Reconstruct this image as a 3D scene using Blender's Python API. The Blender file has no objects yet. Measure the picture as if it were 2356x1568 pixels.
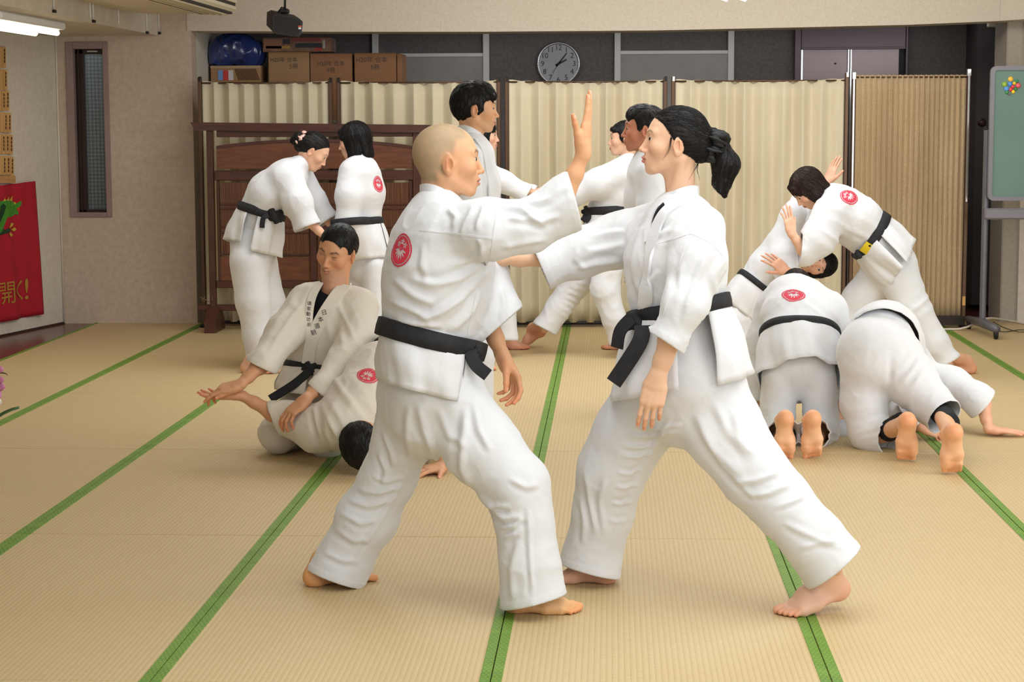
import bpy, math, random
import numpy as np
from mathutils import Vector, Matrix
from mathutils.bvhtree import BVHTree
random.seed(7)
rng = np.random.default_rng(7)
scene = bpy.context.scene
COL = scene.collection

# ------------------------------------------------------------------ camera
W, H = 2356, 1568
CAM = dict(F=4382.7, yaw=.051948, pitch=.113352, roll=-.003321, h=1.461565)
def cam_axes():
    y, p, ro = CAM['yaw'], CAM['pitch'], CAM['roll']
    f = np.array([-math.sin(y)*math.cos(p), math.cos(y)*math.cos(p), -math.sin(p)])
    r = np.array([math.cos(y), math.sin(y), 0.])
    u = np.cross(r, f)
    c, s = math.cos(ro), math.sin(ro)
    return c*r + s*u, -s*r + c*u, f
CR, CU, CF = cam_axes()
CPOS = np.array([0, 0, CAM['h']])
cam_data = bpy.data.cameras.new('camera')
cam_data.sensor_width = 36.0
cam_data.lens = CAM['F'] / W * 36.0
cam_data.clip_start = .05
cam_data.clip_end = 100
cam = bpy.data.objects.new('camera', cam_data)
cam.matrix_world = Matrix(((CR[0], CU[0], -CF[0], 0), (CR[1], CU[1], -CF[1], 0),
                           (CR[2], CU[2], -CF[2], CAM['h']), (0, 0, 0, 1)))
COL.objects.link(cam)
scene.camera = cam
def ray(px, py):
    return CR*((px-W/2)/CAM['F']) - CU*((py-H/2)/CAM['F']) + CF
def at(px, py, Y):                       # point at world depth Y seen at this place of the photograph
    d = ray(px, py)
    return CPOS + d*(Y/d[1])
def floor_at(px, py, z=0.):
    d = ray(px, py)
    return CPOS + d*((z-CPOS[2])/d[2])
def mpp(p):                              # metres per pixel at a point
    return float(np.dot(np.asarray(p)-CPOS, CF))/CAM['F']
def proj(P):
    q = np.atleast_2d(P)-CPOS
    d = q@CF
    return np.stack([W/2+CAM['F']*(q@CR)/d, H/2-CAM['F']*(q@CU)/d], 1)

# ------------------------------------------------------------------ light, exposure
world = bpy.data.worlds.new('world')
scene.world = world
world.use_nodes = True
bg = world.node_tree.nodes['Background']
bg.inputs[0].default_value = (.95, .97, 1., 1)
bg.inputs[1].default_value = .70
def area(name, loc, target, sx, sy, power, col):
    l = bpy.data.lights.new(name, 'AREA')
    l.shape = 'RECTANGLE'; l.size = sx; l.size_y = sy; l.energy = power; l.color = col
    o = bpy.data.objects.new(name, l)
    o.location = loc
    o.rotation_euler = (Vector(target)-Vector(loc)).to_track_quat('-Z', 'Y').to_euler()
    COL.objects.link(o)
    return o
area('window_daylight', (4.3, 1.6, 1.75), (0., 7.0, .9), 3.0, 1.6, 68, (.94, .975, 1.))
area('flash_bounce_light', (.7, 1.6, 2.45), (.2, 7.2, .4), 2.2, 1.6, 50, (.95, .98, 1.))
area('ceiling_light_front', (.9, 5.0, 2.62), (.9, 5.0, 0), 3.4, 2.6, 80, (.95, .98, 1.))
area('ceiling_light_back', (.0, 10.4, 2.62), (.0, 10.4, 0), 4.4, 2.4, 100, (.97, .985, 1.))
area('right_window_daylight', (4.25, 7.6, 1.6), (-1.2, 13.6, 1.5), 3.2, 1.5, 100, (.96, .985, 1.))
area('beam_fill_light', (.7, 12.2, 2.62), (.7, 13.95, 1.75), 4.2, .3, 30, (1., .985, .96))  # added fill, no fixture: brightens the beam and the screens below it
area('light_well_daylight', (-4.0, 14.28, 2.5), (-4.0, 14.5, 1.2), .5, .25, 9, (.92, .97, 1.))
area('alcove_fill_light', (.6, 15.2, 2.38), (.6, 15.2, 0), 4.5, .5, 11, (1., .98, .95))  # added fill without a fixture, lifts the dark grey wall behind the beam
vs = scene.view_settings
vs.view_transform = 'Standard'
vs.look = 'None'
vs.exposure = 0.0
vs.gamma = 1.0
vs.use_curve_mapping = False

# ------------------------------------------------------------------ materials
MATS = {}
def srgb(r, g, b):
    f = lambda c: ((c/255)/12.92 if c/255 <= .04045 else ((c/255+.055)/1.055)**2.4)
    return (f(r), f(g), f(b), 1.)
class NT:
    def __init__(s, name):
        s.m = bpy.data.materials.new(name); s.m.use_nodes = True
        s.t = s.m.node_tree
        s.b = s.t.nodes['Principled BSDF']
    def n(s, typ, **kw):
        x = s.t.nodes.new(typ)
        for k, v in kw.items():
            if k.startswith('_'): setattr(x, k[1:], v)
            else: x.inputs[k.replace('__', ' ')].default_value = v
        return x
    def l(s, a, b): s.t.links.new(a, b)
    def coord(s, which='Object', scale=(1, 1, 1), rot=(0, 0, 0)):
        tc = s.n('ShaderNodeTexCoord'); mp = s.n('ShaderNodeMapping')
        mp.inputs['Scale'].default_value = scale
        mp.inputs['Rotation'].default_value = rot
        s.l(tc.outputs[which], mp.inputs[0]); return mp.outputs[0]
    def noise(s, co, scale, detail=3., rough=.55):
        x = s.n('ShaderNodeTexNoise'); x.inputs['Scale'].default_value = scale
        x.inputs['Detail'].default_value = detail; x.inputs['Roughness'].default_value = rough
        s.l(co, x.inputs['Vector']); return x.outputs[0]
    def ramp(s, fac, stops):
        x = s.n('ShaderNodeValToRGB'); e = x.color_ramp.elements
        while len(e) < len(stops): e.new(.5)
        for i, (p, c) in enumerate(stops): e[i].position = p; e[i].color = c
        s.l(fac, x.inputs[0]); return x.outputs[0]
    def mix(s, fac, a, b, mode='MIX'):
        x = s.n('ShaderNodeMix'); x.data_type = 'RGBA'; x.blend_type = mode
        for v, i in ((fac, 0), (a, 6), (b, 7)):
            if hasattr(v, 'is_output'): s.l(v, x.inputs[i])
            else: x.inputs[i].default_value = v
        return x.outputs[2]
    def math(s, op, a, b=None):
        x = s.n('ShaderNodeMath'); x.operation = op
        for i, v in enumerate((a, b)):
            if v is None: continue
            if hasattr(v, 'is_output'): s.l(v, x.inputs[i])
            else: x.inputs[i].default_value = v
        return x.outputs[0]
    def bump(s, h, strength=.3, dist=.01):
        x = s.n('ShaderNodeBump'); x.inputs['Strength'].default_value = strength
        x.inputs['Distance'].default_value = dist
        s.l(h, x.inputs['Height']); s.l(x.outputs[0], s.b.inputs['Normal'])
    def col(s, v):
        if hasattr(v, 'is_output'): s.l(v, s.b.inputs['Base Color'])
        else: s.b.inputs['Base Color'].default_value = v
    def p(s, **kw):
        for k, v in kw.items(): s.b.inputs[k.replace('_', ' ')].default_value = v
        return s
def mat(name, rgb, rough=.6, metal=0., var=.08, scale=6., bump=0., bscale=60., spec=.4, stretch=(1, 1, 1), coat=0.):
    if name in MATS: return MATS[name]
    t = NT(name); c = srgb(*rgb)
    co = t.coord('Object', stretch)
    n = t.noise(co, scale)
    d = tuple(max(0, x*(1-var)) for x in c[:3])+(1,)
    l = tuple(min(1, x*(1+var)) for x in c[:3])+(1,)
    t.col(t.ramp(n, [(.3, d), (.7, l)]))
    t.p(Roughness=rough, Metallic=metal)
    t.b.inputs['Specular IOR Level'].default_value = spec
    if coat: t.b.inputs['Coat Weight'].default_value = coat
    if bump: t.bump(t.noise(co, bscale, 4.), bump, .006)
    MATS[name] = t.m
    return t.m

def m_tatami():
    t = NT('tatami_straw')
    tc = t.n('ShaderNodeTexCoord'); sp = t.n('ShaderNodeSeparateXYZ')
    oi = t.n('ShaderNodeObjectInfo')
    t.l(tc.outputs['Object'], sp.inputs[0])
    x, y = sp.outputs[0], sp.outputs[1]
    rib = t.math('SINE', t.math('MULTIPLY', x, 2*math.pi/.0165))
    co = t.coord('Object', (5, 60, 1))
    n1 = t.noise(co, 6., 3.)
    n2 = t.noise(t.coord('Object', (1, 1, 1)), 2.2, 3.)
    wv = t.noise(t.coord('Object', (60, 420, 1)), 1.0, 2.)
    c = t.ramp(n1, [(.25, srgb(196, 172, 126)), (.5, srgb(205, 183, 139)), (.78, srgb(213, 196, 158))])
    c = t.mix(t.math('MULTIPLY', n2, .35), c, srgb(199, 172, 124))
    c = t.mix(t.math('MULTIPLY', oi.outputs['Random'], .25), c, srgb(207, 180, 130))
    g = t.math('MULTIPLY', t.math('POWER', t.math('MULTIPLY', t.math('ADD', rib, 1.), .5), 6.), .35)
    c = t.mix(g, c, srgb(166, 136, 88))
    c = t.mix(t.math('MULTIPLY', t.ramp(wv, [(.60, (0, 0, 0, 1)), (.72, (1, 1, 1, 1))]), .3), c, srgb(218, 207, 176))
    t.col(c); t.p(Roughness=.52)
    t.b.inputs['Specular IOR Level'].default_value = .35
    h = t.math('ADD', t.math('MULTIPLY', rib, -.5), t.math('MULTIPLY', wv, .6))
    t.bump(h, .28, .0015)
    return t.m
def m_border():
    t = NT('tatami_border_cloth')
    tc = t.n('ShaderNodeTexCoord'); sp = t.n('ShaderNodeSeparateXYZ')
    t.l(tc.outputs['Object'], sp.inputs[0])
    x, y = sp.outputs[0], sp.outputs[1]
    def frac(v, per, off=0.):
        return t.math('SUBTRACT', t.math('FRACT', t.math('ADD', t.math('DIVIDE', v, per), off)), .5)
    def diam(ox, oy):
        a = t.math('ABSOLUTE', frac(x, .014, ox)); b = t.math('ABSOLUTE', frac(y, .036, oy))
        s = t.math('ADD', t.math('MULTIPLY', a, 1.1), t.math('MULTIPLY', b, 2.2))
        ring = t.math('ABSOLUTE', t.math('SUBTRACT', s, .26))
        return t.math('LESS_THAN', ring, .12)
    gold = t.math('MAXIMUM', diam(.0, .0), diam(.5, .5))
    n = t.noise(t.coord('Object'), 9., 3.)
    c = t.ramp(n, [(.3, srgb(84, 128, 42)), (.7, srgb(104, 148, 54))])
    nn = t.noise(t.coord('Object'), 160., 2.)
    c = t.mix(t.math('MULTIPLY', gold, t.math('MULTIPLY', nn, 1.1)), c, srgb(170, 172, 52))
    t.col(c); t.p(Roughness=.6)
    t.bump(t.noise(t.coord('Object'), 500., 2.), .2, .001)
    return t.m
def m_plaster(name, a, b, sc=14., bump=.25):
    t = NT(name); co = t.coord('Object')
    n = t.noise(co, sc, 5., .65); n2 = t.noise(co, 1.1, 3.)
    c = t.ramp(n, [(.3, srgb(*a)), (.7, srgb(*b))])
    c = t.mix(t.math('MULTIPLY', n2, .3), c, srgb(*a))
    t.col(c); t.p(Roughness=.85); t.bump(t.noise(co, sc*6, 4., .7), bump, .004)
    return t.m
def m_wood(name, a, b, stretch=(2, 40, 40), rough=.4, scale=2.):
    t = NT(name); co = t.coord('Object', stretch)
    n = t.noise(co, scale, 5., .6)
    t.col(t.ramp(n, [(.3, srgb(*a)), (.7, srgb(*b))]))
    t.p(Roughness=rough); t.bump(n, .12, .003)
    return t.m
def m_reed():
    t = NT('reed_panel')
    tc = t.n('ShaderNodeTexCoord'); sp = t.n('ShaderNodeSeparateXYZ'); t.l(tc.outputs['Object'], sp.inputs[0])
    n = t.noise(t.coord('Object', (130, 130, 3)), 1., 3.)
    t.col(t.ramp(n, [(.3, srgb(74, 40, 22)), (.55, srgb(104, 62, 34)), (.75, srgb(132, 88, 50))]))
    w = t.math('SINE', t.math('MULTIPLY', sp.outputs[0], 2*math.pi/.0085))
    t.p(Roughness=.5); t.bump(w, .5, .003)
    return t.m
def m_screen_cloth(name, a, b, weave=0.):
    t = NT(name); co = t.coord('Object', (1, 1, .25))
    n = t.noise(co, 5., 3.)
    c = t.ramp(n, [(.3, srgb(*a)), (.7, srgb(*b))])
    if weave:
        c = t.mix(t.math('MULTIPLY', t.ramp(t.noise(t.coord('Object', (1, 1, 1)), 220., 2.), [(.4, (0, 0, 0, 1)), (.6, (1, 1, 1, 1))]), weave), c, srgb(120, 92, 60))
    t.col(c); t.p(Roughness=.8); t.b.inputs['Sheen Weight'].default_value = .15
    t.bump(t.noise(t.coord('Object'), 300., 2.), .12, .002)
    return t.m
def m_glass():
    t = NT('wired_patterned_glass')
    tc = t.n('ShaderNodeTexCoord'); sp = t.n('ShaderNodeSeparateXYZ'); t.l(tc.outputs['Object'], sp.inputs[0])
    u = t.math('ADD', sp.outputs[0], sp.outputs[2]); v = t.math('SUBTRACT', sp.outputs[0], sp.outputs[2])
    d = t.math('MULTIPLY', t.math('SINE', t.math('MULTIPLY', u, 2*math.pi/.055)), t.math('SINE', t.math('MULTIPLY', v, 2*math.pi/.055)))
    f = t.math('MULTIPLY', t.math('ADD', d, 1.), .5)
    t.col(t.mix(f, srgb(120, 130, 134), srgb(176, 186, 188)))
    t.p(Roughness=.25); t.b.inputs['Transmission Weight'].default_value = .75
    t.bump(d, .35, .004)
    return t.m
def m_vcol(name, rough=.5, sss=0., bump=.0, bscale=400., spec=.4, attr='Col'):
    t = NT(name); a = t.n('ShaderNodeAttribute'); a.attribute_name = attr
    n = t.noise(t.coord('Object'), 45., 4.)
    c = t.mix(t.math('MULTIPLY', n, .13), a.outputs['Color'], (.55, .20, .12, 1)) if sss else a.outputs['Color']
    t.col(c); t.p(Roughness=rough); t.b.inputs['Specular IOR Level'].default_value = spec
    if sss:
        t.b.inputs['Subsurface Weight'].default_value = sss
        t.b.inputs['Subsurface Radius'].default_value = (.012, .005, .003)
        t.b.inputs['Subsurface Scale'].default_value = .6
    if bump: t.bump(t.noise(t.coord('Object'), bscale, 3.), bump, .0015)
    return t.m
def m_gi(name, rgb, rgb2):
    t = NT(name); co = t.coord('Object')
    n = t.noise(co, 3.5, 4.)
    t.col(t.ramp(n, [(.3, srgb(*rgb2)), (.7, srgb(*rgb))]))
    t.p(Roughness=.82); t.b.inputs['Specular IOR Level'].default_value = .2
    t.b.inputs['Sheen Weight'].default_value = .25
    # fine wrinkles: warped stretched noise + weave
    w = t.noise(co, 9., 3., .5)
    cm = t.mix(.12, co, w, 'ADD')
    f1 = t.noise(cm, 17., 3., .5)
    weave = t.noise(co, 520., 2.)
    h = t.math('ADD', t.math('MULTIPLY', f1, 1.0), t.math('MULTIPLY', weave, .05))
    t.bump(h, .17, .016)
    return t.m
def m_hair(name, a, b, rough=.38):
    t = NT(name)
    n = t.noise(t.coord('Object', (70, 70, 5)), 3., 4., .6)
    t.col(t.ramp(n, [(.35, srgb(*a)), (.7, srgb(*b))]))
    t.p(Roughness=.5); t.b.inputs['Specular IOR Level'].default_value = .28
    t.bump(n, .35, .003)
    return t.m
def m_belt():
    t = NT('black_belt_cotton'); co = t.coord('Object')
    n = t.noise(co, 30., 3.)
    t.col(t.ramp(n, [(.3, srgb(17, 18, 22)), (.7, srgb(32, 33, 39))]))
    t.p(Roughness=.75); t.bump(t.noise(co, 350., 2.), .35, .002)
    return t.m
def m_emit(name, rgb, s):
    t = NT(name); t.col(srgb(*rgb)); t.b.inputs['Emission Color'].default_value = srgb(*rgb)
    t.b.inputs['Emission Strength'].default_value = s
    return t.m

# ------------------------------------------------------------------ objects
def link(o, parent=None):
    COL.objects.link(o)
    if parent is not None: o.parent = parent
    return o
def tag(o, label=None, cat=None, group=None, kind=None):
    if label: o['label'] = label
    if cat: o['category'] = cat
    if group: o['group'] = group
    if kind: o['kind'] = kind
    return o
def empty(name, loc, label=None, cat=None, group=None):
    o = bpy.data.objects.new(name, None); o.location = loc; o.empty_display_size = .1
    link(o); return tag(o, label, cat, group)
def obj(name, V, Fc, m, parent=None, smooth=False, origin=None):
    """one mesh object; origin (world) becomes its local origin"""
    V = np.asarray(V, dtype=np.float64)
    po = np.zeros(3)
    if origin is None:
        origin = (V.min(0)+V.max(0))/2 if parent is None else None
    if origin is None: origin = np.array([V[:, 0].mean(), V[:, 1].mean(), V[:, 2].mean()])
    origin = np.asarray(origin, float)
    me = bpy.data.meshes.new(name)
    me.from_pydata([tuple(v) for v in (V-origin)], [], [tuple(int(i) for i in f) for f in Fc])
    me.materials.append(m)
    if smooth: me.polygons.foreach_set('use_smooth', [True]*len(me.polygons))
    me.update()
    o = bpy.data.objects.new(name, me)
    link(o)
    o.location = origin
    if parent is not None: set_parent(o, parent)
    return o
def set_parent(o, parent):
    bpy_m = parent_world(parent)
    loc = o.matrix_basis.copy()
    o.parent = parent
    o.matrix_parent_inverse = Matrix.Identity(4)
    o.matrix_basis = bpy_m.inverted() @ loc
def parent_world(p):
    m = p.matrix_basis.copy()
    while p.parent is not None:
        p = p.parent; m = p.matrix_basis @ m
    return m
class MB:
    def __init__(s): s.V = []; s.F = []
    def add(s, V, F):
        o = len(s.V); s.V += [tuple(v) for v in V]; s.F += [tuple(i+o for i in f) for f in F]; return s
    def box(s, lo, hi, bev=0.):
        x0, y0, z0 = lo; x1, y1, z1 = hi
        if bev <= 0:
            V = [(x0, y0, z0), (x1, y0, z0), (x1, y1, z0), (x0, y1, z0), (x0, y0, z1), (x1, y0, z1), (x1, y1, z1), (x0, y1, z1)]
            return s.add(V, [(0, 3, 2, 1), (4, 5, 6, 7), (0, 1, 5, 4), (1, 2, 6, 5), (2, 3, 7, 6), (3, 0, 4, 7)])
        b = min(bev, (x1-x0)/2.01, (y1-y0)/2.01, (z1-z0)/2.01)
        V = []; idx = {}
        for i, cx in enumerate((x0, x1)):
            for j, cy in enumerate((y0, y1)):
                for k, cz in enumerate((z0, z1)):
                    sx, sy, sz = (1 if i == 0 else -1), (1 if j == 0 else -1), (1 if k == 0 else -1)
                    for a, d in enumerate(((0, b, b), (b, 0, b), (b, b, 0))):
                        idx[(i, j, k, a)] = len(V); V.append((cx+sx*d[0], cy+sy*d[1], cz+sz*d[2]))
        F = []
        g = lambda i, j, k, a: idx[(i, j, k, a)]
        for i in (0, 1):
            F.append([g(i, 0, 0, 0), g(i, 0, 1, 0), g(i, 1, 1, 0), g(i, 1, 0, 0)][::(1 if i == 0 else -1)])
            F.append([g(0, i, 0, 1), g(1, i, 0, 1), g(1, i, 1, 1), g(0, i, 1, 1)][::(1 if i == 0 else -1)])
            F.append([g(0, 0, i, 2), g(0, 1, i, 2), g(1, 1, i, 2), g(1, 0, i, 2)][::(1 if i == 0 else -1)])
        for i in (0, 1):
            for j in (0, 1):
                F.append([g(i, j, 0, 0), g(i, j, 1, 0), g(i, j, 1, 1), g(i, j, 0, 1)][::(-1 if i == j else 1)])
                F.append([g(i, 0, j, 0), g(i, 1, j, 0), g(i, 1, j, 2), g(i, 0, j, 2)][::(1 if i == j else -1)])
                F.append([g(0, i, j, 1), g(1, i, j, 1), g(1, i, j, 2), g(0, i, j, 2)][::(-1 if i == j else 1)])
        for i in (0, 1):
            for j in (0, 1):
                for k in (0, 1):
                    F.append([g(i, j, k, 0), g(i, j, k, 1), g(i, j, k, 2)][::(1 if (i+j+k) % 2 == 0 else -1)])
        return s.add(V, F)
    def tube(s, pts, r, n=10, caps=True):
        pts = np.asarray(pts, float)
        rs = np.full(len(pts), r) if np.isscalar(r) else np.asarray(r, float)
        o = len(s.V); T = np.gradient(pts, axis=0); T /= np.linalg.norm(T, axis=1)[:, None]+1e-12
        ref = np.array([0, 0, 1.]) if abs(T[0][2]) < .9 else np.array([1., 0, 0])
        a = np.cross(T[0], ref); a /= np.linalg.norm(a)
        for i, p in enumerate(pts):
            a = a - T[i]*np.dot(a, T[i]); a /= np.linalg.norm(a)+1e-12; b = np.cross(T[i], a)
            for k in range(n):
                q = 2*math.pi*k/n; s.V.append(tuple(p+rs[i]*(a*math.cos(q)+b*math.sin(q))))
        for i in range(len(pts)-1):
            for k in range(n):
                k2 = (k+1) % n
                s.F.append((o+i*n+k, o+i*n+k2, o+(i+1)*n+k2, o+(i+1)*n+k))
        if caps:
            s.F.append(tuple(o+k for k in range(n))[::-1]); s.F.append(tuple(o+(len(pts)-1)*n+k for k in range(n)))
        return s
    def prism(s, poly, axis, thick):
        """poly: list of 3-d points (planar), extruded by vector axis*thick"""
        P = [np.asarray(p, float) for p in poly]; d = np.asarray(axis, float)*thick; n = len(P); o = len(s.V)
        s.V += [tuple(p) for p in P]+[tuple(p+d) for p in P]
        s.F.append(tuple(o+i for i in range(n))[::-1]); s.F.append(tuple(o+n+i for i in range(n)))
        for i in range(n):
            j = (i+1) % n; s.F.append((o+i, o+j, o+n+j, o+n+i))
        return s
    def lathe(s, prof, c, axis=(0, 0, 1), n=24):
        c = np.asarray(c, float); ax = np.asarray(axis, float); ax /= np.linalg.norm(ax)
        ref = np.array([1., 0, 0]) if abs(ax[0]) < .9 else np.array([0, 1., 0])
        a = np.cross(ax, ref); a /= np.linalg.norm(a); b = np.cross(ax, a); o = len(s.V)
        for (r, z) in prof:
            for k in range(n):
                q = 2*math.pi*k/n; s.V.append(tuple(c+ax*z+r*(a*math.cos(q)+b*math.sin(q))))
        for i in range(len(prof)-1):
            for k in range(n):
                k2 = (k+1) % n; s.F.append((o+i*n+k, o+i*n+k2, o+(i+1)*n+k2, o+(i+1)*n+k))
        s.F.append(tuple(o+k for k in range(n))[::-1]); s.F.append(tuple(o+(len(prof)-1)*n+k for k in range(n)))
        return s
    def build(s, name, m, parent=None, smooth=False, origin=None):
        return obj(name, s.V, s.F, m, parent, smooth, origin)
def shade_auto(o, ang=35):
    me = o.data
    me.polygons.foreach_set('use_smooth', [True]*len(me.polygons))
    try: me.set_sharp_from_angle(angle=math.radians(ang))
    except Exception: pass
    return o
def text_mesh(s, size, font_space=1.):
    """outline of a short text as flat triangles in the x-z plane (x right, z up), centred"""
    cu = bpy.data.curves.new('lettering', 'FONT'); cu.body = s; cu.size = size
    cu.align_x = 'CENTER'; cu.align_y = 'CENTER'; cu.resolution_u = 2
    cu.space_line = .9
    o = bpy.data.objects.new('lettering', cu); COL.objects.link(o)
    dg = bpy.context.evaluated_depsgraph_get()
    me = bpy.data.meshes.new_from_object(o.evaluated_get(dg))
    V = np.array([v.co[:] for v in me.vertices]).reshape(-1, 3)
    Fc = [tuple(p.vertices) for p in me.polygons]
    bpy.data.objects.remove(o); bpy.data.curves.remove(cu); bpy.data.meshes.remove(me)
    return (V[:, [0, 2, 1]] if len(V) else V), Fc
# ================================================================== setting
M = {}
M['tatami'] = m_tatami(); M['border'] = m_border()
M['wall'] = m_plaster('cream_pink_wallpaper', (190, 170, 152), (212, 195, 177), 26.)
M['wall_l'] = m_plaster('off_white_wallpaper', (206, 198, 184), (222, 215, 203), 26.)
M['beam'] = m_plaster('beige_speckled_wallpaper', (203, 192, 174), (219, 210, 194), 60., .15)
M['grey_wall'] = m_plaster('dark_grey_wallpaper', (98, 94, 94), (124, 119, 118), 40., .2)
M['pillar'] = m_plaster('taupe_wallpaper', (168, 158, 145), (186, 176, 163), 40.)
M['white_paint'] = mat('white_painted_metal', (228, 228, 228), .45, var=.03)
M['ceil'] = mat('ceiling_board', (206, 200, 188), .9)
M['dark_wood_floor'] = m_wood('varnished_dark_floor_wood', (82, 40, 34), (104, 56, 48), (3, 3, 30), .22)
M['screen_frame'] = mat('brown_anodised_post', (100, 76, 60), .38, .5, var=.1)
M['screen_cloth'] = m_screen_cloth('cream_screen_cloth', (206, 194, 164), (220, 209, 182))
M['screen_cloth2'] = m_screen_cloth('beige_woven_screen_cloth', (186, 160, 122), (204, 180, 142), .35)
M['black'] = mat('black_plastic', (24, 24, 26), .5)
M['chrome'] = mat('bright_metal', (205, 205, 208), .22, .9, var=.03)
M['tsu_wood'] = m_wood('reddish_dark_wood', (64, 34, 26), (88, 50, 38), (30, 30, 3), .38)
M['tsu_woodh'] = m_wood('reddish_dark_wood_rail', (64, 34, 26), (88, 50, 38), (3, 30, 30), .38)
M['tsu_panel'] = m_wood('red_brown_wood_panel', (90, 50, 31), (122, 72, 44), (3, 30, 24), .36)
M['reed'] = m_reed()
M['card'] = mat('brown_cardboard', (164, 128, 92), .85, var=.06, scale=3.)
M['card2'] = mat('darker_cardboard', (150, 108, 76), .85, var=.06, scale=3.)
M['ink'] = mat('marker_ink', (70, 64, 58), .8)

XW = lambda px, Y=13.95: at(px, 400, Y)[0]
YW = 13.95
FL = empty('floor', (0, 7, 0)); tag(FL, kind='structure')
# floor slab under the mats
MB().box((-5.2, -1.2, -.12), (5.2, 16.6, -.052)).build('floor_slab', M['dark_wood_floor'], FL)
# wooden board strip along the left wall
MB().box((-5.2, -1.2, -.05), (-3.842, 13.95, -.006), .003).build('plank', M['dark_wood_floor'], FL)
X0, D0 = -.314637, 6.652785
cols = [(-3.838, X0-2.7)]+[(X0+.9*n, X0+.9*(n+1)) for n in range(-3, 5)]
mesh_cache = {}
def shared(name, key, make, m):
    if key not in mesh_cache:
        b = make(); me = bpy.data.meshes.new(name); me.from_pydata(b.V, [], b.F); me.materials.append(m); mesh_cache[key] = me
    return mesh_cache[key]
for ci, (xa, xb) in enumerate(cols):
    for k in range(-4, 5):
        ya, yb = D0+1.8*k, D0+1.8*(k+1)
        yb = min(yb, 14.35)
        if ya > 14.3: continue
        w, l = xb-xa-.003, yb-ya-.003
        me = shared('tatami_mat', ('mat', round(w, 4), round(l, 4)), lambda: MB().box((-w/2, -l/2, -.05), (w/2, l/2, 0), .004), M['tatami'])
        o = bpy.data.objects.new('tatami_mat', me); link(o)
        dz = random.uniform(-.0008, 0)
        o.location = ((xa+xb)/2, (ya+yb)/2, dz); set_parent(o, FL)
        for sx in (-1, 1):
            bm_ = shared('border', ('bord', round(l, 4)), lambda: MB().box((-.0142, -l/2, -.02), (.0142, l/2, .0016), .001), M['border'])
            b = bpy.data.objects.new('border', bm_); link(b)
            b.location = ((xa+xb)/2+sx*(w/2-.0142), (ya+yb)/2, dz+.0002); set_parent(b, o)

# walls -------------------------------------------------------------
def struct(o): return tag(o, kind='structure')
xc = XW(136)                                     # room corner
xe = XW(447)                                     # right edge of the window wall
wl, wr, wt, wb = XW(160), XW(256), at(205, 96, YW)[2], at(205, 499, YW)[2]
b = MB(); T = .16
b.box((xc-.3, YW, -.06), (wl, YW+T, 2.7)).box((wr, YW, -.06), (xe, YW+T, 2.7)).box((wl, YW, -.06), (wr, YW+T, wb)).box((wl, YW, wt), (wr, YW+T, 2.7))
wall_back = struct(b.build('wall_back', M['wall']))
# oblique left wall
d = np.array([-.208, -.978]); d /= np.linalg.norm(d); n_ = np.array([-d[1], d[0]])*-1
c0 = np.array([xc, YW]); c1 = c0+d*15.
th = np.array([-.15, .03])
P = [(*c0, -.06), (*c1, -.06), (*(c1+th), -.06), (*(c0+th), -.06)]
wall_left = struct(MB().prism(P, (0, 0, 1), 2.8).build('wall_left', M['wall_l']))
def lw(px, py):                                   # point on the left wall seen at a pixel
    dr = ray(px, py); nn = np.array([d[1], -d[0]])
    t = np.dot(c0-CPOS[:2], nn)/np.dot(dr[:2], nn); return CPOS+dr*t
LWN = np.array([-d[1], d[0], 0.]); LWN = LWN if LWN[0] > 0 else -LWN
LWD = np.array([d[0], d[1], 0.])
struct(MB().prism([(*c0, -.05), (*c1, -.05), (*(c1+LWN[:2]*.012), -.05), (*(c0+LWN[:2]*.012), -.05)], (0, 0, 1), .058).build('baseboard_left', mat('dark_baseboard', (60, 38, 34), .5)))
# corner bead
struct(MB().tube([(xc+.006, YW-.006, 0), (xc+.006, YW-.006, 2.6)], .007, 8).build('trim_1', mat('pale_corner_bead', (226, 216, 202), .6), smooth=True))
# window
win = empty('window_1', ((wl+wr)/2, YW, wb)); tag(win, kind='structure')
mf = mat('mauve_painted_frame', (150, 128, 124), .5)
mb_ = mat('dark_bronze_sash', (58, 42, 36), .4, .3)
fw = .052
b = MB().box((wl, YW-.016, wb), (wl+fw, YW+T, wt), .003).box((wr-fw*.75, YW-.016, wb), (wr, YW+T, wt), .003)
b.box((wl+fw, YW-.016, wt-fw), (wr-fw*.75, YW+T, wt), .003).box((wl+fw, YW-.016, wb), (wr-fw*.75, YW+T, wb+.035), .003)
b.build('window_frame', mf, win)
il, ir, ib, it = wl+fw, wr-fw*.75, wb+.035, wt-fw
b = MB().box((il, YW+.05, ib), (il+.06, YW+.12, it), .004).box((ir-.012, YW+.05, ib), (ir, YW+.12, it), .003)
b.box((il, YW+.05, it-.035), (ir, YW+.12, it), .003).box((il, YW+.05, ib), (ir, YW+.12, ib+.018), .003)
b.box((il+.022, YW+.03, ib), (il+.032, YW+.06, it), .002)
b.build('sash', mb_, win)
MB().box((il+.05, YW+.08, ib+.01), (ir-.006, YW+.09, it-.03)).build('window_pane', m_glass(), win)
MB().box((il+.09, YW+.045, it-.022), (ir-.05, YW+.052, it-.01), .002).build('window_catch', M['chrome'], win)
# a shaded light well behind the window
struct(MB().box((wl-.3, YW+.6, .2), (wr+.3, YW+.65, 2.6)).build('wall_outside', mat('outer_wall', (150, 156, 158), .9)))

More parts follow.
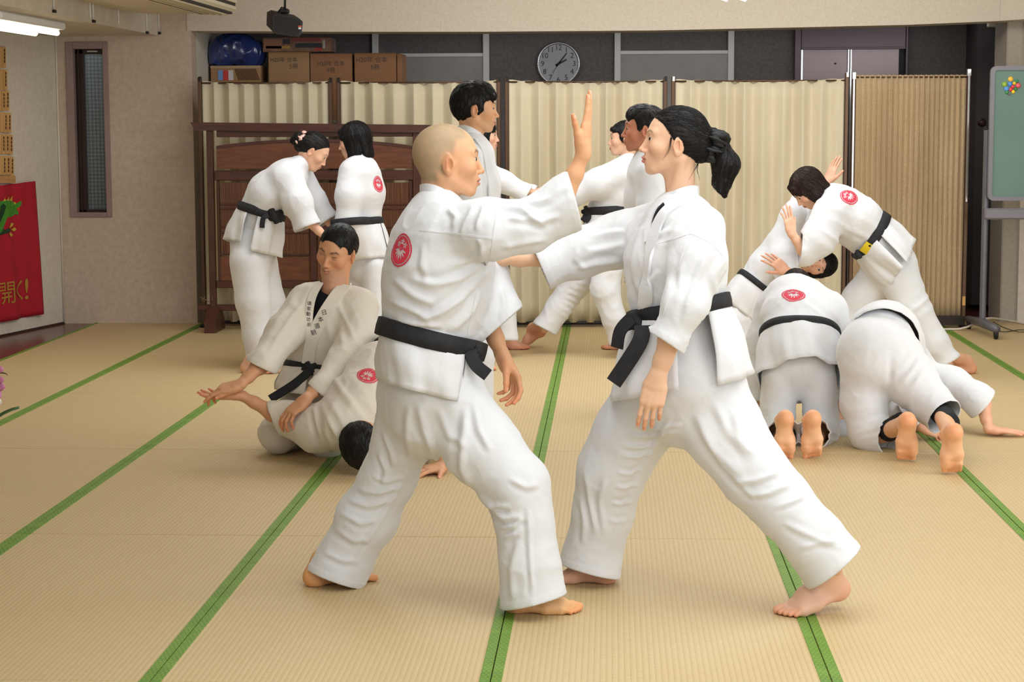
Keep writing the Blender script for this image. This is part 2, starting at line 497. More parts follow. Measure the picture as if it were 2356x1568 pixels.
# low beam along the back of the hall
pts = [(430, 71), (760, 73), (1100, 73), (1500, 70), (1830, 63), (2090, 57), (2300, 48)]
bot = [at(x, y, YW-.006) for x, y in pts]
b = MB()
for i in range(len(bot)-1):
    p, q = bot[i], bot[i+1]
    V = [p, q, q+[0, .34, .0], p+[0, .34, .0]]; zt = 2.75
    V = V+[np.array([v[0], v[1], zt]) for v in V]
    b.add(V, [(0, 3, 2, 1), (4, 5, 6, 7), (0, 1, 5, 4), (1, 2, 6, 5), (2, 3, 7, 6), (3, 0, 4, 7)])
struct(b.build('trim_2', M['beam'])); bpy.data.objects['trim_2'].name = 'wall_beam'
# beam end swelling into the pillar at right
e0 = at(2300, 48, YW)
b = MB(); 
P = [e0+[-.001, 0, 0], e0+[.10, -.05, .004], e0+[.24, -.12, .012], e0+[.6, -.15, .012], e0+[.6, .34, .012], e0+[0, .34, 0]]
b.prism(P, (0, 0, 1), .6)
struct(b.build('wall_beam_end', M['beam']))
# pillar and right hand wall
px0 = XW(2306, 14.2)
struct(MB().box((px0, 14.15, -.06), (px0+.125, 14.6, at(2330, 60, 14.15)[2]+.1), .01).build('wall_pillar', M['pillar']))
struct(MB().box((px0+.115, 14.1, -.06), (px0+1.6, 14.3, 2.75)).build('wall_right_return', M['wall_l']))
struct(MB().box((4.4, 6.0, -.06), (4.5, 14.4, 2.75)).build('wall_right', M['wall_l']))
# ceiling
struct(MB().box((-5.2, -1.2, 2.7), (5.2, 16.6, 2.8)).build('ceiling', M['ceil']))
# soffit along the left wall
s0 = at(366, 82, YW)
sx = s0[0]; sz = s0[2]
struct(MB().box((-5.4, 2, sz), (sx, YW, 2.7)).build('wall_soffit', mat('soffit_paper', (206, 196, 182), .85, bump=.1)))
# alcove behind the beam
YB = 16.0
struct(MB().box((xe-.12, YW+T+.001, -.06), (xe-.002, YB, 2.7)).build('wall_alcove_side', M['wall_l']))
struct(MB().box((-5.0, YB, -.06), (5.2, YB+.1, 2.75)).build('wall_alcove', M['grey_wall']))
struct(MB().box((-4, YW+.34, 2.42), (4.5, YB, 2.46)).build('ceiling_alcove', mat('alcove_ceiling', (90, 86, 84), .9)))
def B(px0, py0, px1, py1, Y):                     # box extents from two picture corners at depth Y
    a, c = at(px0, py0, Y), at(px1, py1, Y); return a[0], c[2], c[0], a[2]
# dark corner panels right of the lift
x0, z0, x1, z1 = B(2225, 40, 2268, 400, YB-.02); struct(MB().box((x0, YB-.5, 0), (x1+.5, YB-.01, 2.42)).build('wall_alcove_corner', mat('charcoal_panel', (66, 62, 62), .7)))
# partition frames on the grey wall
def frame_panel(px, xr, top, lab):
    root = empty('partition_frame', at(px, 180, YB-.02)*[1, 1, 0], lab, 'partition')
    xa, xb = XW(px, YB-.02), XW(px+14, YB-.02)
    MB().box((xa, YB-.05, 0), (xb, YB-.001, 2.40), .003).build('mullion', M['white_paint'], root)
    if xr:
        a = XW(xr, YB-.02); zt = at(px, top, YB-.02)[2]
        lo, hi = min(a, xb), max(a, xb)
        if a < xa: lo, hi = a, xa
        MB().box((lo, YB-.04, zt-.03), (hi, YB-.001, zt), .003).build('transom', M['white_paint'], root)
        MB().box((lo, YB-.03, .1), (hi, YB-.002, zt-.03)).build('infill_panel', mat('grey_infill_board', (168, 164, 160), .6), root)
    return root
frame_panel(860, None, 0, 'slim white post on the grey wall above the cardboard boxes')
frame_panel(1113, 922, 122, 'white post with a pale board left of the wall clock')
frame_panel(1413, 1674, 117, 'white post and crossbar with a grey board right of the wall clock')
frame_panel(1672, None, 0, 'white post closing the grey board beside the lift doors')
# lift
root = empty('door_1', at(1957, 180, YB)*[1, 1, 0]); tag(root, kind='structure')
ml = mat('aubergine_steel', (92, 76, 80), .32, .25, var=.04); md = mat('lift_door_steel', (128, 112, 114), .28, .4, var=.04)
x0, z0, x1, z1 = B(1828, 40, 2086, 180, YB-.03)
xi0, xi1 = XW(1838, YB-.03), XW(2076, YB-.03); zt = at(1900, 111, YB-.03)[2]
MB().box((x0, YB-.09, 0), (xi0, YB-.001, 2.42), .004).box((xi1, YB-.09, 0), (x1, YB-.001, 2.42), .004).box((xi0, YB-.08, zt), (xi1, YB-.001, 2.42), .004).build('door_frame', ml, root)
xm = XW(1950, YB-.03); xd = XW(2062, YB-.03)
MB().box((xi0, YB-.04, 0), (xm-.018, YB-.001, zt)).build('door_leaf', md, root)
MB().box((xm+.018, YB-.045, 0), (xd, YB-.001, zt)).build('door_leaf', md, root)
MB().box((xm-.018, YB-.06, 0), (xm-.003, YB-.001, zt), .003).box((xm+.003, YB-.06, 0), (xm+.018, YB-.001, zt), .003).build('door_edge', M['chrome'], root)
MB().box((xi0, YB-.06, 0), (xi0+.02, YB-.001, zt-.01), .003).build('door_edge', M['chrome'], root)
MB().box((xd, YB-.03, 0), (xi1, YB-.001, zt)).build('door_gap', M['black'], root)
MB().box((xi0, YB-.095, zt-.012), (xi1, YB-.06, zt+.006), .003).build('door_lintel', ml, root)
MB().lathe([(.008, 0), (.008, .008)], at(1922, 146, YB-.05), (0, -1, 0), 10).build('keyhole', M['black'], root)

# ================================================================== folding screens
YS = 13.72
posts = [(455, 178, 12), (770, 180, 18), (1158, 179, 16), (1539, 177, 18), (1952, 168, 0), (2231, 160, 13)]
def pleated(name, xa, xb, ya, yb, z0, ztop, n, amp, m, parent, sag, sharp=.6, nz=14):
    nx = n*12+1; V = []; Fc = []
    ph = rng.uniform(0, 6.28, 6)
    for j in range(nz+1):
        v = j/nz
        for i in range(nx):
            u = i/(nx-1)
            uu = u+.006*math.sin(9*u+ph[0])+.004*math.sin(3*v*3+ph[1]+14*u)*(1-v)
            w = math.sin(2*math.pi*n*uu)
            w = math.copysign(abs(w)**sharp, w)
            env = min(1, u*n*1.2, (1-u)*n*1.2)
            a = amp*(1-.25*v)*(.8+.2*math.sin(u*17+ph[2]))
            zz = z0+(ztop-z0)*v
            if v > .6: zz -= sag*math.sin(math.pi*u)*((v-.6)/.4)**2
            if v > .93: zz -= .006*(1-w)*.5
            V.append((xa+(xb-xa)*u+.006*env*math.sin(2*math.pi*n*uu*2), ya+(yb-ya)*u+a*w*env, zz))
    for j in range(nz):
        for i in range(nx-1):
            q = j*nx+i; Fc.append((q, q+1, q+nx+1, q+nx))
    o = obj(name, V, Fc, m, parent, True)
    md_ = o.modifiers.new('thickness', 'SOLIDIFY'); md_.thickness = .003
    return o
names = ['leftmost cream pleated folding screen panel behind the wooden partition', 'second cream pleated folding screen panel, right of the wooden partition',
         'third cream pleated folding screen panel, below the wall clock', 'fourth cream pleated folding screen panel, behind the ponytailed woman',
         'beige finely pleated folding screen panel with chrome edges at right']
zz = [0, .05, -.03, .05, -.02, .04]
for i in range(5):
    xa, xb = XW(posts[i][0]+(9 if i else 9), YS), XW(posts[i+1][0]-9, YS)
    if i == 4: xa, xb = XW(1960, YS), XW(2226, YS)
    if i == 3: xb = XW(1944, YS)
    za, zb = at(posts[i][0], posts[i][1], YS)[2], at(posts[i+1][0], posts[i+1][1], YS)[2]
    ya, yb = YS+zz[i], YS+zz[i+1]
    root = empty('folding_screen', ((xa+xb)/2, YS, 0), names[i], 'screen', 'folding screens across the back')
    pw = .026
    for j, (x, y, z) in enumerate(((xa, ya, za), (xb, yb, zb))):
        b = MB().box((x-pw/2, y-.02, .0), (x+pw/2, y+.02, z), .004)
        b.build('post', M['screen_frame'] if not (i == 4 and j == 2) else M['chrome'], root)
        if i == 4:
            MB().box((x-.008, y-.026, .9), (x+.006, y-.019, z-.03), .002).build('chrome_strip', M['chrome'], root)
            MB().box((x-.014, y-.024, z-.045), (x+.014, y+.02, z+.006), .003).build('post_cap', M['chrome'], root)
        else:
            MB().box((x-.006, y-.022, z-.03), (x+.012, y+.012, z+.006), .002).build('post_cap', M['chrome'] if i == 3 else M['black'], root)
    zt = min(za, zb)
    n = [8, 8, 9, 9, 21][i]
    zb0 = .035 if i < 4 else .075
    pleated('curtain', xa+.016, xb-.016, ya, yb, zb0, zt-.012, n, .046 if i < 4 else .016, M['screen_cloth'] if i < 4 else M['screen_cloth2'], root, .022 if i < 4 else .0, .8 if i < 4 else .9)
    MB().tube([(xa, ya, .03), (xb, yb, .03)], .012, 8).build('bottom_rail', M['black'], root, True)
    MB().tube([(xa, ya, zt-.03), (xb, yb, zt-.03)], .006, 8).build('top_rail', M['screen_frame'], root, True)
    for j, (x, y) in enumerate(((xa, ya), (xb, yb))):
        MB().box((x-.02, y-.10, 0), (x+.02, y+.10, .022), .008).build('foot', M['black'], root)
    if i == 4:
        MB().box((xb-.012, yb-.024, .16), (xb+.01, yb-.0205, .225), .001).build('price_sticker', mat('orange_sticker', (214, 168, 96), .7), root)
        MB().box((xa, ya+.02, .02), (xb, ya+.05, .085)).build('base_board', mat('dark_base_board', (48, 40, 36), .7), root)

# ================================================================== wooden partition (low standing screen)
YT = 13.42
root = empty('standing_partition', (at(715, 740, YT)[0], YT, 0), 'low dark wooden standing partition with reed panels behind the two women', 'partition')
def tb(px0, py0, px1, py1, y0=-.02, y1=.02, bev=.004, name='rail', m='tsu_woodh', parent=None):
    x0, z0, x1, z1 = B(px0, py0, px1, py1, YT)
    return MB().box((x0, YT+y0, max(z0, 0)), (x1, YT+y1, z1), bev).build(name, M[m], parent or root)
V = [at(441, 281, YT), at(991, 287, YT), at(985, 305, YT), at(452, 300, YT)]
MB().prism([v+[0, .05, 0] for v in V], (0, -1, 0), .10).build('top_rail', M['tsu_woodh'], root)
tb(476, 300, 499, 745, -.03, .03, name='post', m='tsu_wood'); tb(950, 304, 972, 745, -.03, .03, name='post', m='tsu_wood')
tb(499, 300, 950, 314, -.02, .02); tb(495, 392, 952, 414, -.025, .025); tb(499, 645, 950, 662, -.025, .025); tb(455, 700, 990, 715, -.02, .02)
# arched top panel
n = 24; top = [at(499+(950-499)*k/n, 342-16*math.sin(math.pi*min(1, max(0, k/n)))**.8 if 0 < k < n else 342, YT) for k in range(n+1)]
poly = [at(950, 388, YT), at(499, 388, YT)]
b = MB()
for k in range(n):
    p, q = top[k], top[k+1]; pb, qb = np.array([p[0], YT, poly[1][2]]), np.array([q[0], YT, poly[1][2]])
    V = [v+[0, -.012, 0] for v in (pb, qb, q, p)]+[v+[0, .012, 0] for v in (pb, qb, q, p)]
    b.add(V, [(0, 1, 2, 3), (7, 6, 5, 4), (3, 2, 6, 7), (0, 4, 5, 1)])
b.build('arched_panel', M['tsu_panel'], root)
b = MB()
for k in range(n):
    p, q = top[k], top[k+1]; h = np.array([0, 0, .02])
    V = [p+[0, -.02, 0], q+[0, -.02, 0], q+[0, -.02, 0]+h, p+[0, -.02, 0]+h, p+[0, .02, 0], q+[0, .02, 0], q+[0, .02, 0]+h, p+[0, .02, 0]+h]
    b.add(V, [(0, 1, 2, 3), (7, 6, 5, 4), (3, 2, 6, 7), (0, 4, 5, 1)])
b.build('arched_rail', M['tsu_woodh'], root)
# reed panels in two bays, split by cross bars
tb(712, 414, 730, 645, -.02, .02, name='post', m='tsu_wood')
for (xa, xb) in ((507, 712), (730, 943)):
    tb(xa, 420, xb, 583, -.008, .008, 0, 'reed_panel', 'reed')
    for y in (468, 478, 520, 533, 583): tb(xa, y, xb, y+4, -.014, .010, .002, 'cross_bar')
    tb(xa, 590, xb, 645, -.008, .008, 0, 'wood_panel', 'tsu_panel')
tb(499, 414, 509, 645, -.016, .016, name='stile', m='tsu_wood'); tb(941, 414, 952, 645, -.016, .016, name='stile', m='tsu_wood')
for px in (494, 960):
    p = at(px, 745, YT)
    P = [(p[0]-.04, YT-.17, 0), (p[0]-.04, YT+.17, 0), (p[0]-.04, YT+.17, .07), (p[0]-.04, YT+.06, .17), (p[0]-.04, YT-.06, .17), (p[0]-.04, YT-.17, .07)]
    MB().prism(P, (1, 0, 0), .08).build('foot', M['tsu_wood'], root)
    MB().prism(P, (1, 0, 0), .001)
bx = at(463, 745, YT+.12)
# ================================================================== things stored above the screens
YC = 14.5
def card_box(px0, py0, px1, py1, lab, m='card', dep=.32, text=None, Y=YC):
    x0, z0, x1, z1 = B(px0, py0, px1, py1, Y)
    z0 = SHELF
    root = empty('cardboard_box', ((x0+x1)/2, Y+dep/2, z0), lab, 'box', 'cardboard boxes on the high shelf')
    MB().box((x0, Y, z0), (x1, Y+dep, z1-.004), .003).build('body', M[m], root)
    MB().box((x0, Y, z1-.004), (x1, Y+dep/2-.002, z1), .001).build('flap', M[m], root)
    MB().box((x0, Y+dep/2+.002, z1-.004), (x1, Y+dep, z1), .001).build('flap', M[m], root)
    if text:
        for (s, fx, fz, sz) in text:
            V, Fc = text_mesh(s, sz)
            V = V+[x0+(x1-x0)*fx, Y-.0012, z1-(z1-at(px0, 180, Y)[2])*fz]
            obj('lettering', V, Fc, M['ink'], root)
    return root
SHELF = 1.50
sh = empty('storage_shelf', (XW(700, YC), YC+.2, 0), 'hidden pale storage shelf carrying the cardboard boxes', 'shelf')
xs0, xs1 = xe+.005, XW(930, YC)
MB().box((xs0, YC-.12, SHELF-.03), (xs1, YC+.6, SHELF), .004).build('board', mat('pale_shelf', (150, 140, 128), .7), sh)
for x in (xs0, xs1-.03):
    MB().box((x, YC-.1, 0), (x+.03, YC+.6, SHELF-.03), .004).build('upright', mat('pale_shelf', (150, 140, 128), .7), sh)
card_box(617, 120, 712, 182, 'leftmost cardboard box with handwriting on the high shelf', 'card', text=[('H20年 合本', .38, .30, .042), ('5冊', .62, .56, .045)])
card_box(713, 123, 810, 182, 'middle cardboard box with handwriting on the high shelf', 'card2', text=[('H20年 合本', .5, .42, .042), ('5冊', .5, .68, .042)])
card_box(815, 122, 911, 182, 'rightmost cardboard box with handwriting on the high shelf', 'card2', text=[('H20年 合本', .42, .28, .048), ('5冊', .5, .58, .045)])
card_box(913, 124, 925, 182, 'narrow edge of a cardboard box behind the rightmost written box', 'card2', Y=YC+.04)
# long printed box on top
x0, z0, x1, z1 = B(603, 86, 762, 121, YC)
root = empty('product_box', ((x0+x1)/2, YC+.1, z0), 'long flat wrapped box with red and brown print on top of the cardboard boxes', 'box')
zb = at(660, 120, YC)[2]
MB().box((x0, YC+.01, zb+.001), (x1, YC+.25, z1), .006).build('carton', mat('printed_carton', (132, 96, 76), .35, var=.35, scale=16, coat=.4), root)
for (a, c, e, g, rgb) in ((.02, .28, .2, .85, (158, 110, 84)), (.30, .40, .55, .9, (50, 48, 56)), (.42, .85, .7, .95, (128, 58, 54)), (.48, .86, .3, .6, (46, 48, 54)), (.05, .40, .25, .42, (196, 150, 80)), (.76, .87, .1, .32, (170, 60, 52)), (.88, .91, .25, .8, (182, 180, 176))):
    MB().box((x0+(x1-x0)*a, YC+.006, zb+(z1-zb)*e), (x0+(x1-x0)*c, YC+.0105, zb+(z1-zb)*g)).build('print', mat('print_%d_%d_%d' % rgb, rgb, .4), root)
# striped box and blue bag at left
x0, z0, x1, z1 = B(484, 151, 600, 182, YC)
root = empty('parcel_box', ((x0+x1)/2, YC+.15, SHELF), 'taped parcel with blue and red label and hatched print under the blue bag', 'box')
MB().box((x0, YC, SHELF), (x1, YC+.34, z1), .004).build('body', M['card'], root)
MB().box((x0, YC-.003, z1-.02), (x1, YC, z1-.002)).build('tape', mat('packing_tape', (176, 150, 116), .3), root)
xa = x0+(x1-x0)*.15
for i, rgb in enumerate(((120, 160, 214), (206, 60, 60), (214, 206, 210))):
    MB().box((xa+.04*i, YC-.004, z1-.11), (xa+.04*i+.038, YC-.0005, z1-.035)).build('label', mat('label_%d' % i, rgb, .5), root)
b = MB()
for k in range(12):
    u = x0+(x1-x0)*(.56+.036*k)
    b.prism([(u, YC-.002, z1-.11), (u+.009, YC-.002, z1-.11), (u-.021, YC-.002, z1-.025), (u-.03, YC-.002, z1-.025)], (0, -1, 0), .001)
b.build('hatched_print', mat('hatch', (100, 66, 40), .7), root)
ZBAG = z1

# clock
YK = YB-.005
c = at(1285, 147, YK); R = 50.5*mpp(c)
root = empty('wall_clock', c, 'round silver wall clock with grey dial on the grey wall', 'clock')
MB().lathe([(R*.6, 0), (R, .002), (R*1.0, .03), (R*.97, .042), (R*.90, .044), (R*.885, .03)], c, (0, -1, 0), 48).build('bezel', M['chrome'], root, True)
MB().lathe([(R*.9, .030), (R*.9, .032)], c, (0, -1, 0), 48).build('dial', mat('grey_dial', (176, 176, 182), .5), root)
for k in range(1, 13):
    a = math.radians(90-30*k); ds = str(k)
    for di, ch in enumerate(ds):
        V, Fc = text_mesh(ch, .062)
        V = V+[c[0]+R*.72*math.cos(a)+(di-(len(ds)-1)/2)*.030, c[1]-.0335, c[2]+R*.72*math.sin(a)]
        obj('numeral', V, Fc, mat('clock_ink', (62, 62, 72), .6), root)
def hand(ang, L, wd, name):
    a = math.radians(90-ang); dx, dz = math.cos(a), math.sin(a)
    P = [c+np.array([dx*s*R-dz*w, -.036, dz*s*R+dx*w]) for s, w in ((-.14, wd), (L, wd*.6), (L, -wd*.6), (-.14, -wd))]
    MB().prism(P, (0, -1, 0), .002).build(name, M['black'], root)
hand(63, .42, .008, 'hour_hand'); hand(38, .62, .006, 'minute_hand'); hand(213, .5, .002, 'second_hand')
MB().lathe([(.011, .034), (.009, .042)], c, (0, -1, 0), 16).build('hub', M['black'], root)

# ================================================================== board on castors at the right
YBD = 13.25
root = empty('chalkboard', floor_at(2262, 745)*[1, 1, 0], 'green chalkboard on a grey castor stand at the right edge', 'board')
x0, z0, x1, z1 = B(2279, 152, 2460, 461, YBD)
mg = mat('grey_plastic_frame', (128, 126, 134), .45, var=.04)
t_ = .028
MB().box((x0+.012, YBD-.006, z0+.012), (x1, YBD+.012, z1-.012)).build('writing_surface', mat('green_board', (92, 126, 112), .42, var=.10, scale=2.5, spec=.5), root)
def rrect(x0, z0, x1, z1, r, n=5):
    P = []
    for cx, cz, a0 in ((x1-r, z1-r, 0), (x0+r, z1-r, 90), (x0+r, z0+r, 180), (x1-r, z0+r, 270)):
        for k in range(n+1):
            a = math.radians(a0+90*k/n); P.append((cx+r*math.cos(a), cz+r*math.sin(a)))
    return P
o1, i1 = rrect(x0, z0, x1+.05, z1, .04), rrect(x0+t_, z0+t_, x1+.05-t_, z1-t_, .02)
V = [(p[0], YBD-.018, p[1]) for p in o1]+[(p[0], YBD-.018, p[1]) for p in i1]+[(p[0], YBD+.018, p[1]) for p in o1]+[(p[0], YBD+.018, p[1]) for p in i1]
n = len(o1); Fc = []
for i in range(n):
    j = (i+1) % n
    Fc += [(i, j, n+j, n+i)[::-1], (2*n+i, 2*n+j, 3*n+j, 3*n+i), (i, j, 2*n+j, 2*n+i), (n+i, n+j, 3*n+j, 3*n+i)[::-1]]
obj('frame', V, Fc, mg, root)
pt, pb_ = at(2271, 292, YBD+.06), at(2259, 740, YBD+.06)
pc = (pt[0]+pb_[0])/2
mgd = mat('grey_steel_tube', (104, 104, 110), .42, .3)
MB().box((pc-.021, YBD+.03, .055), (pc+.021, YBD+.07, pt[2]), .012).build('upright', mgd, root)
MB().box((pc-.022, YBD+.028, pt[2]-.03), (pc+.022, YBD+.072, pt[2]+.008), .012).build('upright_cap', M['black'], root)
z_a, z_b = at(2280, 505, YBD)[2], at(2280, 479, YBD)[2]
MB().box((pc-.01, YBD-.0, z_a), (x1+.02, YBD+.05, z_b), .012).build('crossbar', mg, root)
MB().box((pc+.01, YBD+.01, at(2280, 312, YBD)[2]-.01), (x0+.01, YBD+.05, at(2280, 312, YBD)[2]+.01), .004).build('bracket', mgd, root)
fz = .07
MB().tube([(pc-.03, YBD+.42, fz), (pc, YBD+.05, fz+.012), (pc+.035, YBD-.28, fz)], [.024, .034, .026], 12).build('foot', mgd, root, True)
MB().box((pc-.028, YBD+.02, fz-.01), (pc+.028, YBD+.08, fz+.04), .008).build('foot_clamp', mgd, root)
for (dx, dy) in ((-.03, .38), (.035, -.25)):
    w = np.array([pc+dx, YBD+dy, .033])
    MB().lathe([(.012, -.014), (.030, -.012), (.033, -.004), (.033, .004), (.030, .012), (.012, .014)], w, (1, 0, .0), 20).build('castor_wheel', M['black'], root, True)
    MB().box((w[0]-.018, w[1]-.012, w[2]+.008), (w[0]+.018, w[1]+.012, fz), .004).build('castor_fork', M['black'], root)
# magnets
mags = [(2325, 182, 6.2, (240, 190, 60), 'large amber round magnet at the top of the magnet cluster'), (2311, 194, 6., (150, 180, 50), 'large lime green magnet at the left of the cluster'),
        (2323.5, 193, 5.6, (70, 140, 220), 'upper blue magnet below the amber one'), (2315.5, 204, 6., (84, 150, 224), 'lower blue magnet beside the red ones'),
        (2333.5, 191.5, 4., (240, 205, 40), 'small yellow magnet between the blue and pink ones'), (2339.5, 186.5, 4., (60, 140, 80), 'small green magnet at the upper right of the cluster'),
        (2342.5, 196.5, 6., (226, 92, 104), 'large pink magnet at the right of the cluster'), (2330, 199.5, 4.4, (222, 60, 70), 'upper small red magnet in the middle of the cluster'),
        (2325.5, 206, 4.6, (216, 56, 66), 'lower small red magnet in the middle of the cluster'), (2336.5, 204.5, 4., (58, 132, 72), 'small green magnet below the pink one'),
        (2331, 211, 4.2, (244, 212, 40), 'small yellow magnet at the bottom of the cluster'), (2316.5, 212.5, 4.2, (60, 140, 76), 'small green magnet at the bottom left of the cluster'),
        (2322, 216.5, 3., (110, 110, 110), 'tiny grey metal magnet at the bottom of the cluster')]
for (px, py, r, rgb, lab) in mags:
    p = at(px, py, YBD-.006); r *= mpp(p)
    o = MB().lathe([(r, 0), (r, .004), (r*.9, .008), (r*.6, .0105), (r*.2, .0115)], p+[0, -.0002, 0], (0, -1, 0), 18).build('magnet', mat('magnet_%d_%d_%d' % rgb, rgb, .3, spec=.6), None, True)
    tag(o, lab, 'magnet', 'coloured magnets on the chalkboard')
# cables
def cable(name, pix, r, rgb, lab, zs=None, Ys=None):
    P = []
    for k, (px, py, z) in enumerate(pix): P.append(floor_at(px, py, z))
    P = np.array(P); t = np.linspace(0, len(P)-1, len(P)*8)
    Q = np.stack([np.interp(t, range(len(P)), P[:, i]) for i in range(3)], 1)
    for _ in range(6): Q[1:-1] = (Q[:-2]+2*Q[1:-1]+Q[2:])/4
    o = MB().tube(Q, r, 8).build(name, mat(name+'_rubber', rgb, .5), None, True); tag(o, lab, 'cable'); return o
cable('power_cable', [(2170, 757, .008), (2205, 757, .009), (2230, 751, .03), (2250, 735, .06), (2280, 731, .06), (2305, 734, .03), (2330, 738, .01), (2356, 744, .008), (2400, 750, .008)], .0075, (214, 206, 190), 'thick off-white cable arching over the castor foot')
cable('thin_cord', [(2262, 748, .02), (2272, 757, .006), (2300, 762, .004), (2316, 763, .004), (2332, 760, .004), (2345, 758, .004), (2380, 760, .004)], .003, (70, 64, 56), 'lower thin dark cord on the mat beside the castor')
cable('thin_cord', [(2285, 740, .02), (2305, 751, .004), (2330, 760, .010), (2345, 763.5, .010), (2380, 763, .004)], .003, (84, 76, 66), 'upper thin dark cord sloping down from the castor foot')

# ================================================================== upper left: air conditioner, hose, lamp, speaker
root = empty('air_conditioner', at(430, 30, 12.2), 'ivory ceiling-hung air conditioner with grilles at the top left', 'air conditioner')
mac = mat('ivory_plastic', (214, 204, 180), .5, var=.03)
ya = 12.9
xl, xr, zb = at(322, 33, ya)[0], at(543, 27, ya)[0], at(450, 33, ya)[2]
P = [(xl-.22, zb+.10), (xl-.10, zb+.025), (xl+.12, zb), (xr-.02, zb+.012), (xr, zb+.03), (xr, zb+.5), (xl-.22, zb+.5)]
b = MB().prism([(p[0], ya, p[1]) for p in P], (0, -1, 0), 3.0)
b.build('casing', mac, root)
for k in range(5):
    x = xr-.02-.045*(k+1)
    MB().box((x, ya-2.9, zb-.012+.002*k), (x+.02, ya-.02, zb+.012), .004).build('louvre', mac, root)
for k in range(3):
    MB().box((xr-.002, ya-2.9, zb+.07+.06*k), (xr+.012, ya-.015, zb+.10+.06*k), .004).build('side_louvre', mac, root)
MB().box((xr-.24, ya-2.9, zb-.002), (xr-.02, ya-.03, zb+.01)).build('grille_gap', M['black'], root)
MB().box((xr-.001, ya-2.9, zb+.05), (xr+.001, ya-.02, zb+.3)).build('grille_gap', M['black'], root)
# insulated hose
P = [at(x, y, 12.9) for x, y in ((214, 30), (216, 36), (228, 40), (245, 39), (262, 33), (272, 27))]
P = np.array(P); t = np.linspace(0, len(P)-1, 30); Q = np.stack([np.interp(t, range(len(P)), P[:, i]) for i in range(3)], 1)
for _ in range(4): Q[1:-1] = (Q[:-2]+2*Q[1:-1]+Q[2:])/4
tag(MB().tube(Q, [.021+.002*math.sin(k*2.1) for k in range(30)], 12).build('insulated_hose', mat('tan_insulation', (176, 146, 112), .9, bump=.3), None, True), 'tan insulated hose curving under the air conditioner', 'hose')
# cords on the soffit face
for k, (px, ya_, yb_) in enumerate(((124, 0, 27), (208, 8, 50), (215, 8, 50), (273, 28, 62), (338, 36, 76), (366, 36, 77))):
    dr = ray(px, yb_); tt = (sx+.006-CPOS[0])/dr[0]; p = CPOS+dr*tt
    b = MB().tube([p+[0, 0, .02], p+[0, -.01, .2], p+[.004, -.012, .5]], .006, 6)
    tag(b.build('white_cable', M['white_paint'], None, True), ['white cord on the soffit above the lamp', 'left one of the paired white cords beside the hose', 'right one of the paired white cords beside the hose', 'white cord on the soffit right of the hose', 'white cord near the end of the soffit', 'white cord at the corner end of the soffit'][k], 'cord', 'white cords on the soffit')
    if k in (0, 2, 4, 5):
        tag(MB().box(p+[-.004, -.02, -.006], p+[.012, .02, .012], .003).build('cable_weight', M['black']), ['black clip under the cord above the lamp', '', 'black clip under the paired cords', '', 'black clip under the cord near the soffit end', 'black clip at the corner end of the soffit'][k], 'clip', 'black clips on the soffit')
# fluorescent lamp under the soffit
root = empty('ceiling_lamp', at(60, 60, 12.2)*[1, 1, 0]+[0, 0, sz], 'twin fluorescent tube lamp under the soffit at the left edge', 'lamp')
def sofp(px, py, z):
    dr = ray(px, py); tt = (z-CPOS[2])/dr[2]; return CPOS+dr*tt
p1 = sofp(131, 76, sz-.07); p2 = sofp(81, 77, sz-.07)
mt = m_emit('fluorescent_tube', (255, 250, 215), 4.0)
for p in (p1, p2):
    e = p+[0, -1.2, 0]
    MB().tube([p, e], .017, 14).build('tube', mt, root, True)
    MB().tube([p+[0, .0, 0], p+[0, .03, 0]], .019, 14).build('tube_cap', M['chrome'], root, True)
    MB().box(p+[-.012, .005, 0], p+[.012, .03, .07], .003).build('lamp_holder', M['white_paint'], root)
MB().box((min(p1[0], p2[0])-.03, p1[1]-1.25, sz-.05), (max(p1[0], p2[0])+.05, p1[1]+.03, sz-.001), .01).build('housing', M['white_paint'], root)
lt = bpy.data.lights.new('tube_light', 'AREA'); lt.shape = 'RECTANGLE'; lt.size = .1; lt.size_y = 1.2; lt.energy = 5; lt.color = (1, .95, .8)
lo = bpy.data.objects.new('tube_light', lt); lo.location = (p1+p2)/2+[0, -.6, -.03]; link(lo)
# speaker
YP = 13.0
root = empty('hanging_speaker', at(655, 55, YP), 'black loudspeaker hanging from a rod in front of the beam', 'speaker')
s = mpp(at(655, 55, YP))
pf = [(618, 26), (640, 24), (690, 40), (697, 48), (694, 80), (688, 86), (640, 78), (616, 66), (612, 55)]
fr = [at(x, y, YP-.06) for x, y in ((626, 34), (634, 30), (688, 42), (697, 50), (694, 79), (687, 86), (634, 79), (627, 70))]
cen = sum(fr)/len(fr)
bk = [at(x, y, YP+.12) for x, y in ((614, 28), (624, 23), (676, 34), (686, 42), (684, 66), (678, 72), (622, 66), (613, 58))]
b = MB(); n = len(fr)
V = [cen+(p-cen)*.93+[0, -.012, 0] for p in fr]+fr+bk
Fc = [tuple(range(n))[::-1], tuple(range(2*n, 3*n))]
for r_ in (0, 1):
    for i in range(n):
        j = (i+1) % n; Fc.append((r_*n+i, r_*n+j, (r_+1)*n+j, (r_+1)*n+i)[::-1])
shade_auto(obj('cabinet', V, [f[::-1] for f in Fc], mat('black_speaker', (52, 50, 52), .55), root), 30)
gr = [cen+(p-cen)*.86+[0, -.0135, 0] for p in fr]
obj('grille', gr+[g+[0, .003, 0] for g in gr], [tuple(range(n))]+[(i, (i+1) % n, n+(i+1) % n, n+i) for i in range(n)], mat('speaker_mesh', (44, 43, 46), .8, bump=.4, bscale=500), root)
l0 = at(690, 61, YP-.076)
MB().box(l0+[-.012, 0, -.002], l0+[.012, .003, .006]).build('badge', mat('orange_badge', (214, 92, 60), .5), root)
MB().box(l0+[-.010, 0, -.018], l0+[.008, .003, -.005]).build('badge', M['white_paint'], root)
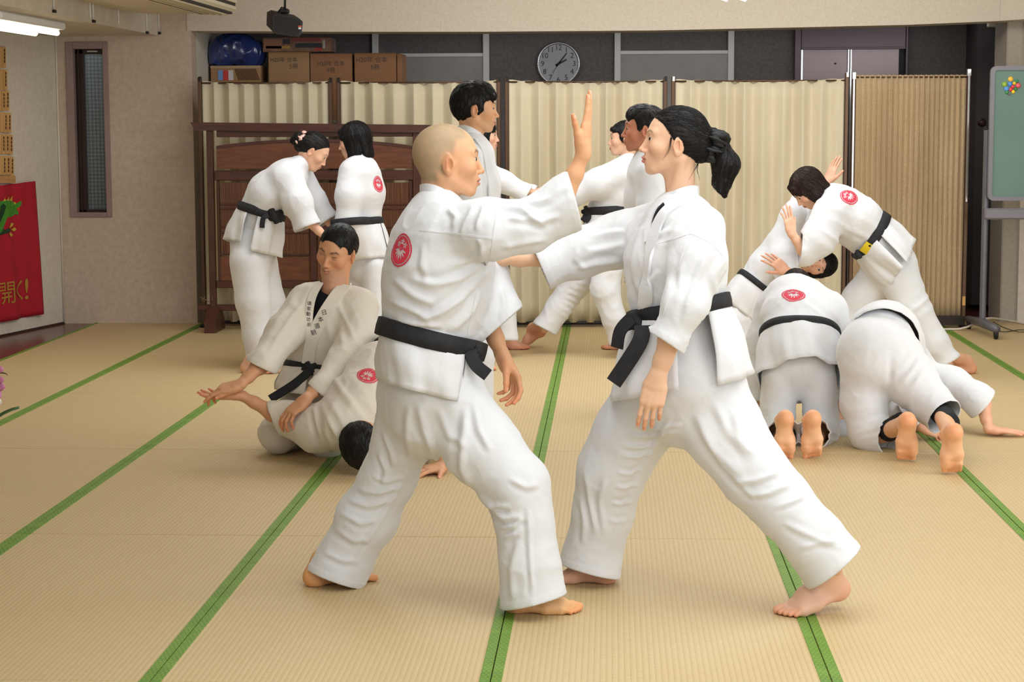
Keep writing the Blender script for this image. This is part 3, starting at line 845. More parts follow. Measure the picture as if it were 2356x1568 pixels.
top = at(655, 27, YP+.03)
MB().tube([top, top+[.004, 0, .08], top+[.012, .0, .7]], .008, 8).build('rod', M['black'], root, True)
MB().box(top+[-.03, -.03, -.012], top+[.03, .03, .02], .008).build('clamp', M['black'], root)
MB().tube([top+[-.05, 0, -.01], top+[-.02, 0, .03], top+[.03, 0, .01]], .006, 6).build('bracket', M['black'], root, True)
# pale hooks under the ceiling at the top edge
for px, lab in ((1674, 'left white ceiling hook at the top edge'), (1717, 'right white ceiling hook at the top edge')):
    p = at(px, 4, 10.5)
    tag(MB().tube([p+[0, 0, .28], p+[0, 0, .02], p+[-.008, 0, .004], p+[-.03, 0, .012], p+[-.034, 0, .03]], [.012, .013, .012, .010, .006], 10).build('ceiling_hook', M['white_paint'], None, True), lab, 'hook', 'white ceiling hooks')
# exit lamp in the right alcove
p = at(2290, 57, 15.2)
tag(MB().box(p+[-.06, -.03, -.018], p+[.06, .03, .03], .006).build('wall_lamp', mat('pale_lamp_cover', (196, 186, 160), .5)), 'small pale lamp cover under the beam at the right', 'lamp')
tag(MB().lathe([(.02, 0), (.035, .02), (.03, .05), (.01, .06)], at(2258, 282, 14.6), (0, -1, 0), 16).build('door_knob', mat('dark_red_knob', (50, 24, 28), .4), None, True), 'dark round knob on the wall beside the chalkboard', 'knob')
# ================================================================== smooth solids for people and cloth
A = lambda *v: np.array(v, float)
def unit(v):
    v = np.asarray(v, float); return v/(np.linalg.norm(v)+1e-12)
class Field:
    """signed distance grid; primitives are blended in one after another"""
    def __init__(s, lo, hi, h):
        s.h = h; s.lo = np.asarray(lo, float)
        n = np.ceil((np.asarray(hi, float)-s.lo)/h).astype(int)+1
        s.ax = [(s.lo[i]+h*np.arange(n[i])).astype(np.float32) for i in range(3)]
        s.F = np.full(tuple(n), .5, np.float32)
    def block(s, lo, hi):
        sl = []
        for i in range(3):
            a = int(np.clip(np.floor((lo[i]-s.lo[i])/s.h), 0, len(s.ax[i])))
            b = int(np.clip(np.ceil((hi[i]-s.lo[i])/s.h)+1, 0, len(s.ax[i])))
            if b <= a: return None
            sl.append(slice(a, b))
        P = np.stack(np.meshgrid(s.ax[0][sl[0]], s.ax[1][sl[1]], s.ax[2][sl[2]], indexing='ij'), -1)
        return tuple(sl), P
    def put(s, sl, d, k, sub=False):
        f = s.F[sl]
        if sub:
            d = -d
            if k <= 0: s.F[sl] = np.maximum(f, d)
            else:
                h = np.maximum(k-np.abs(f-d), 0)/k; s.F[sl] = np.maximum(f, d)+h*h*k*.25
        else:
            if k <= 0: s.F[sl] = np.minimum(f, d)
            else:
                h = np.maximum(k-np.abs(f-d), 0)/k; s.F[sl] = np.minimum(f, d)-h*h*k*.25
    def seg(s, a, b, wa, wb, side=None, k=.02, sub=False):
        """elliptical cone from a to b; wa/wb = radius or (side radius, depth radius)"""
        a, b = np.asarray(a, float), np.asarray(b, float)
        wa = (wa, wa) if np.isscalar(wa) else wa; wb = (wb, wb) if np.isscalar(wb) else wb
        m = max(*wa, *wb)+k+3*s.h
        bl = s.block(np.minimum(a, b)-m, np.maximum(a, b)+m)
        if bl is None: return s
        sl, P = bl
        ax = b-a; L = np.linalg.norm(ax)
        axn = ax/L if L > 1e-9 else A(0, 0, 1)
        if side is None:
            side = np.cross(axn, A(0, 0, 1)) if abs(axn[2]) < .9 else np.cross(axn, A(0, 1, 0))
        side = np.asarray(side, float); side = unit(side-axn*np.dot(side, axn)); nrm = np.cross(axn, side)
        q = P-a.astype(np.float32)
        t = np.clip(q@axn.astype(np.float32)/max(L, 1e-9), 0, 1)
        q = q-t[..., None]*ax.astype(np.float32)
        ws = wa[0]+(wb[0]-wa[0])*t; wn = wa[1]+(wb[1]-wa[1])*t
        v = np.sqrt((q@side.astype(np.float32)/ws)**2+(q@nrm.astype(np.float32)/wn)**2+(q@axn.astype(np.float32)/np.minimum(ws, wn))**2)
        ln = np.sqrt((q*q).sum(-1))
        d = np.where(v > 1e-4, ln*(1-1/np.maximum(v, 1e-4)), -np.minimum(ws, wn))
        s.put(sl, np.maximum(d, -np.minimum(ws, wn)).astype(np.float32), k, sub)
        return s
    def ell(s, c, r, R=None, k=.02, sub=False):
        c = np.asarray(c, float); r = (r, r, r) if np.isscalar(r) else r
        m = max(r)+k+3*s.h
        bl = s.block(c-m, c+m)
        if bl is None: return s
        sl, P = bl
        q = P-c.astype(np.float32)
        if R is not None: q = q@np.asarray(R, np.float32)
        v = np.sqrt(((q/np.asarray(r, np.float32))**2).sum(-1)); ln = np.sqrt((q*q).sum(-1))
        d = np.where(v > 1e-4, ln*(1-1/np.maximum(v, 1e-4)), -min(r))
        s.put(sl, np.maximum(d, -min(r)).astype(np.float32), k, sub)
        return s
    def chain(s, pts, k=.02, side=None):
        """pts: list of (point, ws, wn)"""
        for p, q in zip(pts[:-1], pts[1:]):
            s.seg(p[0], q[0], (p[1], p[2]), (q[1], q[2]), side, k)
        return s
    def plane(s, p, n, keep_below=True):
        P = np.stack(np.meshgrid(*s.ax, indexing='ij'), -1)
        d = (P-np.asarray(p, np.float32))@np.asarray(n, np.float32)
        s.F = np.maximum(s.F, d.astype(np.float32)); return s
    def mesh(s):
        F = s.F; sg = F < 0
        c = sg[:-1, :-1, :-1].astype(np.int8)
        cnt = sum(sg[i:F.shape[0]-1+i, j:F.shape[1]-1+j, k:F.shape[2]-1+k].astype(np.int8) for i in (0, 1) for j in (0, 1) for k in (0, 1))
        act = (cnt > 0) & (cnt < 8)
        idx = np.full(act.shape, -1, np.int64); cells = np.argwhere(act); idx[act] = np.arange(len(cells))
        acc = np.zeros((len(cells), 3)); num = np.zeros(len(cells))
        corner = [(i, j, k) for i in (0, 1) for j in (0, 1) for k in (0, 1)]
        vals = {o: F[cells[:, 0]+o[0], cells[:, 1]+o[1], cells[:, 2]+o[2]] for o in corner}
        for o in corner:
            for a in range(3):
                if o[a]: continue
                e = list(o); e[a] = 1; e = tuple(e)
                v0, v1 = vals[o], vals[e]; x = (v0 < 0) != (v1 < 0)
                t = np.where(x, v0/np.where(x, v0-v1, 1), 0)
                p = np.array(o, float)[None].repeat(len(cells), 0); p[:, a] = t
                acc += np.where(x[:, None], p, 0); num += x
        V = s.lo+s.h*(cells+acc/num[:, None])
        Q = []
        for a in range(3):
            b, c_ = (a+1) % 3, (a+2) % 3
            sl0 = [slice(None)]*3; sl1 = [slice(None)]*3; sl0[a] = slice(0, -1); sl1[a] = slice(1, None)
            x = sg[tuple(sl0)] != sg[tuple(sl1)]
            e = np.argwhere(x)
            ok = (e[:, b] > 0) & (e[:, c_] > 0) & (e[:, b] < F.shape[b]-1) & (e[:, c_] < F.shape[c_]-1)
            e = e[ok]; flip = sg[e[:, 0], e[:, 1], e[:, 2]]
            def g(db, dc):
                i = e.copy(); i[:, b] += db; i[:, c_] += dc; return idx[i[:, 0], i[:, 1], i[:, 2]]
            q = np.stack([g(-1, -1), g(0, -1), g(0, 0), g(-1, 0)], 1)
            q[~flip] = q[~flip][:, ::-1]
            Q.append(q)
        Q = np.concatenate(Q)
        return V, Q[(Q >= 0).all(1)]
def edges_of(Q):
    E = np.concatenate([Q[:, [i, (i+1) % Q.shape[1]]] for i in range(Q.shape[1])])
    return E
def smooth(V, Q, it=2, lam=.5, keep=None):
    E = edges_of(Q); n = len(V)
    deg = np.bincount(E[:, 0], minlength=n)+np.bincount(E[:, 1], minlength=n)
    deg = np.maximum(deg, 1)
    for i in range(it):
        S = np.zeros_like(V)
        for a in range(3):
            S[:, a] = np.bincount(E[:, 0], V[E[:, 1], a], n)+np.bincount(E[:, 1], V[E[:, 0], a], n)
        D = S/deg[:, None]-V
        if keep is not None: D[keep] = 0
        V = V+lam*D
    return V
def normals(V, Q):
    n = np.cross(V[Q[:, 2]]-V[Q[:, 0]], V[Q[:, 3]]-V[Q[:, 1]]) if Q.shape[1] == 4 else np.cross(V[Q[:, 1]]-V[Q[:, 0]], V[Q[:, 2]]-V[Q[:, 0]])
    N = np.zeros_like(V)
    for i in range(Q.shape[1]):
        for a in range(3): N[:, a] += np.bincount(Q[:, i], n[:, a], len(V))
    return N/(np.linalg.norm(N, axis=1)[:, None]+1e-12)
def compact(V, Q, extra=()):
    used = np.zeros(len(V), bool); used[Q.ravel()] = True
    m = np.cumsum(used)-1
    return (V[used], m[Q])+tuple(x[used] for x in extra)
_perm = rng.permutation(256)
_perm = np.concatenate([_perm, _perm, _perm])
_grad = rng.normal(size=(256, 3)); _grad /= np.linalg.norm(_grad, axis=1)[:, None]
def pnoise(P):
    P = np.asarray(P, float); i = np.floor(P).astype(int); f = P-i; i &= 255
    u = f*f*f*(f*(f*6-15)+10); r = 0
    for a in (0, 1):
        for b in (0, 1):
            for c in (0, 1):
                h = _perm[_perm[_perm[(i[:, 0]+a) & 255]+((i[:, 1]+b) & 255)]+((i[:, 2]+c) & 255)]
                g = (_grad[h]*(f-A(a, b, c))).sum(1)
                w = (u[:, 0] if a else 1-u[:, 0])*(u[:, 1] if b else 1-u[:, 1])*(u[:, 2] if c else 1-u[:, 2])
                r = r+w*g
    return r
def quick_mesh(name, V, Q, m, parent, cols=None, origin=None, smooth_shade=True):
    """fast numpy -> mesh object (quads), placed at origin, parented"""
    V = np.asarray(V, float); Q = np.asarray(Q)
    origin = V.mean(0) if origin is None else np.asarray(origin, float)
    me = bpy.data.meshes.new(name); n, k = len(Q), Q.shape[1]
    me.vertices.add(len(V)); me.vertices.foreach_set('co', (V-origin).astype(np.float32).ravel())
    me.loops.add(n*k); me.loops.foreach_set('vertex_index', Q.astype(np.int32).ravel())
    me.polygons.add(n); me.polygons.foreach_set('loop_start', np.arange(0, n*k, k, dtype=np.int32))
    try: me.polygons.foreach_set('loop_total', np.full(n, k, np.int32))
    except Exception: pass
    me.polygons.foreach_set('use_smooth', np.full(n, smooth_shade))
    me.materials.append(m)
    if cols is not None:
        at_ = me.color_attributes.new('Col', 'FLOAT_COLOR', 'POINT')
        c4 = np.ones((len(V), 4), np.float32); c4[:, :3] = cols; at_.data.foreach_set('color', c4.ravel())
    me.update(calc_edges=True); me.validate()
    o = bpy.data.objects.new(name, me); link(o); o.location = origin
    if parent is not None: set_parent(o, parent)
    return o
def lin(*rgb): return np.array(srgb(*rgb)[:3])
def sstep(x, a, b):
    t = np.clip((x-a)/(b-a), 0, 1); return t*t*(3-2*t)

# ------------------------------------------------------------------ head
def head_frame(c, yaw, pitch, roll):
    """columns: person's left, forward, up.  yaw 0 looks to picture right (+x), 90 away (+y), -90 to the camera"""
    y, p, r = math.radians(yaw), math.radians(pitch), math.radians(roll)
    f = A(math.cos(y)*math.cos(p), math.sin(y)*math.cos(p), math.sin(p))
    l = A(-math.sin(y), math.cos(y), 0); u = np.cross(f, l)*1.
    u = np.cross(f, l); u = -u if u[2] < 0 else u
    l2 = math.cos(r)*l+math.sin(r)*u; u2 = -math.sin(r)*l+math.cos(r)*u
    return np.stack([l2, f, u2], 1)
EYE = A(.0315, .0765, .004)
def build_head(h, female=False, neck=None, neck_r=.056, jaw=1., mouth_open=0., eyes=1., bald=False, skin=(222, 178, 146), chest=None, brow=(40, 30, 26), stubble=0., brow_w=1.):
    """canonical head (metres, origin between the ears at eye height, y forward, z up); neck = point in head space"""
    lo = A(-.125, -.16, -.20); hi = A(.125, .15, .14)
    if neck is not None:
        lo = np.minimum(lo, neck-.10); hi = np.maximum(hi, neck+A(.10, .10, .02))
    f = Field(lo, hi, h)
    fw = .95 if female else 1.
    f.ell((0, -.014, .034), (.0755, .0945, .082), k=.0)
    f.ell((0, -.045, .012), (.068, .058, .066), k=.03)
    f.ell((0, .030, .004), (.0635*fw, .062, .080), k=.03)
    f.ell((0, .028, -.055), (.050*jaw*fw, .050, .052), k=.03)
    for s_ in (-1, 1):
        f.seg((s_*.052*jaw*fw, -.006, -.052), (s_*.026*jaw, .058, -.096), .014, .013, k=.022)
        f.seg((s_*.054*jaw*fw, -.006, -.050), (s_*.060*fw, -.002, -.012), .012, .012, k=.022)
        f.ell((s_*.043, .056, -.024), (.022, .023, .020), k=.03)
        f.seg((s_*.012, .086, .026), (s_*.046, .068, .026), (.009, .007), (.007, .006), k=.018)
    f.ell((0, .072, -.100), (.017, .016, .014), k=.024)
    f.ell((0, .072, -.062), (.028, .026, .028), k=.022)
    # eye hollows, lids
    for s_ in (-1, 1):
        f.ell((s_*EYE[0], .098, .004), (.019, .013, .012), k=.014, sub=True)
        f.ell((s_*EYE[0], EYE[1]-.001, EYE[2]), .0138, k=.004)
    # nose
    nl = .90 if female else 1.
    f.seg((0, .086, .012), (0, .0985+.008*nl, -.030), .0065, .0088, k=.012)
    f.ell((0, .100+.009*nl, -.034), (.0098, .0095, .0085), k=.006)
    for s_ in (-1, 1):
        f.ell((s_*.0115, .0985, -.038), (.0072, .0095, .0065), k=.005)
        f.ell((s_*.0062, .1045, -.0445), (.0034, .0045, .003), k=.003, sub=True)
    # mouth
    mo = mouth_open
    for s_ in (-1, 1):
        f.seg((0, .0995, -.0605), (s_*.021, .085, -.0645), (.0062, .0055), (.0028, .003), k=.005)
        f.seg((0, .0975, -.0705-mo), (s_*.0195, .0845, -.0665-mo*.5), (.0066, .006), (.0028, .003), k=.005)
    f.seg((-.021, .091, -.0658), (0, .104, -.0653-mo*.5), .0016, .0018+mo*.5, k=.002, sub=True)
    f.seg((.021, .091, -.0658), (0, .104, -.0653-mo*.5), .0016, .0018+mo*.5, k=.002, sub=True)
    # lids' opening
    if eyes > 0:
        for s_ in (-1, 1):
            f.seg((s_*(EYE[0]-.0115), .0915, EYE[2]-.002), (s_*(EYE[0]+.0115), .0845, EYE[2]+.001), (.0072*eyes**.5*1.0, .0046*eyes), (.0068, .0036*eyes), side=(0, 1, 0), k=.0015, sub=True)
    # ears
    for s_ in (-1, 1):
        R = np.stack([unit(A(.90, -.42*1, 0)*A(s_, 1, 1)), unit(A(.42, .90, 0)*A(s_, 1, 1)), A(0, 0, 1)], 1)
        c = A(s_*.0785*fw, -.012, -.010)
        f.ell(c, (.0078, .0205, .0345), R, k=.005)
        f.ell(c+A(s_*.001, .004, -.024), (.006, .011, .012), k=.006)
        f.ell(c+A(s_*.0075, .0045, -.002), (.0060, .0105, .0180), R, k=.003, sub=True)
        f.seg(c+A(s_*.008, -.006, .018), c+A(s_*.009, -.010, -.006), .0022, .0020, k=.002, sub=True)
        f.seg(c+A(s_*.0055, -.003, .014), c+A(s_*.0062, -.005, -.012), .0026, .0022, k=.003)
        f.ell(c+A(s_*.003, .0175, -.004), (.004, .005, .006), k=.003)
    # neck
    if neck is not None:
        nr = neck_r
        f.seg((0, -.030, -.050), neck, nr*.98, nr*1.08, k=.028)
        for s_ in (-1, 1):                       # the two neck muscles
            f.seg((s_*.047, -.030, -.050), neck+A(s_*.018, .038, .012), .012, .012, k=.018)
        f.seg((0, .010, -.100), neck+A(0, .032, .03), .016, .018, k=.024)
    if chest is not None:
        for (p, r) in chest: f.ell(p, r, k=.05)
    V, Q = f.mesh(); V = smooth(V, Q, 2, .45)
    return V, Q
def head_colors(V, skin, female, bald, brow, stubble=0., lips=None, brow_on=True):
    x, y, z = np.abs(V[:, 0]), V[:, 1], V[:, 2]
    C = np.tile(lin(*skin), (len(V), 1))
    def mixc(w, rgb): 
        nonlocal C
        C = C*(1-w[:, None])+lin(*rgb)*w[:, None]
    s3 = np.array(skin, float)
    red = tuple(np.clip(s3*[1.0, .86, .82], 0, 255)); dark = tuple(np.clip(s3*[.86, .80, .76], 0, 255))
    mixc(.5*np.exp(-(((x-.043)/.022)**2+((z+.03)/.02)**2))*(y > .02), red)
    ear = np.exp(-(((x-.082)/.012)**2+((y+.012)/.022)**2+((z+.008)/.034)**2)); mixc(.55*ear, red)
    mixc(.5*np.exp(-((x/.013)**2+((z+.037)/.009)**2))*(y > .095), red)
    # lips
    lw = 1-((x/.0215)**2)
    up = (z < -.0570-.004*(x/.02)**2) & (z > -.0775+.006*(x/.02)**2) & (lw > 0) & (y > .083)
    mixc(np.where(up, .75*np.clip(lw*3, 0, 1), 0), lips or ((196, 112, 104) if female else (184, 116, 100)))
    mixc(np.where((np.abs(z+.0653) < .0016) & (x < .021) & (y > .083), .7, 0), (96, 48, 42))
    # brows
    if brow_on:
        bz = .0265+.0055*sstep(x, .012, .036)-.006*sstep(x, .036, .052)
        bw = (.0036 if female else .0054)*(1-.5*sstep(x, .030, .052))
        w = np.exp(-((z-bz)/bw)**2)*sstep(x, .010, .016)*(1-sstep(x, .046, .054))*(y > .045)
        nz = .75+.25*pnoise(V*A(500, 200, 200))
        mixc(np.clip(w*nz*(.95 if female else 1.15), 0, 1), brow)
    # lash line
    for zz, a in ((.0042, 1.),):
        e = np.stack([x-EYE[0], y-EYE[1], z-EYE[2]], 1)
    d = np.linalg.norm(e, axis=1)
    lash = (d > .0112) & (d < .0160) & (z > EYE[2]+.0012) & (z < EYE[2]+.0070) & (y > .0805) & (x < EYE[0]+.0135)
    mixc(np.where(lash, .8, 0), (40, 27, 24))
    under = (np.abs(d-.0125) < .0018) & (z < EYE[2]-.001) & (z > EYE[2]-.007) & (y > .080)
    mixc(np.where(under, .30, 0), (120, 80, 66))
    mixc(np.where((z < -.040) & (z > -.049) & (x < .011) & (y > .0985), .35, 0), (110, 60, 48))
    if stubble:
        w = stubble*np.clip(sstep(-z, .046, .062)*sstep(y, .02, .05)*(1-np.exp(-((x/.022)**2+((z+.0665)/.009)**2))), 0, 1)
        mixc(w, (150, 120, 104))
    if bald:
        hz = .052-.9*(y-.055)*0
        # shaved hair area: behind the hairline, above the nape
        hl = .052+.018*np.cos(x/.075*1.2)                  # hairline height at the forehead
        w = sstep(z-(hl-.0)+.0, -.006, .012)*sstep(-y, -.085, -.03)
        side = sstep(-(y-.012-.35*(z-.03)), -.006, .016)*sstep(z, -.060, -.02)
        nape = sstep(-(y+.035), -.005, .02)*sstep(z, -.085, -.055)
        w = np.maximum(np.maximum(w*sstep(-y, -.075, -.04), side*(y < .03)), nape)*(1-np.clip(ear*1.6, 0, 1))
        nz = .88+.25*pnoise(V*260)+.25*pnoise(V*45)
        mixc(np.clip(w*.98*nz, 0, 1), (158, 142, 112))
    return C
def eyeballs(Rm, c, sc, gaze=(0, 1, 0), parent=None, mat_=None):
    for s_ in (-1, 1):
        n, m_ = 20, 14; V = []; Q = []
        r = .0122
        g = unit(gaze); ref = A(0, 0, 1); a = unit(np.cross(g, ref)); b = np.cross(a, g)
        for i in range(m_+1):
            th = math.pi*i/m_
            for k in range(n):
                ph = 2*math.pi*k/n; V.append(r*(g*math.cos(th)+math.sin(th)*(a*math.cos(ph)+b*math.sin(ph))))
        for i in range(m_):
            for k in range(n): Q.append((i*n+k, i*n+(k+1) % n, (i+1)*n+(k+1) % n, (i+1)*n+k))
        V = np.array(V); ang = np.arccos(np.clip(V@g/r, -1, 1))
        C = np.tile(lin(206, 196, 190), (len(V), 1)); C[ang < .62] = lin(34, 22, 17); C[ang < .28] = lin(8, 8, 8)
        V = V+EYE*A(s_, 1, 1)+A(0, 0, 0)
        quick_mesh('eye', (V*sc)@Rm.T+c, np.array(Q), mat_, parent, C)

# ------------------------------------------------------------------ hand (canonical: wrist at origin, fingers +y, back of hand +z, thumb side +x)
def rotx(v, a):
    c, s_ = math.cos(a), math.sin(a); return A(v[0], c*v[1]-s_*v[2], s_*v[1]+c*v[2])
def build_hand(h, curls, spread=.06, thumb=(.5, .3, .2), forearm=None, arm_r=.030, thin=1., wrist_r=None):
    """curls: 4 x (a1,a2,a3) degrees; thumb: (out, down, bend); forearm: point in hand space"""
    lo = A(-.075, -.07, -.13); hi = A(.105, .215, .075)
    if forearm is not None:
        lo = np.minimum(lo, forearm-.06); hi = np.maximum(hi, forearm+.06)
    f = Field(lo, hi, h)
    t = thin
    f.seg((0, -.004, 0), (0.0, .030, 0), (.029, .020*t), (.036, .017*t), side=(1, 0, 0), k=.012)
    f.seg((.0, .030, 0), (.0, .082, .001), (.037, .0165*t), (.0395, .0125*t), side=(1, 0, 0), k=.014)
    mcp = [A(.0295, .088, .001), A(.0100, .094, .003), A(-.0105, .090, .002), A(-.0290, .080, -.001)]
    Ls = [(.042, .026, .022), (.046, .030, .023), (.042, .028, .022), (.033, .021, .019)]
    rs = [(.0092, .0082, .0076, .0064), (.0094, .0084, .0077, .0064), (.0090, .0080, .0074, .0062), (.0080, .0072, .0066, .0056)]
    nails = []
    for i in range(4):
        p = mcp[i]; d0 = A(math.sin(spread*(1.5-i)), math.cos(spread*(1.5-i)), 0)
        f.seg(p-A(0, .035, .0), p, .0085*t+.001, rs[i][0]*t+.0006, k=.012)
        ang = 0
        sv = unit(np.cross(d0, A(0, 0, 1)))
        for j in range(3):
            ang += math.radians(curls[i][j])
            d_ = d0*math.cos(ang)-A(0, 0, 1)*math.sin(ang)
            q = p+d_*Ls[i][j]
            f.seg(p, q, rs[i][j], rs[i][j+1], k=.004)
            up = A(0, 0, 1)*math.cos(ang)+d0*math.sin(ang)
            p = q
        nails.append((p-d_*.003, up))
    # thumb
    out, down, bend = thumb
    b0 = A(.020, .020, -.006)
    d1 = unit(A(math.sin(out), math.cos(out), -math.sin(down)))
    p1 = b0+d1*.042
    f.seg(b0, p1, (.0175), .0125, k=.014)
    d2 = unit(d1+A(-.9*bend, .55*bend, -.15*bend)); p2 = p1+d2*.034
    d3 = unit(d2+A(-.9*bend, .45*bend, -.2*bend)); p3 = p2+d3*.026
    f.seg(p1, p2, .0112, .0096, k=.005); f.seg(p2, p3, .0096, .0078, k=.004)
    nails.append((p3-d3*.004, unit(A(.5, .0, 1)-d3*np.dot(d3, A(.5, 0, 1)))))
    f.ell((.020, .034, -.010), (.017, .028, .012), k=.014); f.ell((-.020, .032, -.008), (.014, .028, .011), k=.014)
    if forearm is not None:
        fl = np.linalg.norm(forearm); fd = forearm/fl
        m1 = fd*min(.07, fl*.3); m2 = fd*fl*.75
        f.seg((0, .004, 0), m1, (.028, .0205*t), (arm_r*.95, arm_r*.82), side=(1, 0, 0), k=.015)
        f.seg(m1, m2, (arm_r*.95, arm_r*.82), (arm_r*1.32, arm_r*1.22), side=(1, 0, 0), k=.02)
        f.seg(m2, forearm, arm_r*1.3, arm_r*1.25, k=.02)
    V, Q = f.mesh(); V = smooth(V, Q, 1, .4)
    return V, Q, nails
def hand_colors(V, nails, skin):
    C = np.tile(lin(*skin), (len(V), 1)); s3 = np.array(skin, float)
    red = lin(*np.clip(s3*[1.0, .82, .76], 0, 255))
    tip = np.zeros(len(V))
    for p, up in nails:
        d = np.linalg.norm(V-p, axis=1); tip = np.maximum(tip, np.exp(-(d/.022)**2))
    palm = np.clip(-V[:, 2]/.02, 0, 1)*(V[:, 1] > 0)*.35
    w = np.clip(.5*tip+palm, 0, .7); C = C*(1-w[:, None])+red*w[:, None]
    for p, up in nails:
        q = V-(p+up*.007); d = np.linalg.norm(q, axis=1)
        w = np.where(d < .0065, .6, 0); C = C*(1-w[:, None])+lin(236, 196, 178)*w[:, None]
    return C
# ------------------------------------------------------------------ foot (canonical: ball of the foot at origin on the ground, toes +y, up +z, big toe +x)
def build_foot(h, lift=0., toe_up=0., shin=None, shin_r=.040, s=1.):
    """lift: heel raised by this angle about the ball (deg); shin: point in foot space"""
    la = math.radians(lift)
    def R(p):
        p = A(*p); return rotx(p, -la) if True else p
    lo = A(-.07, -.22, -.03); hi = A(.07, .11, .30)
    if shin is not None:
        lo = np.minimum(lo, shin-.07); hi = np.maximum(hi, shin+.07)
    f = Field(lo, hi, h)
    heel, ank = (0.0, -.150, .030), (0, -.118, .080)
    f.ell(R(heel), (.030, .033, .030), k=.02)
    f.seg(R(heel), R(ank), (.030), (.034), k=.03)
    f.seg(R((0.0, -.140, .022)), R((-.012, -.05, .020)), (.030, .022), (.034, .020), side=(1, 0, 0), k=.02)
    f.seg(R((0, -.100, .062)), R((.006, -.045, .042)), (.034, .032), (.037, .026), side=(1, 0, 0), k=.03)
    f.seg(R((.006, -.045, .040)), R((.002, -.002, .022)), (.038, .026), (.044, .0195), side=(1, 0, 0), k=.025)
    f.seg(R((.026, -.03, .020)), R((.026, .0, .018)), .020, .019, k=.02)
    f.seg(R((-.030, -.05, .016)), R((-.030, -.004, .014)), .016, .0155, k=.02)
    toes = [((.026, .006, .016), (.030, .056, .012), .0150, .0125), ((.007, .010, .014), (.009, .056, .010), .0100, .0088), ((-.009, .008, .013), (-.008, .049, .0095), .0096, .0084),
            ((-.022, .003, .012), (-.022, .040, .009), .0092, .0080), ((-.034, -.004, .011), (-.036, .028, .0085), .0088, .0076)]
    nails = []
    ta = math.radians(toe_up)
    for a, b, ra, rb in toes:
        bb = A(*a)+rotx(A(*b)-A(*a), ta)
        f.seg(a, (A(*a)+bb)/2+A(0, 0, .004), ra, ra*.88, k=.008); f.seg((A(*a)+bb)/2+A(0, 0, .004), bb, ra*.88, rb, k=.004)
        nails.append((bb, rotx(A(0, .2, 1), ta)))
    if lift < 5:
        f.F = np.maximum(f.F, (-f.ax[2]+.0005)[None, None, :])
    if shin is not None:
        a = A(*R(ank)); f.seg(a, shin, (.033, .037), shin_r, k=.03)
        for s_ in (-1, 1): f.ell(a+A(s_*.030, 0, .004), .013, k=.012)
        f.seg(A(*R((0, -.150, .055))), a+(shin-a)*.45-A(0, .02, 0), .013, .018, k=.03)
    V, Q = f.mesh(); V = smooth(V, Q, 1, .4)
    return V*s, Q, [(p*s, u) for p, u in nails]
def foot_colors(V, nails, skin, lift):
    C = np.tile(lin(*skin), (len(V), 1)); s3 = np.array(skin, float)
    red = lin(*np.clip(s3*[.98, .80, .66], 0, 255)); n = pnoise(V*30)
    tip = np.zeros(len(V))
    for p, up in nails: tip = np.maximum(tip, np.exp(-(np.linalg.norm(V-p, axis=1)/.022)**2))
    heel = rotx(A(0, -.165, .02), -math.radians(lift)); tip = np.maximum(tip, .9*np.exp(-(np.linalg.norm(V-heel, axis=1)/.045)**2))
    tip = np.maximum(tip, .7*np.exp(-(np.linalg.norm(V-A(.0, -.004, .0), axis=1)/.038)**2)*(1 if lift > 30 else .3))
    w = np.clip(tip*.75+.1*n, 0, .8); C = C*(1-w[:, None])+red*w[:, None]
    return C
# ================================================================== people in practice clothes
M['skin'] = m_vcol('skin', .46, .22, .08, 300.)
M['eye'] = m_vcol('eye_wet', .12, 0., spec=.6)
M['gi'] = m_gi('white_cotton_gi', (226, 228, 232), (219, 221, 225))
M['gi_cream'] = m_gi('cream_cotton_gi', (226, 220, 207), (217, 210, 196))
M['belt'] = m_belt()
M['under'] = mat('black_undershirt', (20, 22, 28), .85)
M['hair'] = m_hair('black_hair', (9, 8, 9), (24, 21, 21))
M['hair_brown'] = m_hair('dark_brown_hair', (24, 15, 12), (58, 38, 30))
M['emblem'] = mat('red_print', (212, 58, 78), .8)
M['silk'] = mat('gold_thread', (190, 150, 60), .6)

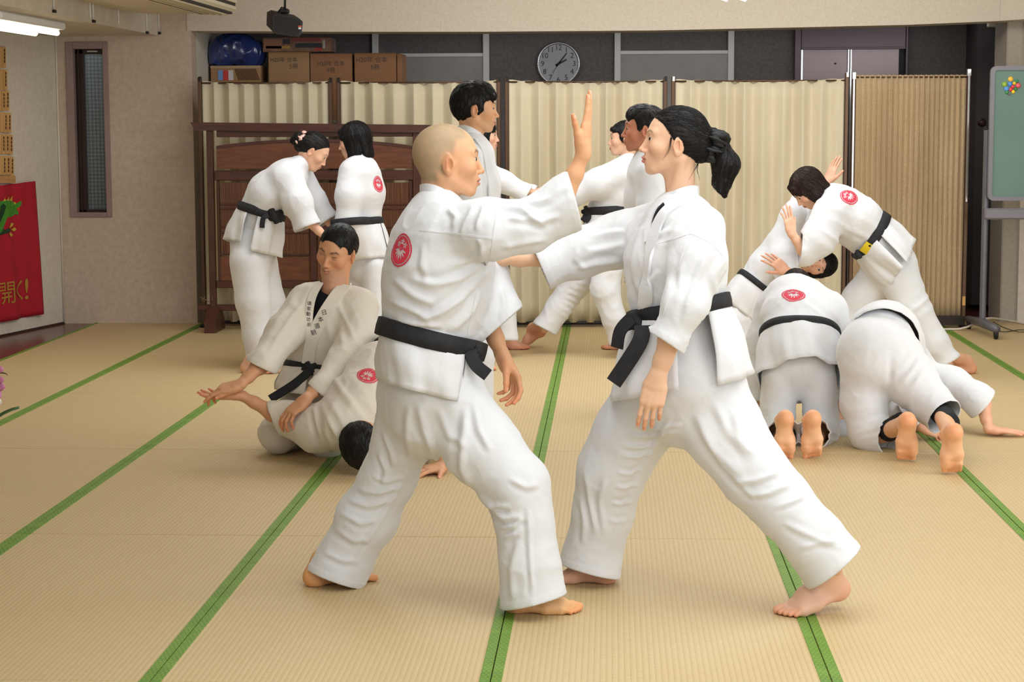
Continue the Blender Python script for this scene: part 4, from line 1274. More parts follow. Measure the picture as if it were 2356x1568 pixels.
def idir(x, y, z=0.):                       # picture direction: x right, y down, z away
    return unit(CR*x-CU*y+CF*z)
def frame_from(f, u):
    f = idir(*f); u = idir(*u); u = unit(u-f*np.dot(f, u)); return np.stack([np.cross(u, f), f, u], 1)
class Person:
    def __init__(s, Y, label, base, gi='gi', skin=(224, 180, 148), h=.010):
        s.Y = Y; s.gi = M[gi]; s.skin = skin; s.h = h
        s.root = empty('person', A(base[0], base[1], 0.), label, 'person')
        s.bV = []; s.bQ = []; s.bC = []; s.n = 0; s.bvh = None; s.CHs = []; s.links = []
    def P(s, px, py, dY=0.): return at(px, py, s.Y+dY)
    # ---- body pieces collected into one mesh
    def body(s, V, Q, C):
        s.bV.append(V); s.bQ.append(Q+s.n); s.bC.append(C); s.n += len(V)
    def finish(s):
        # trunk and limbs hidden inside the clothes join head, hands and feet into one figure
        L = [c[:-1] if i else c for c in [s.CHs] for i, c in enumerate(c)]
        segs = [(a[0], b[0], min(.034, .5*min(a[1], a[2]))) for i, c in enumerate(s.CHs) for j, (a, b) in enumerate(zip(c[:-3], c[1:-2]) if len(c) > 3 else zip(c[:-2], c[1:-1]))]
        segs += [(a, b, .030) for a, b in s.links]
        mains = [c[len(c)//2][0] for c in s.CHs]; roots = [c[0][0] for c in s.CHs]
        segs += [(roots[i], roots[0], .045) for i in range(1, len(roots))]
        if hasattr(s, 'nk'): segs.append((s.nk, roots[0], .045))
        Pn = np.array([p for g in segs for p in g[:2]]); f = Field(Pn.min(0)-.14, Pn.max(0)+.14, .016)
        for a, b, r in segs: f.seg(a, b, r, r, k=.03)
        V, Q = f.mesh(); s.body(V, Q, np.tile(lin(*s.skin), (len(V), 1)))
        s.bodyobj = quick_mesh('body', np.concatenate(s.bV), np.concatenate(s.bQ), M['skin'], s.root, np.concatenate(s.bC))
        for f in getattr(s, 'late', []): f(s.bodyobj)
        return s
    def head(s, px, py, dY, yaw, pitch=0., roll=0., size=1., neck=None, h=.0032, female=False, hair=None, gaze=(0, 1, 0), hairmat='hair', axes=None, **kw):
        c = s.P(px, py, dY); Rm = head_frame(c, yaw, pitch, roll) if axes is None else frame_from(*axes); s.hc, s.hR, s.hs = c, Rm, size
        nk = None
        if neck is not None: nk = ((s.P(*neck)-c)@Rm)/size; s.nk = s.P(*neck)
        kw.setdefault('neck_r', .043 if female else .051)
        bk = {k: kw.pop(k) for k in list(kw) if k in ('bald', 'brow', 'stubble', 'lips')}
        V, Q = build_head(h, female, nk, **kw)
        C = head_colors(V, s.skin, female, bk.get('bald', False), bk.get('brow', (38, 28, 26)), bk.get('stubble', 0.), bk.get('lips'))
        s.body((V*size)@Rm.T+c, Q, C)
        if kw.get('eyes', 1.) > 0:
            s.late = getattr(s, 'late', [])+[lambda b: eyeballs(Rm*size, c, 1., gaze, b, M['eye'])]
        if hair is not None:
            Vh, Qh = hair(h*1.25)
            m = Matrix(((*(Rm[0]*size), c[0]), (*(Rm[1]*size), c[1]), (*(Rm[2]*size), c[2]), (0, 0, 0, 1)))
            o = quick_mesh('hair', Vh, Qh, M[hairmat], None, None, origin=(0, 0, 0))
            o.matrix_basis = m; set_parent(o, s.root); s.hair = o
        return s
    def hd(s, x, y, z): return s.hc+s.hR@(A(x, y, z)*s.hs)       # head space -> world
    def hand(s, wrist, fdir, back, right, elbow, curls=((10, 12, 8),)*4, thumb=(.6, .3, .25), size=1., h=.0026, spread=.05, arm_r=.030, world=False):
        w = s.P(*wrist); y = unit(fdir) if world else idir(*fdir); z = unit(back) if world else idir(*back); z = unit(z-y*np.dot(y, z)); x = np.cross(y, z)*(-1 if right else 1)
        R = np.stack([x, y, z], 1); e = ((s.P(*elbow)-w)@R)/size; s.links.append((s.P(*elbow), s.nearest(s.P(*elbow))))
        V, Q, nails = build_hand(h/size, curls, spread, thumb, e, arm_r)
        C = hand_colors(V, nails, s.skin)
        if right: Q = Q[:, ::-1]
        s.body((V*size)@R.T+w, Q, C); return s
    def foot(s, ball, toe, right, shin, lift=0., toe_up=0., size=1., h=.0034, z=0., up=None, skin=None, shin_r=.04):
        """ball: (px,py) on the floor or a 3-d point; toe: picture/floor direction (dx, dy world)"""
        b = floor_at(ball[0], ball[1], z) if len(ball) == 2 else A(*ball)
        y = unit(A(toe[0], toe[1], toe[2] if len(toe) > 2 else 0.)); u = A(0, 0, 1) if up is None else unit(up)
        u = unit(u-y*np.dot(y, u))
        x = np.cross(y, u)*(-1 if right else 1); R = np.stack([x, y, u], 1)
        sh = ((s.P(*shin)-b)@R)/size; s.links.append((s.P(*shin), s.nearest(s.P(*shin))))
        V, Q, nails = build_foot(h/size, lift, toe_up, sh, shin_r)
        C = foot_colors(V, nails, skin or s.skin, lift)
        if right: Q = Q[:, ::-1]
        s.body((V*size)@R.T+b, Q, C); return s
    def nearest(s, p):
        C_ = [c[i][0] for c in s.CHs for i in range(len(c)-1)]; return min(C_, key=lambda q: np.linalg.norm(q-p))
    def core(s, pts, r):
        return
    def _core(s, pts, r):                    # hidden trunk and limbs that join the visible skin inside the clothes
        P_ = [s.P(*p) for p in pts]; P_ = np.array(P_)
        f = Field(P_.min(0)-.25, P_.max(0)+.25, .02)
        for a, b in zip(P_[:-1], P_[1:]): f.seg(a, b, r, r, k=.03)
        V, Q = f.mesh(); s.body(V, Q, np.tile(lin(*s.skin), (len(V), 1)))
    # ---- cloth
    def chainpts(s, spec):
        out = []
        for q in spec:
            p = s.P(q[0], q[1], q[2]); r = q[3]*mpp(p); out.append((p, r, r*(q[4] if len(q) > 4 else 1.)))
        return out
    def garment(s, name, chains, cuts=(), k=.05, folds=.006, lam=.075, base=.006, mat_=None, parent=None, h=None, holes=(), creases=(), lines=(), seed=0, sm=2, keep_bvh=False, hem=.022, shell=.16):
        h = h or s.h
        CH = [s.chainpts(c) for c in chains]
        if name in ('jacket', 'trousers'): s.CHs += CH
        allp = np.array([p[0] for c in CH for p in c]); mr = max(max(p[1], p[2]) for c in CH for p in c)
        f = Field(allp.min(0)-mr-.06, allp.max(0)+mr+.06, h)
        for c in CH:
            for p, q in zip(c[:-1], c[1:]):
                ax = unit(q[0]-p[0]); side = np.cross(ax, CF)
                if np.linalg.norm(side) < .15: side = CR
                f.seg(p[0], q[0], (p[1], p[2]), (q[1], q[2]), side, k)
        V, Q = f.mesh(); V = smooth(V, Q, sm, .5)
        N = normals(V, Q)
        # nearest limb segment: axial position, angle, closeness to joints
        best = np.full(len(V), 1e9); S = np.zeros(len(V)); TH = np.zeros(len(V)); J = np.zeros(len(V)); ci = 0
        for c in CH:
            acc = ci*1.7
            for i, (p, q) in enumerate(zip(c[:-1], c[1:])):
                ax = q[0]-p[0]; L = np.linalg.norm(ax)+1e-9; axn = ax/L
                r = V-p[0]; t = np.clip(r@axn/L, 0, 1); dd = np.linalg.norm(r-t[:, None]*ax, axis=1)/(p[1]+(q[1]-p[1])*t)
                side = unit(np.cross(axn, CF)+1e-6); nr = np.cross(axn, side)
                th = np.arctan2(r@nr, r@side)
                w = dd < best
                best[w] = dd[w]; S[w] = acc+t[w]*L; TH[w] = th[w]; acc += L
            for i in range(1, len(c)-1):
                a, b = unit(c[i][0]-c[i-1][0]), unit(c[i+1][0]-c[i][0]); bend = 1-np.dot(a, b)
                inner = unit(b-a+1e-9); r = V-c[i][0]; dist = np.linalg.norm(r, axis=1)
                J = np.maximum(J, min(1., bend*2.2)*np.exp(-(dist/(c[i][1]*1.7))**2)*np.clip(.55+.6*(r@inner)/(dist+1e-6), 0, 1.2))
            ci += 1
        so = A(seed*3.1, seed*1.7, seed*5.3)
        n1 = pnoise(V*5+so); n2 = pnoise(V*11+so+7)
        ph = S/lam+.55*np.sin(TH+2*n1)+1.5*n1+.4*n2
        ridge = (1-np.abs(np.sin(math.pi*ph)))**1.6-.36
        ph2 = S/(lam*2.6)+.35*TH+2.2*pnoise(V*3.2+so+3)
        ridge2 = (1-np.abs(np.sin(math.pi*ph2)))**2.2-.3
        q3 = np.stack([S*3.2, TH*.9, n1*1.5], 1)+so
        rd = (1-np.abs(pnoise(V*A(7, 7, 7)+.8*np.stack([n1, n2, n1], 1)+so)*2.2)).clip(0, 1)**3-.25
        rd2 = (1-np.abs(pnoise(V*A(15, 15, 11)+1.2*np.stack([n2, n1, n2], 1)+so+5)*2.4)).clip(0, 1)**3-.25
        disp = folds*(.8*J*ridge+.35*ridge2*(.4+.6*np.clip(n1*2+.5, 0, 1))+.5*rd+.30*rd2*(.5+J))+base*n1*.7
        for (px, py, dY, ang, lamp, wid, ln, amp) in creases:    # hand placed folds: centre, direction of the fold line, wavelength, width, length, height
            c0_ = s.P(px, py, dY); m_ = mpp(c0_); a = math.radians(ang)
            al = CR*math.cos(a)-CU*math.sin(a); ac = CR*math.sin(a)+CU*math.cos(a)
            r = V-c0_; u, v = r@al/m_, r@ac/m_
            dep = np.abs(r@CF)
            w = np.exp(-(u/ln)**2-(v/wid)**2)*(dep < .22)
            cw = np.cos(2*math.pi*(v+6*n1)/lamp); cw = (.5+.5*cw)**2.2*2-.75
            disp = disp+amp*w*cw
        if lines:                            # single fold lines traced on the cloth: a crest with a hollow on one side
            pj = proj(V); facing = (N*(V-CPOS)).sum(1) < 0
            for ln_ in lines:
                pts_, wpx, amp = ln_[0], ln_[1], ln_[2]
                P_ = np.array(pts_, float)
                tt = np.linspace(0, len(P_)-1, 28); P_ = np.stack([np.interp(tt, np.arange(len(P_)), P_[:, i]) for i in (0, 1)], 1)
                for _ in range(4): P_[1:-1] = (P_[:-2]+2*P_[1:-1]+P_[2:])/4
                lo_, hi_ = P_.min(0)-4*wpx, P_.max(0)+4*wpx
                m_i = np.where(facing & (pj > lo_).all(1) & (pj < hi_).all(1))[0]
                if not len(m_i): continue
                q = pj[m_i]; bd = np.full(len(q), 1e9); sgn = np.zeros(len(q)); tp = np.zeros(len(q))
                for i in range(len(P_)-1):
                    a_, b_ = P_[i], P_[i+1]; e_ = b_-a_; L_ = np.dot(e_, e_)+1e-9; r_ = q-a_
                    t_ = np.clip(r_@e_/L_, 0, 1); dv = r_-t_[:, None]*e_; dd_ = np.hypot(dv[:, 0], dv[:, 1]); w_ = dd_ < bd
                    bd[w_] = dd_[w_]; sgn[w_] = np.sign(e_[0]*r_[w_, 1]-e_[1]*r_[w_, 0]); tp[w_] = (i+t_[w_])/(len(P_)-1)
                x_ = bd*sgn/wpx; tap = np.clip(np.minimum(tp, 1-tp)*5, 0, 1)**.7
                x_ = x_*(1+.25*n2[m_i])
                disp[m_i] += amp*tap*(np.exp(-(x_*1.5)**2)*1.15-.75*np.exp(-((x_-1.15)*1.3)**2)-.25*np.exp(-((x_+1.5)*.9)**2))
        V = V+N*disp[:, None]
        bv0 = (V.copy(), Q.copy())
        # open ends
        near = np.zeros(len(V), bool); fixed = np.zeros(len(V), bool)
        dead = np.zeros(len(Q), bool)
        for (px, py, dY, nx, ny, nd, rp) in cuts:
            p0 = s.P(px, py, dY); n = idir(nx, ny, nd); R = rp*mpp(p0)
            q = V-p0; d = q@n; inr = np.linalg.norm(q, axis=1) < R
            out = (d > 0) & inr
            fo = out[Q]; dead |= fo.all(1)
            part = fo.any(1) & ~fo.all(1)
            mv = np.zeros(len(V), bool); mv[Q[part & ~dead].ravel()] = True; mv &= out
            V[mv] -= n*d[mv][:, None]; fixed |= mv
            near |= inr & (d > -shell)
            if hem: V += N*(.0012*((d > -hem) & (d <= .001) & inr))[:, None]
        for poly in holes:                   # openings given as outlines, only the side turned to the camera
            pj = proj(V[Q].mean(1)); fn = np.cross(V[Q[:, 2]]-V[Q[:, 0]], V[Q[:, 3]]-V[Q[:, 1]])
            facing = ((V[Q].mean(1)-CPOS)*fn).sum(1) < 0
            ins = np.zeros(len(Q), bool); n = len(poly)
            for i in range(n):
                (xa, ya), (xb, yb) = poly[i], poly[(i+1) % n]
                cr = ((ya > pj[:, 1]) != (yb > pj[:, 1])) & (pj[:, 0] < (xb-xa)*(pj[:, 1]-ya)/((yb-ya) or 1e-9)+xa)
                ins ^= cr
            dead |= ins & facing
        Q2 = Q[~dead]
        # inner face near the openings, closed along the rim
        N = normals(V, Q2)
        E = np.sort(edges_of(Q2), axis=1); key = E[:, 0]*(len(V)+1)+E[:, 1]
        uq, ix, cn = np.unique(key, return_index=True, return_counts=True)
        Eo = edges_of(Q2)[ix[cn == 1]]
        inner_faces = Q2[near[Q2].all(1)]
        if len(inner_faces):
            off = len(V); V2 = V-N*.0045
            Vall = np.concatenate([V, V2]); rim = Eo[near[Eo].all(1)]
            Qr = np.stack([rim[:, 1], rim[:, 0], rim[:, 0]+off, rim[:, 1]+off], 1)
            Qall = np.concatenate([Q2, inner_faces[:, ::-1]+off, Qr])
        else: Vall, Qall = V, Q2
        Vall, Qall = compact(Vall, Qall)
        o = quick_mesh(name, Vall, Qall, mat_ or s.gi, parent or s.root)
        s.last_surface = bv0
        if keep_bvh or s.bvh is None:
            s.bvh = BVHTree.FromPolygons([Vector(v) for v in bv0[0]], [tuple(int(i) for i in q) for q in bv0[1]])
        return o
    def hit(s, px, py, bvh=None):
        d = ray(px, py); r = (bvh or s.bvh).ray_cast(Vector(CPOS), Vector(unit(d)))
        return (np.array(r[0]), np.array(r[1])) if r[0] is not None else (None, None)
    def band(s, name, pts, nrm, width, thick, m, parent, wdir=None, off=.0, nsub=6, taper=None):
        """flat strap along 3-d points; nrm = outward direction at each point, width in metres"""
        P_ = np.array(pts, float); Nn = np.array(nrm, float)
        if Nn.ndim == 1: Nn = np.tile(Nn, (len(P_), 1))
        t = np.linspace(0, len(P_)-1, (len(P_)-1)*nsub+1)
        def ip(X):
            n = len(X); out = []
            for u in t:
                i = min(int(u), n-2); f = u-i; p0, p1, p2, p3 = X[max(i-1, 0)], X[i], X[i+1], X[min(i+2, n-1)]
                out.append(.5*((2*p1)+(-p0+p2)*f+(2*p0-5*p1+4*p2-p3)*f*f+(-p0+3*p1-3*p2+p3)*f**3))
            return np.array(out)
        C_ = ip(P_); N_ = ip(Nn); N_ /= np.linalg.norm(N_, axis=1)[:, None]+1e-9
        T_ = np.gradient(C_, axis=0); T_ /= np.linalg.norm(T_, axis=1)[:, None]+1e-9
        Wd = np.cross(N_, T_) if wdir is None else np.tile(unit(wdir), (len(C_), 1)); Wd /= np.linalg.norm(Wd, axis=1)[:, None]+1e-9
        ww = np.full(len(C_), width) if np.isscalar(width) else np.interp(t, np.arange(len(width)), width)
        prof = [(-.5, 0), (-.47, 1), (.47, 1), (.5, 0), (.47, -.3), (-.47, -.3)]
        V = []; n = len(prof)
        for i in range(len(C_)):
            for (a, b) in prof: V.append(C_[i]+Wd[i]*ww[i]*a+N_[i]*(off+thick*b))
        Q = []
        for i in range(len(C_)-1):
            for j in range(n):
                j2 = (j+1) % n; Q.append((i*n+j, i*n+j2, (i+1)*n+j2, (i+1)*n+j))
        F_ = [tuple(q) for q in Q]+[tuple(range(n))[::-1], tuple((len(C_)-1)*n+j for j in range(n))]
        return shade_auto(obj(name, V, F_, m, parent), 50)
    def dens(s, pix, step=9):
        P_ = np.array(pix, float)[:, :2]; L = np.concatenate([[0], np.cumsum(np.hypot(*np.diff(P_, axis=0).T))]); n = max(2, int(L[-1]/step)+1); u = np.linspace(0, L[-1], n)
        Q_ = np.stack([np.interp(u, L, P_[:, i]) for i in (0, 1)], 1)
        for _ in range(2): Q_[1:-1] = (Q_[:-2]+2*Q_[1:-1]+Q_[2:])/4
        return Q_
    def lapel(s, pix, wpx, parent, m=None, name='lapel', thick=.007):
        P_, N_ = [], []
        for q in s.dens(pix, 12):
            p, n = s.hit(q[0], q[1])
            if p is None: continue
            P_.append(p); N_.append(n)
        P_, N_ = np.array(P_), np.array(N_)
        for _ in range(2):
            if len(P_) > 2: N_[1:-1] = (N_[:-2]+N_[1:-1]*2+N_[2:])/4; P_[1:-1] = (P_[:-2]+P_[1:-1]*2+P_[2:])/4
        return s.band(name, P_, N_, wpx*mpp(P_[0]), thick, m or s.gi, parent, off=.002, nsub=2)
    def seam(s, pix, parent, w=.006):
        P_, N_ = [], []
        for q in s.dens(pix, 6):
            p, n = s.hit(*q)
            if p is not None: P_.append(p); N_.append(n)
        if len(P_) > 1: return s.band('seam', P_, N_, w, .0014, s.gi, parent, off=0., nsub=1)
    def ring(s, c, axis, e1, n=64, rmax=.30, bvh=None):
        """radii of the jacket around c in the plane normal to axis"""
        axis = unit(axis); e1 = unit(e1-axis*np.dot(e1, axis)); e2 = np.cross(axis, e1)
        if np.dot(e2, CF) > 0: e2 = -e2
        r = []
        for i in range(n):
            a = 2*math.pi*i/n; d = e1*math.cos(a)+e2*math.sin(a)
            hh = (bvh or s.bvh).ray_cast(Vector(c), Vector(d), rmax)
            r.append(hh[3] if hh[0] is not None else np.nan)
        r = np.array(r)
        if np.isnan(r).any():
            ok = ~np.isnan(r)
            r = np.interp(np.arange(n), np.arange(n)[ok], r[ok], period=n) if ok.any() else np.full(n, .15)
        med = np.array([np.median(r[(np.arange(-4, 5)+i) % n]) for i in range(n)])
        r = np.minimum(r, med*1.12)
        r = np.maximum.reduce([np.roll(r, i) for i in (-2, -1, 0, 1, 2)])
        for _ in range(4): r = (np.roll(r, 1)+2*r+np.roll(r, -1))/4
        return e1, e2, r
    def belt(s, px, py, dY, ax, width_px, knot=None, tails=(), grow=.009, layers=2, name='belt', rmax=.30):
        c = s.P(px, py, dY); axis = idir(*ax); e1, e2, r = s.ring(c, axis, idir(1, 0, 0), rmax=rmax)
        s.bc, s.bax, s.be1, s.be2, s.br = c, axis, e1, e2, r
        w = width_px*mpp(c); n = len(r); s.bw = w
        root = None; V = []; Q = []
        prof = [(-.5, grow-.004), (-.46, grow+.002), (0, grow+.0035), (.46, grow+.002), (.5, grow-.004)]
        for i in range(n):
            a = 2*math.pi*i/n; d = e1*math.cos(a)+e2*math.sin(a)
            for (u, o_) in prof: V.append(c+d*(r[i]+o_)+axis*(w*u+.002*math.sin(3*a)))
        m = len(prof)
        for i in range(n):
            i2 = (i+1) % n
            for j in range(m-1): Q.append((i*m+j, i*m+j+1, i2*m+j+1, i2*m+j))
        fn = np.cross(np.array(V[Q[0][1]])-V[Q[0][0]], np.array(V[Q[0][2]])-V[Q[0][0]])
        if np.dot(fn, np.array(V[Q[0][0]])-c) < 0: Q = [q[::-1] for q in Q]
        bo = quick_mesh(name, np.array(V), np.array(Q), M['belt'], s.root); md_ = bo.modifiers.new('thickness', 'SOLIDIFY'); md_.thickness = .006; md_.offset = -1
        s.beltobj = bo
        if knot:
            kx, ky, kd, ks = knot; kc = s.P(kx, ky, kd); u = ks*mpp(kc)
            f = Field(kc-u*1.6, kc+u*1.6, max(.0028, u/16))
            f.ell(kc, (u*.62, u*.45, u*.5), k=.01)
            f.seg(kc-CR*u*.7-CU*u*.25, kc+CR*u*.7+CU*u*.30, (u*.38, u*.24), (u*.34, u*.2), side=CU, k=.004)
            f.seg(kc-CR*u*.25+CU*u*.6-CF*u*.3, kc+CR*u*.35-CU*u*.55-CF*u*.3, (u*.34, u*.16), (u*.34, u*.16), side=CR, k=.003)
            Vk, Qk = f.mesh(); quick_mesh('knot', Vk, Qk, M['belt'], bo)
        for tl in tails:                       # tl: list of (px,py,dY), facing normal (picture dir), width px
            P_ = [s.P(*q) for q in tl[0]]
            s.band('belt_end', P_, idir(*tl[1]), tl[2]*mpp(P_[0]), .005, M['belt'], bo)
        return bo
    def skirt(s, panels, parent, c2, rw, rd, wave=.010, nz=12, axis2=None, seed=1., name='skirt_panel', top=0., mat_=None):
        """jacket tails below the belt; c2 = hem centre (px,py,dY), rw/rd = hem half widths in px (across, in depth)
        panels: list of (theta0, theta1, drop0, drop1) with extra hem drop in px at both corners"""
        cc = s.P(*c2); m_ = mpp(cc); e1, e2 = s.be1, s.be2; n = len(s.br)
        ax = s.bax if axis2 is None else idir(*axis2)
        res = []
        for pi, (t0, t1, d0, d1) in enumerate(panels):
            nt = max(8, int(abs(t1-t0)/4)); V = []; Q = []
            for j in range(nz+1):
                v = j/nz
                for i in range(nt+1):
                    u = i/nt; th = math.radians(t0+(t1-t0)*u)
                    rr = np.interp((th/(2*math.pi)*n) % n, np.arange(n), s.br, period=n)
                    d = e1*math.cos(th)+e2*math.sin(th)
                    tp = s.bc+d*(rr+.001)+s.bax*s.bw*(.2+top)
                    drop = (d0+(d1-d0)*u)*m_
                    bt = cc+e1*math.cos(th)*rw*m_+e2*math.sin(th)*rd*m_-ax*drop
                    w = v**.8
                    p = tp*(1-v)+bt*v
                    bul = d*(.012*math.sin(math.pi*v)+.006*v)
                    wv = wave*v*(math.sin(th*5+seed*2+pi*1.3)+.6*math.sin(th*9+seed+pi+2*v)+.25*math.sin(th*21+3*v))+.004*math.sin(9*v+th*4+seed)*v
                    V.append(p+bul+d*wv+d*(.0015 if v > .94 else 0))
            for j in range(nz):
                for i in range(nt):
                    q = j*(nt+1)+i; Q.append((q, q+1, q+nt+2, q+nt+1))
            o = quick_mesh(name, np.array(V), np.array(Q), mat_ or s.gi, parent)
            md_ = o.modifiers.new('thickness', 'SOLIDIFY'); md_.thickness = .005; md_.offset = 0
            res.append(o)
        return res
    def emblem(s, px, py, rpx, up, parent, n=64, sq=1., nrm=None):
        p, nn = s.hit(px, py)
        if p is None: return None
        nn = nn if nrm is None else idir(*nrm); nn = unit(nn); R = rpx*mpp(p)
        u = idir(*up); u = unit(u-nn*np.dot(nn, u)); r_ = np.cross(u, nn)
        V = np.full(((n+1)*(n+1), 3), np.nan); Q = []
        for j in range(n+1):
            for i in range(n+1):
                a, b = (i/n*2-1), (j/n*2-1)
                if a*a+b*b > 1.08: continue
                o_ = p+r_*a*R*sq+u*b*R+nn*.09
                hh = s.bvh.ray_cast(Vector(o_), Vector(-nn), .3)
                if hh[0] is not None: V[j*(n+1)+i] = np.array(hh[0])+np.array(hh[1])*.0014
        def red(a, b):
            r = math.hypot(a, b)
            if r > 1: return False
            if .84 < r < .90: return False
            for (cx, cy, sz) in ((-.34, .36, .20), (0., .52, .21), (.34, .36, .20)):      # three blossoms
                dx, dy = a-cx, b-cy; rr = math.hypot(dx, dy); an = math.atan2(dy, dx)
                if rr < sz*(.72+.32*math.cos(5*(an-math.pi/2))) and rr > sz*.22: return False
            if abs(a) < .30 and .08 < b < .16 and int((a+1)*18) % 2 == 0: return False
            for k in range(-3, 4):                                                         # fan of bamboo leaves
                an = math.radians(-90+k*24); L = .62-.03*abs(k)
                dx, dy = a, b-.10; t = dx*math.cos(an)+dy*math.sin(an); w = abs(-dx*math.sin(an)+dy*math.cos(an))
                if .10 < t < .10+L and w < .060*math.sin(math.pi*min(1, (t-.10)/L))**.7: return False
            return True
        for j in range(n):
            for i in range(n):
                q = [j*(n+1)+i, j*(n+1)+i+1, (j+1)*(n+1)+i+1, (j+1)*(n+1)+i]
                if np.isnan(V[q]).any(): continue
                if np.linalg.norm(V[q[0]]-V[q[2]]) > R*.3: continue
                if red((i+.5)/n*2-1, (j+.5)/n*2-1): Q.append(q)
        if not Q: return None
        V2, Q2 = compact(np.nan_to_num(V), np.array(Q))
        return quick_mesh('emblem', V2, Q2, M['emblem'], parent)
    def bvh_of(s, o):
        return BVHTree.FromPolygons([Vector(parent_world(o)@v.co) for v in o.data.vertices], [tuple(p.vertices) for p in o.data.polygons])
    def lettering(s, text, pix, size_px, parent, m, tilt=0., lift=.0012, on=None):
        """one glyph per picture position, lying on the jacket"""
        for ch, (px, py) in zip(text, pix):
            p, n = s.hit(px, py, s.bvh_of(on) if on is not None else None)
            if p is None: continue
            if np.dot(n, p-CPOS) > 0: n = -n
            a = math.radians(tilt); u = idir(math.sin(a), -math.cos(a)); u = unit(u-n*np.dot(u, n)); r_ = np.cross(u, n)
            V, Fc = text_mesh(ch, size_px*mpp(p)*1.05)
            if not len(V): continue
            W_ = p+V[:, :1]*r_+V[:, 2:3]*u+n*lift
            o = obj('lettering', W_, Fc, m, parent)

# ------------------------------------------------------------------ hair (canonical head space)
from mathutils.kdtree import KDTree
def strands(V, Q, N_, flow, n, ln, r, seed=0, lift=.0012):
    g = np.random.default_rng(seed); idx = g.choice(len(V), n)
    kd = KDTree(len(V))
    for i, v in enumerate(V): kd.insert(v, i)
    kd.balance()
    outV, outQ = [], []; o = 0; st = 6
    for i in idx:
        p = V[i].copy(); nn = N_[i]; L = ln*g.uniform(.6, 1.3); pts = [p+nn*0]; ns = [nn]; jit = g.normal(size=3)*.15
        for k in range(st):
            dv = flow(p)+jit; dv = dv-nn*np.dot(dv, nn); p = p+unit(dv)*L/st
            c_, j, ds = kd.find(p)
            if ds < .012: p = p-N_[j]*np.dot(p-V[j], N_[j]); nn = N_[j]
            pts.append(p+nn*lift*(1+k*.12)); ns.append(nn)
        for k, q in enumerate(pts):
            tn = pts[min(k+1, st)]-pts[max(k-1, 0)]; sd = unit(np.cross(ns[k], tn)); rr = r*(1-.9*(k/st)**2); outV += [q-sd*rr, q+sd*rr, q+ns[k]*rr*.9]
        for k in range(st):
            for a, b in ((0, 1), (1, 2), (2, 0)): outQ.append((o+k*3+a, o+k*3+b, o+(k+1)*3+b, o+(k+1)*3+a))
        o += 3*(st+1)
    return np.array(outV), np.array(outQ)
def hair_base(h, t=.008, box=((-.14, -.17, -.16), (.14, .14, .16))):
    f = Field(A(*box[0]), A(*box[1]), h)
    f.ell((0, -.014, .034), (.0755+t*.8, .0945+t, .082+t), k=0)
    f.ell((0, -.045, .012), (.068+t, .058+t, .066+t), k=.02)
    return f
def hair_finish(f, tuft=.003, sc=(80, 80, 22), n=0, flow=None, ln=.04, r=.0016, seed=3, sm=1):
    V, Q = f.mesh(); V = smooth(V, Q, sm, .4); N_ = normals(V, Q)
    V = V+N_*(tuft*(pnoise(V*A(*sc))+.6*pnoise(V*A(*sc)*2.3)))[:, None]
    if n:
        sv, sq = strands(V, Q, normals(V, Q), flow or (lambda p: A(0, -.3, -1)), n, ln, r, seed)
        Q = np.concatenate([Q, sq+len(V)]); V = np.concatenate([V, sv])
    return V, Q
def hair_short(t=.009, front=.060, bangs=0., side=-.02, nape=-.066, top=0., n=500, seed=3, tuft=.003):
    def fn(h):
        f = hair_base(h, t)
        if top: f.ell((0, .02, .075), (.06, .07, .045+top), k=.02)
        # face, temples and ears stay clear
        f.ell((0, .105, -.02+front-.060), (.066, .062, .078), k=.006, sub=True)
        f.ell((0, .060, -.085), (.12, .062, .080), k=.006, sub=True)
        for s_ in (-1, 1):
            f.ell((s_*.088, -.010, -.018), (.026, .0215, .036), k=.005, sub=True)
            f.ell((s_*.07, .060, .012), (.03, .026, .045), k=.006, sub=True)
        f.F = np.maximum(f.F, (nape-f.ax[2])[None, None, :])
        if bangs:
            f.seg((-.05, .070, .062), (.05, .070, .062), (.022, .014), (.022, .014), k=.012)
            for s_ in (-1, 1):
                f.seg((s_*.05, .062, .058), (s_*.066, .040, .058-bangs), .014, .006, k=.01)
                f.seg((s_*.022, .085, .066), (s_*.03, .092, .066-bangs*.8), .014, .006, k=.01)
                f.seg((s_*.074, .010, .02), (s_*.076, .012, -.03), .010, .004, k=.01)
        fl = lambda p: A(p[0]*3, .6 if p[1] > .02 else -.3, -1.) if p[2] < .09 else A(p[0]*4, .9 if p[1] > -.03 else -1., -.1)
        return hair_finish(f, tuft, n=n*2, flow=fl, ln=.030, r=.0009, seed=seed)
    return fn
def hair_bob(length=-.115, part=0., n=900, seed=4, fringe=True, wide=1.):
    def fn(h):
        f = hair_base(h, .012, ((-.15, -.19, -.24), (.15, .15, .17)))
        for s_ in (-1, 1):
            f.seg((s_*.066, -.01, .02), (s_*.078*wide, .000, length), (.024, .050), (.018, .046), side=(1, 0, 0), k=.02)
        f.seg((0, -.070, .02), (0, -.078, length-.006), (.078, .040), (.082*wide, .030), side=(1, 0, 0), k=.03)
        f.ell((0, .105, -.045), (.056, .070, .094), k=.008, sub=True)
        f.ell((0, .04, -.13), (.050, .09, .085), k=.008, sub=True)
        if fringe:
            for u in (-.05, -.03, -.012, .010, .03, .05):
                f.seg((u*.8, .070, .075), (u*1.05, .092-u*u*9, .022), .016, .007, k=.008)
            for s_ in (-1, 1): f.seg((s_*.066, .045, .03), (s_*.070, .040, -.06), (.010, .014), (.006, .008), k=.008)
        fl = lambda p: A(0, 0, -1.) if p[2] < .06 else A(p[0]*6, (p[1]+.02)*5, -.5)
        return hair_finish(f, .0035, (60, 60, 10), n*2, fl, .06, .0011, seed)
    return fn
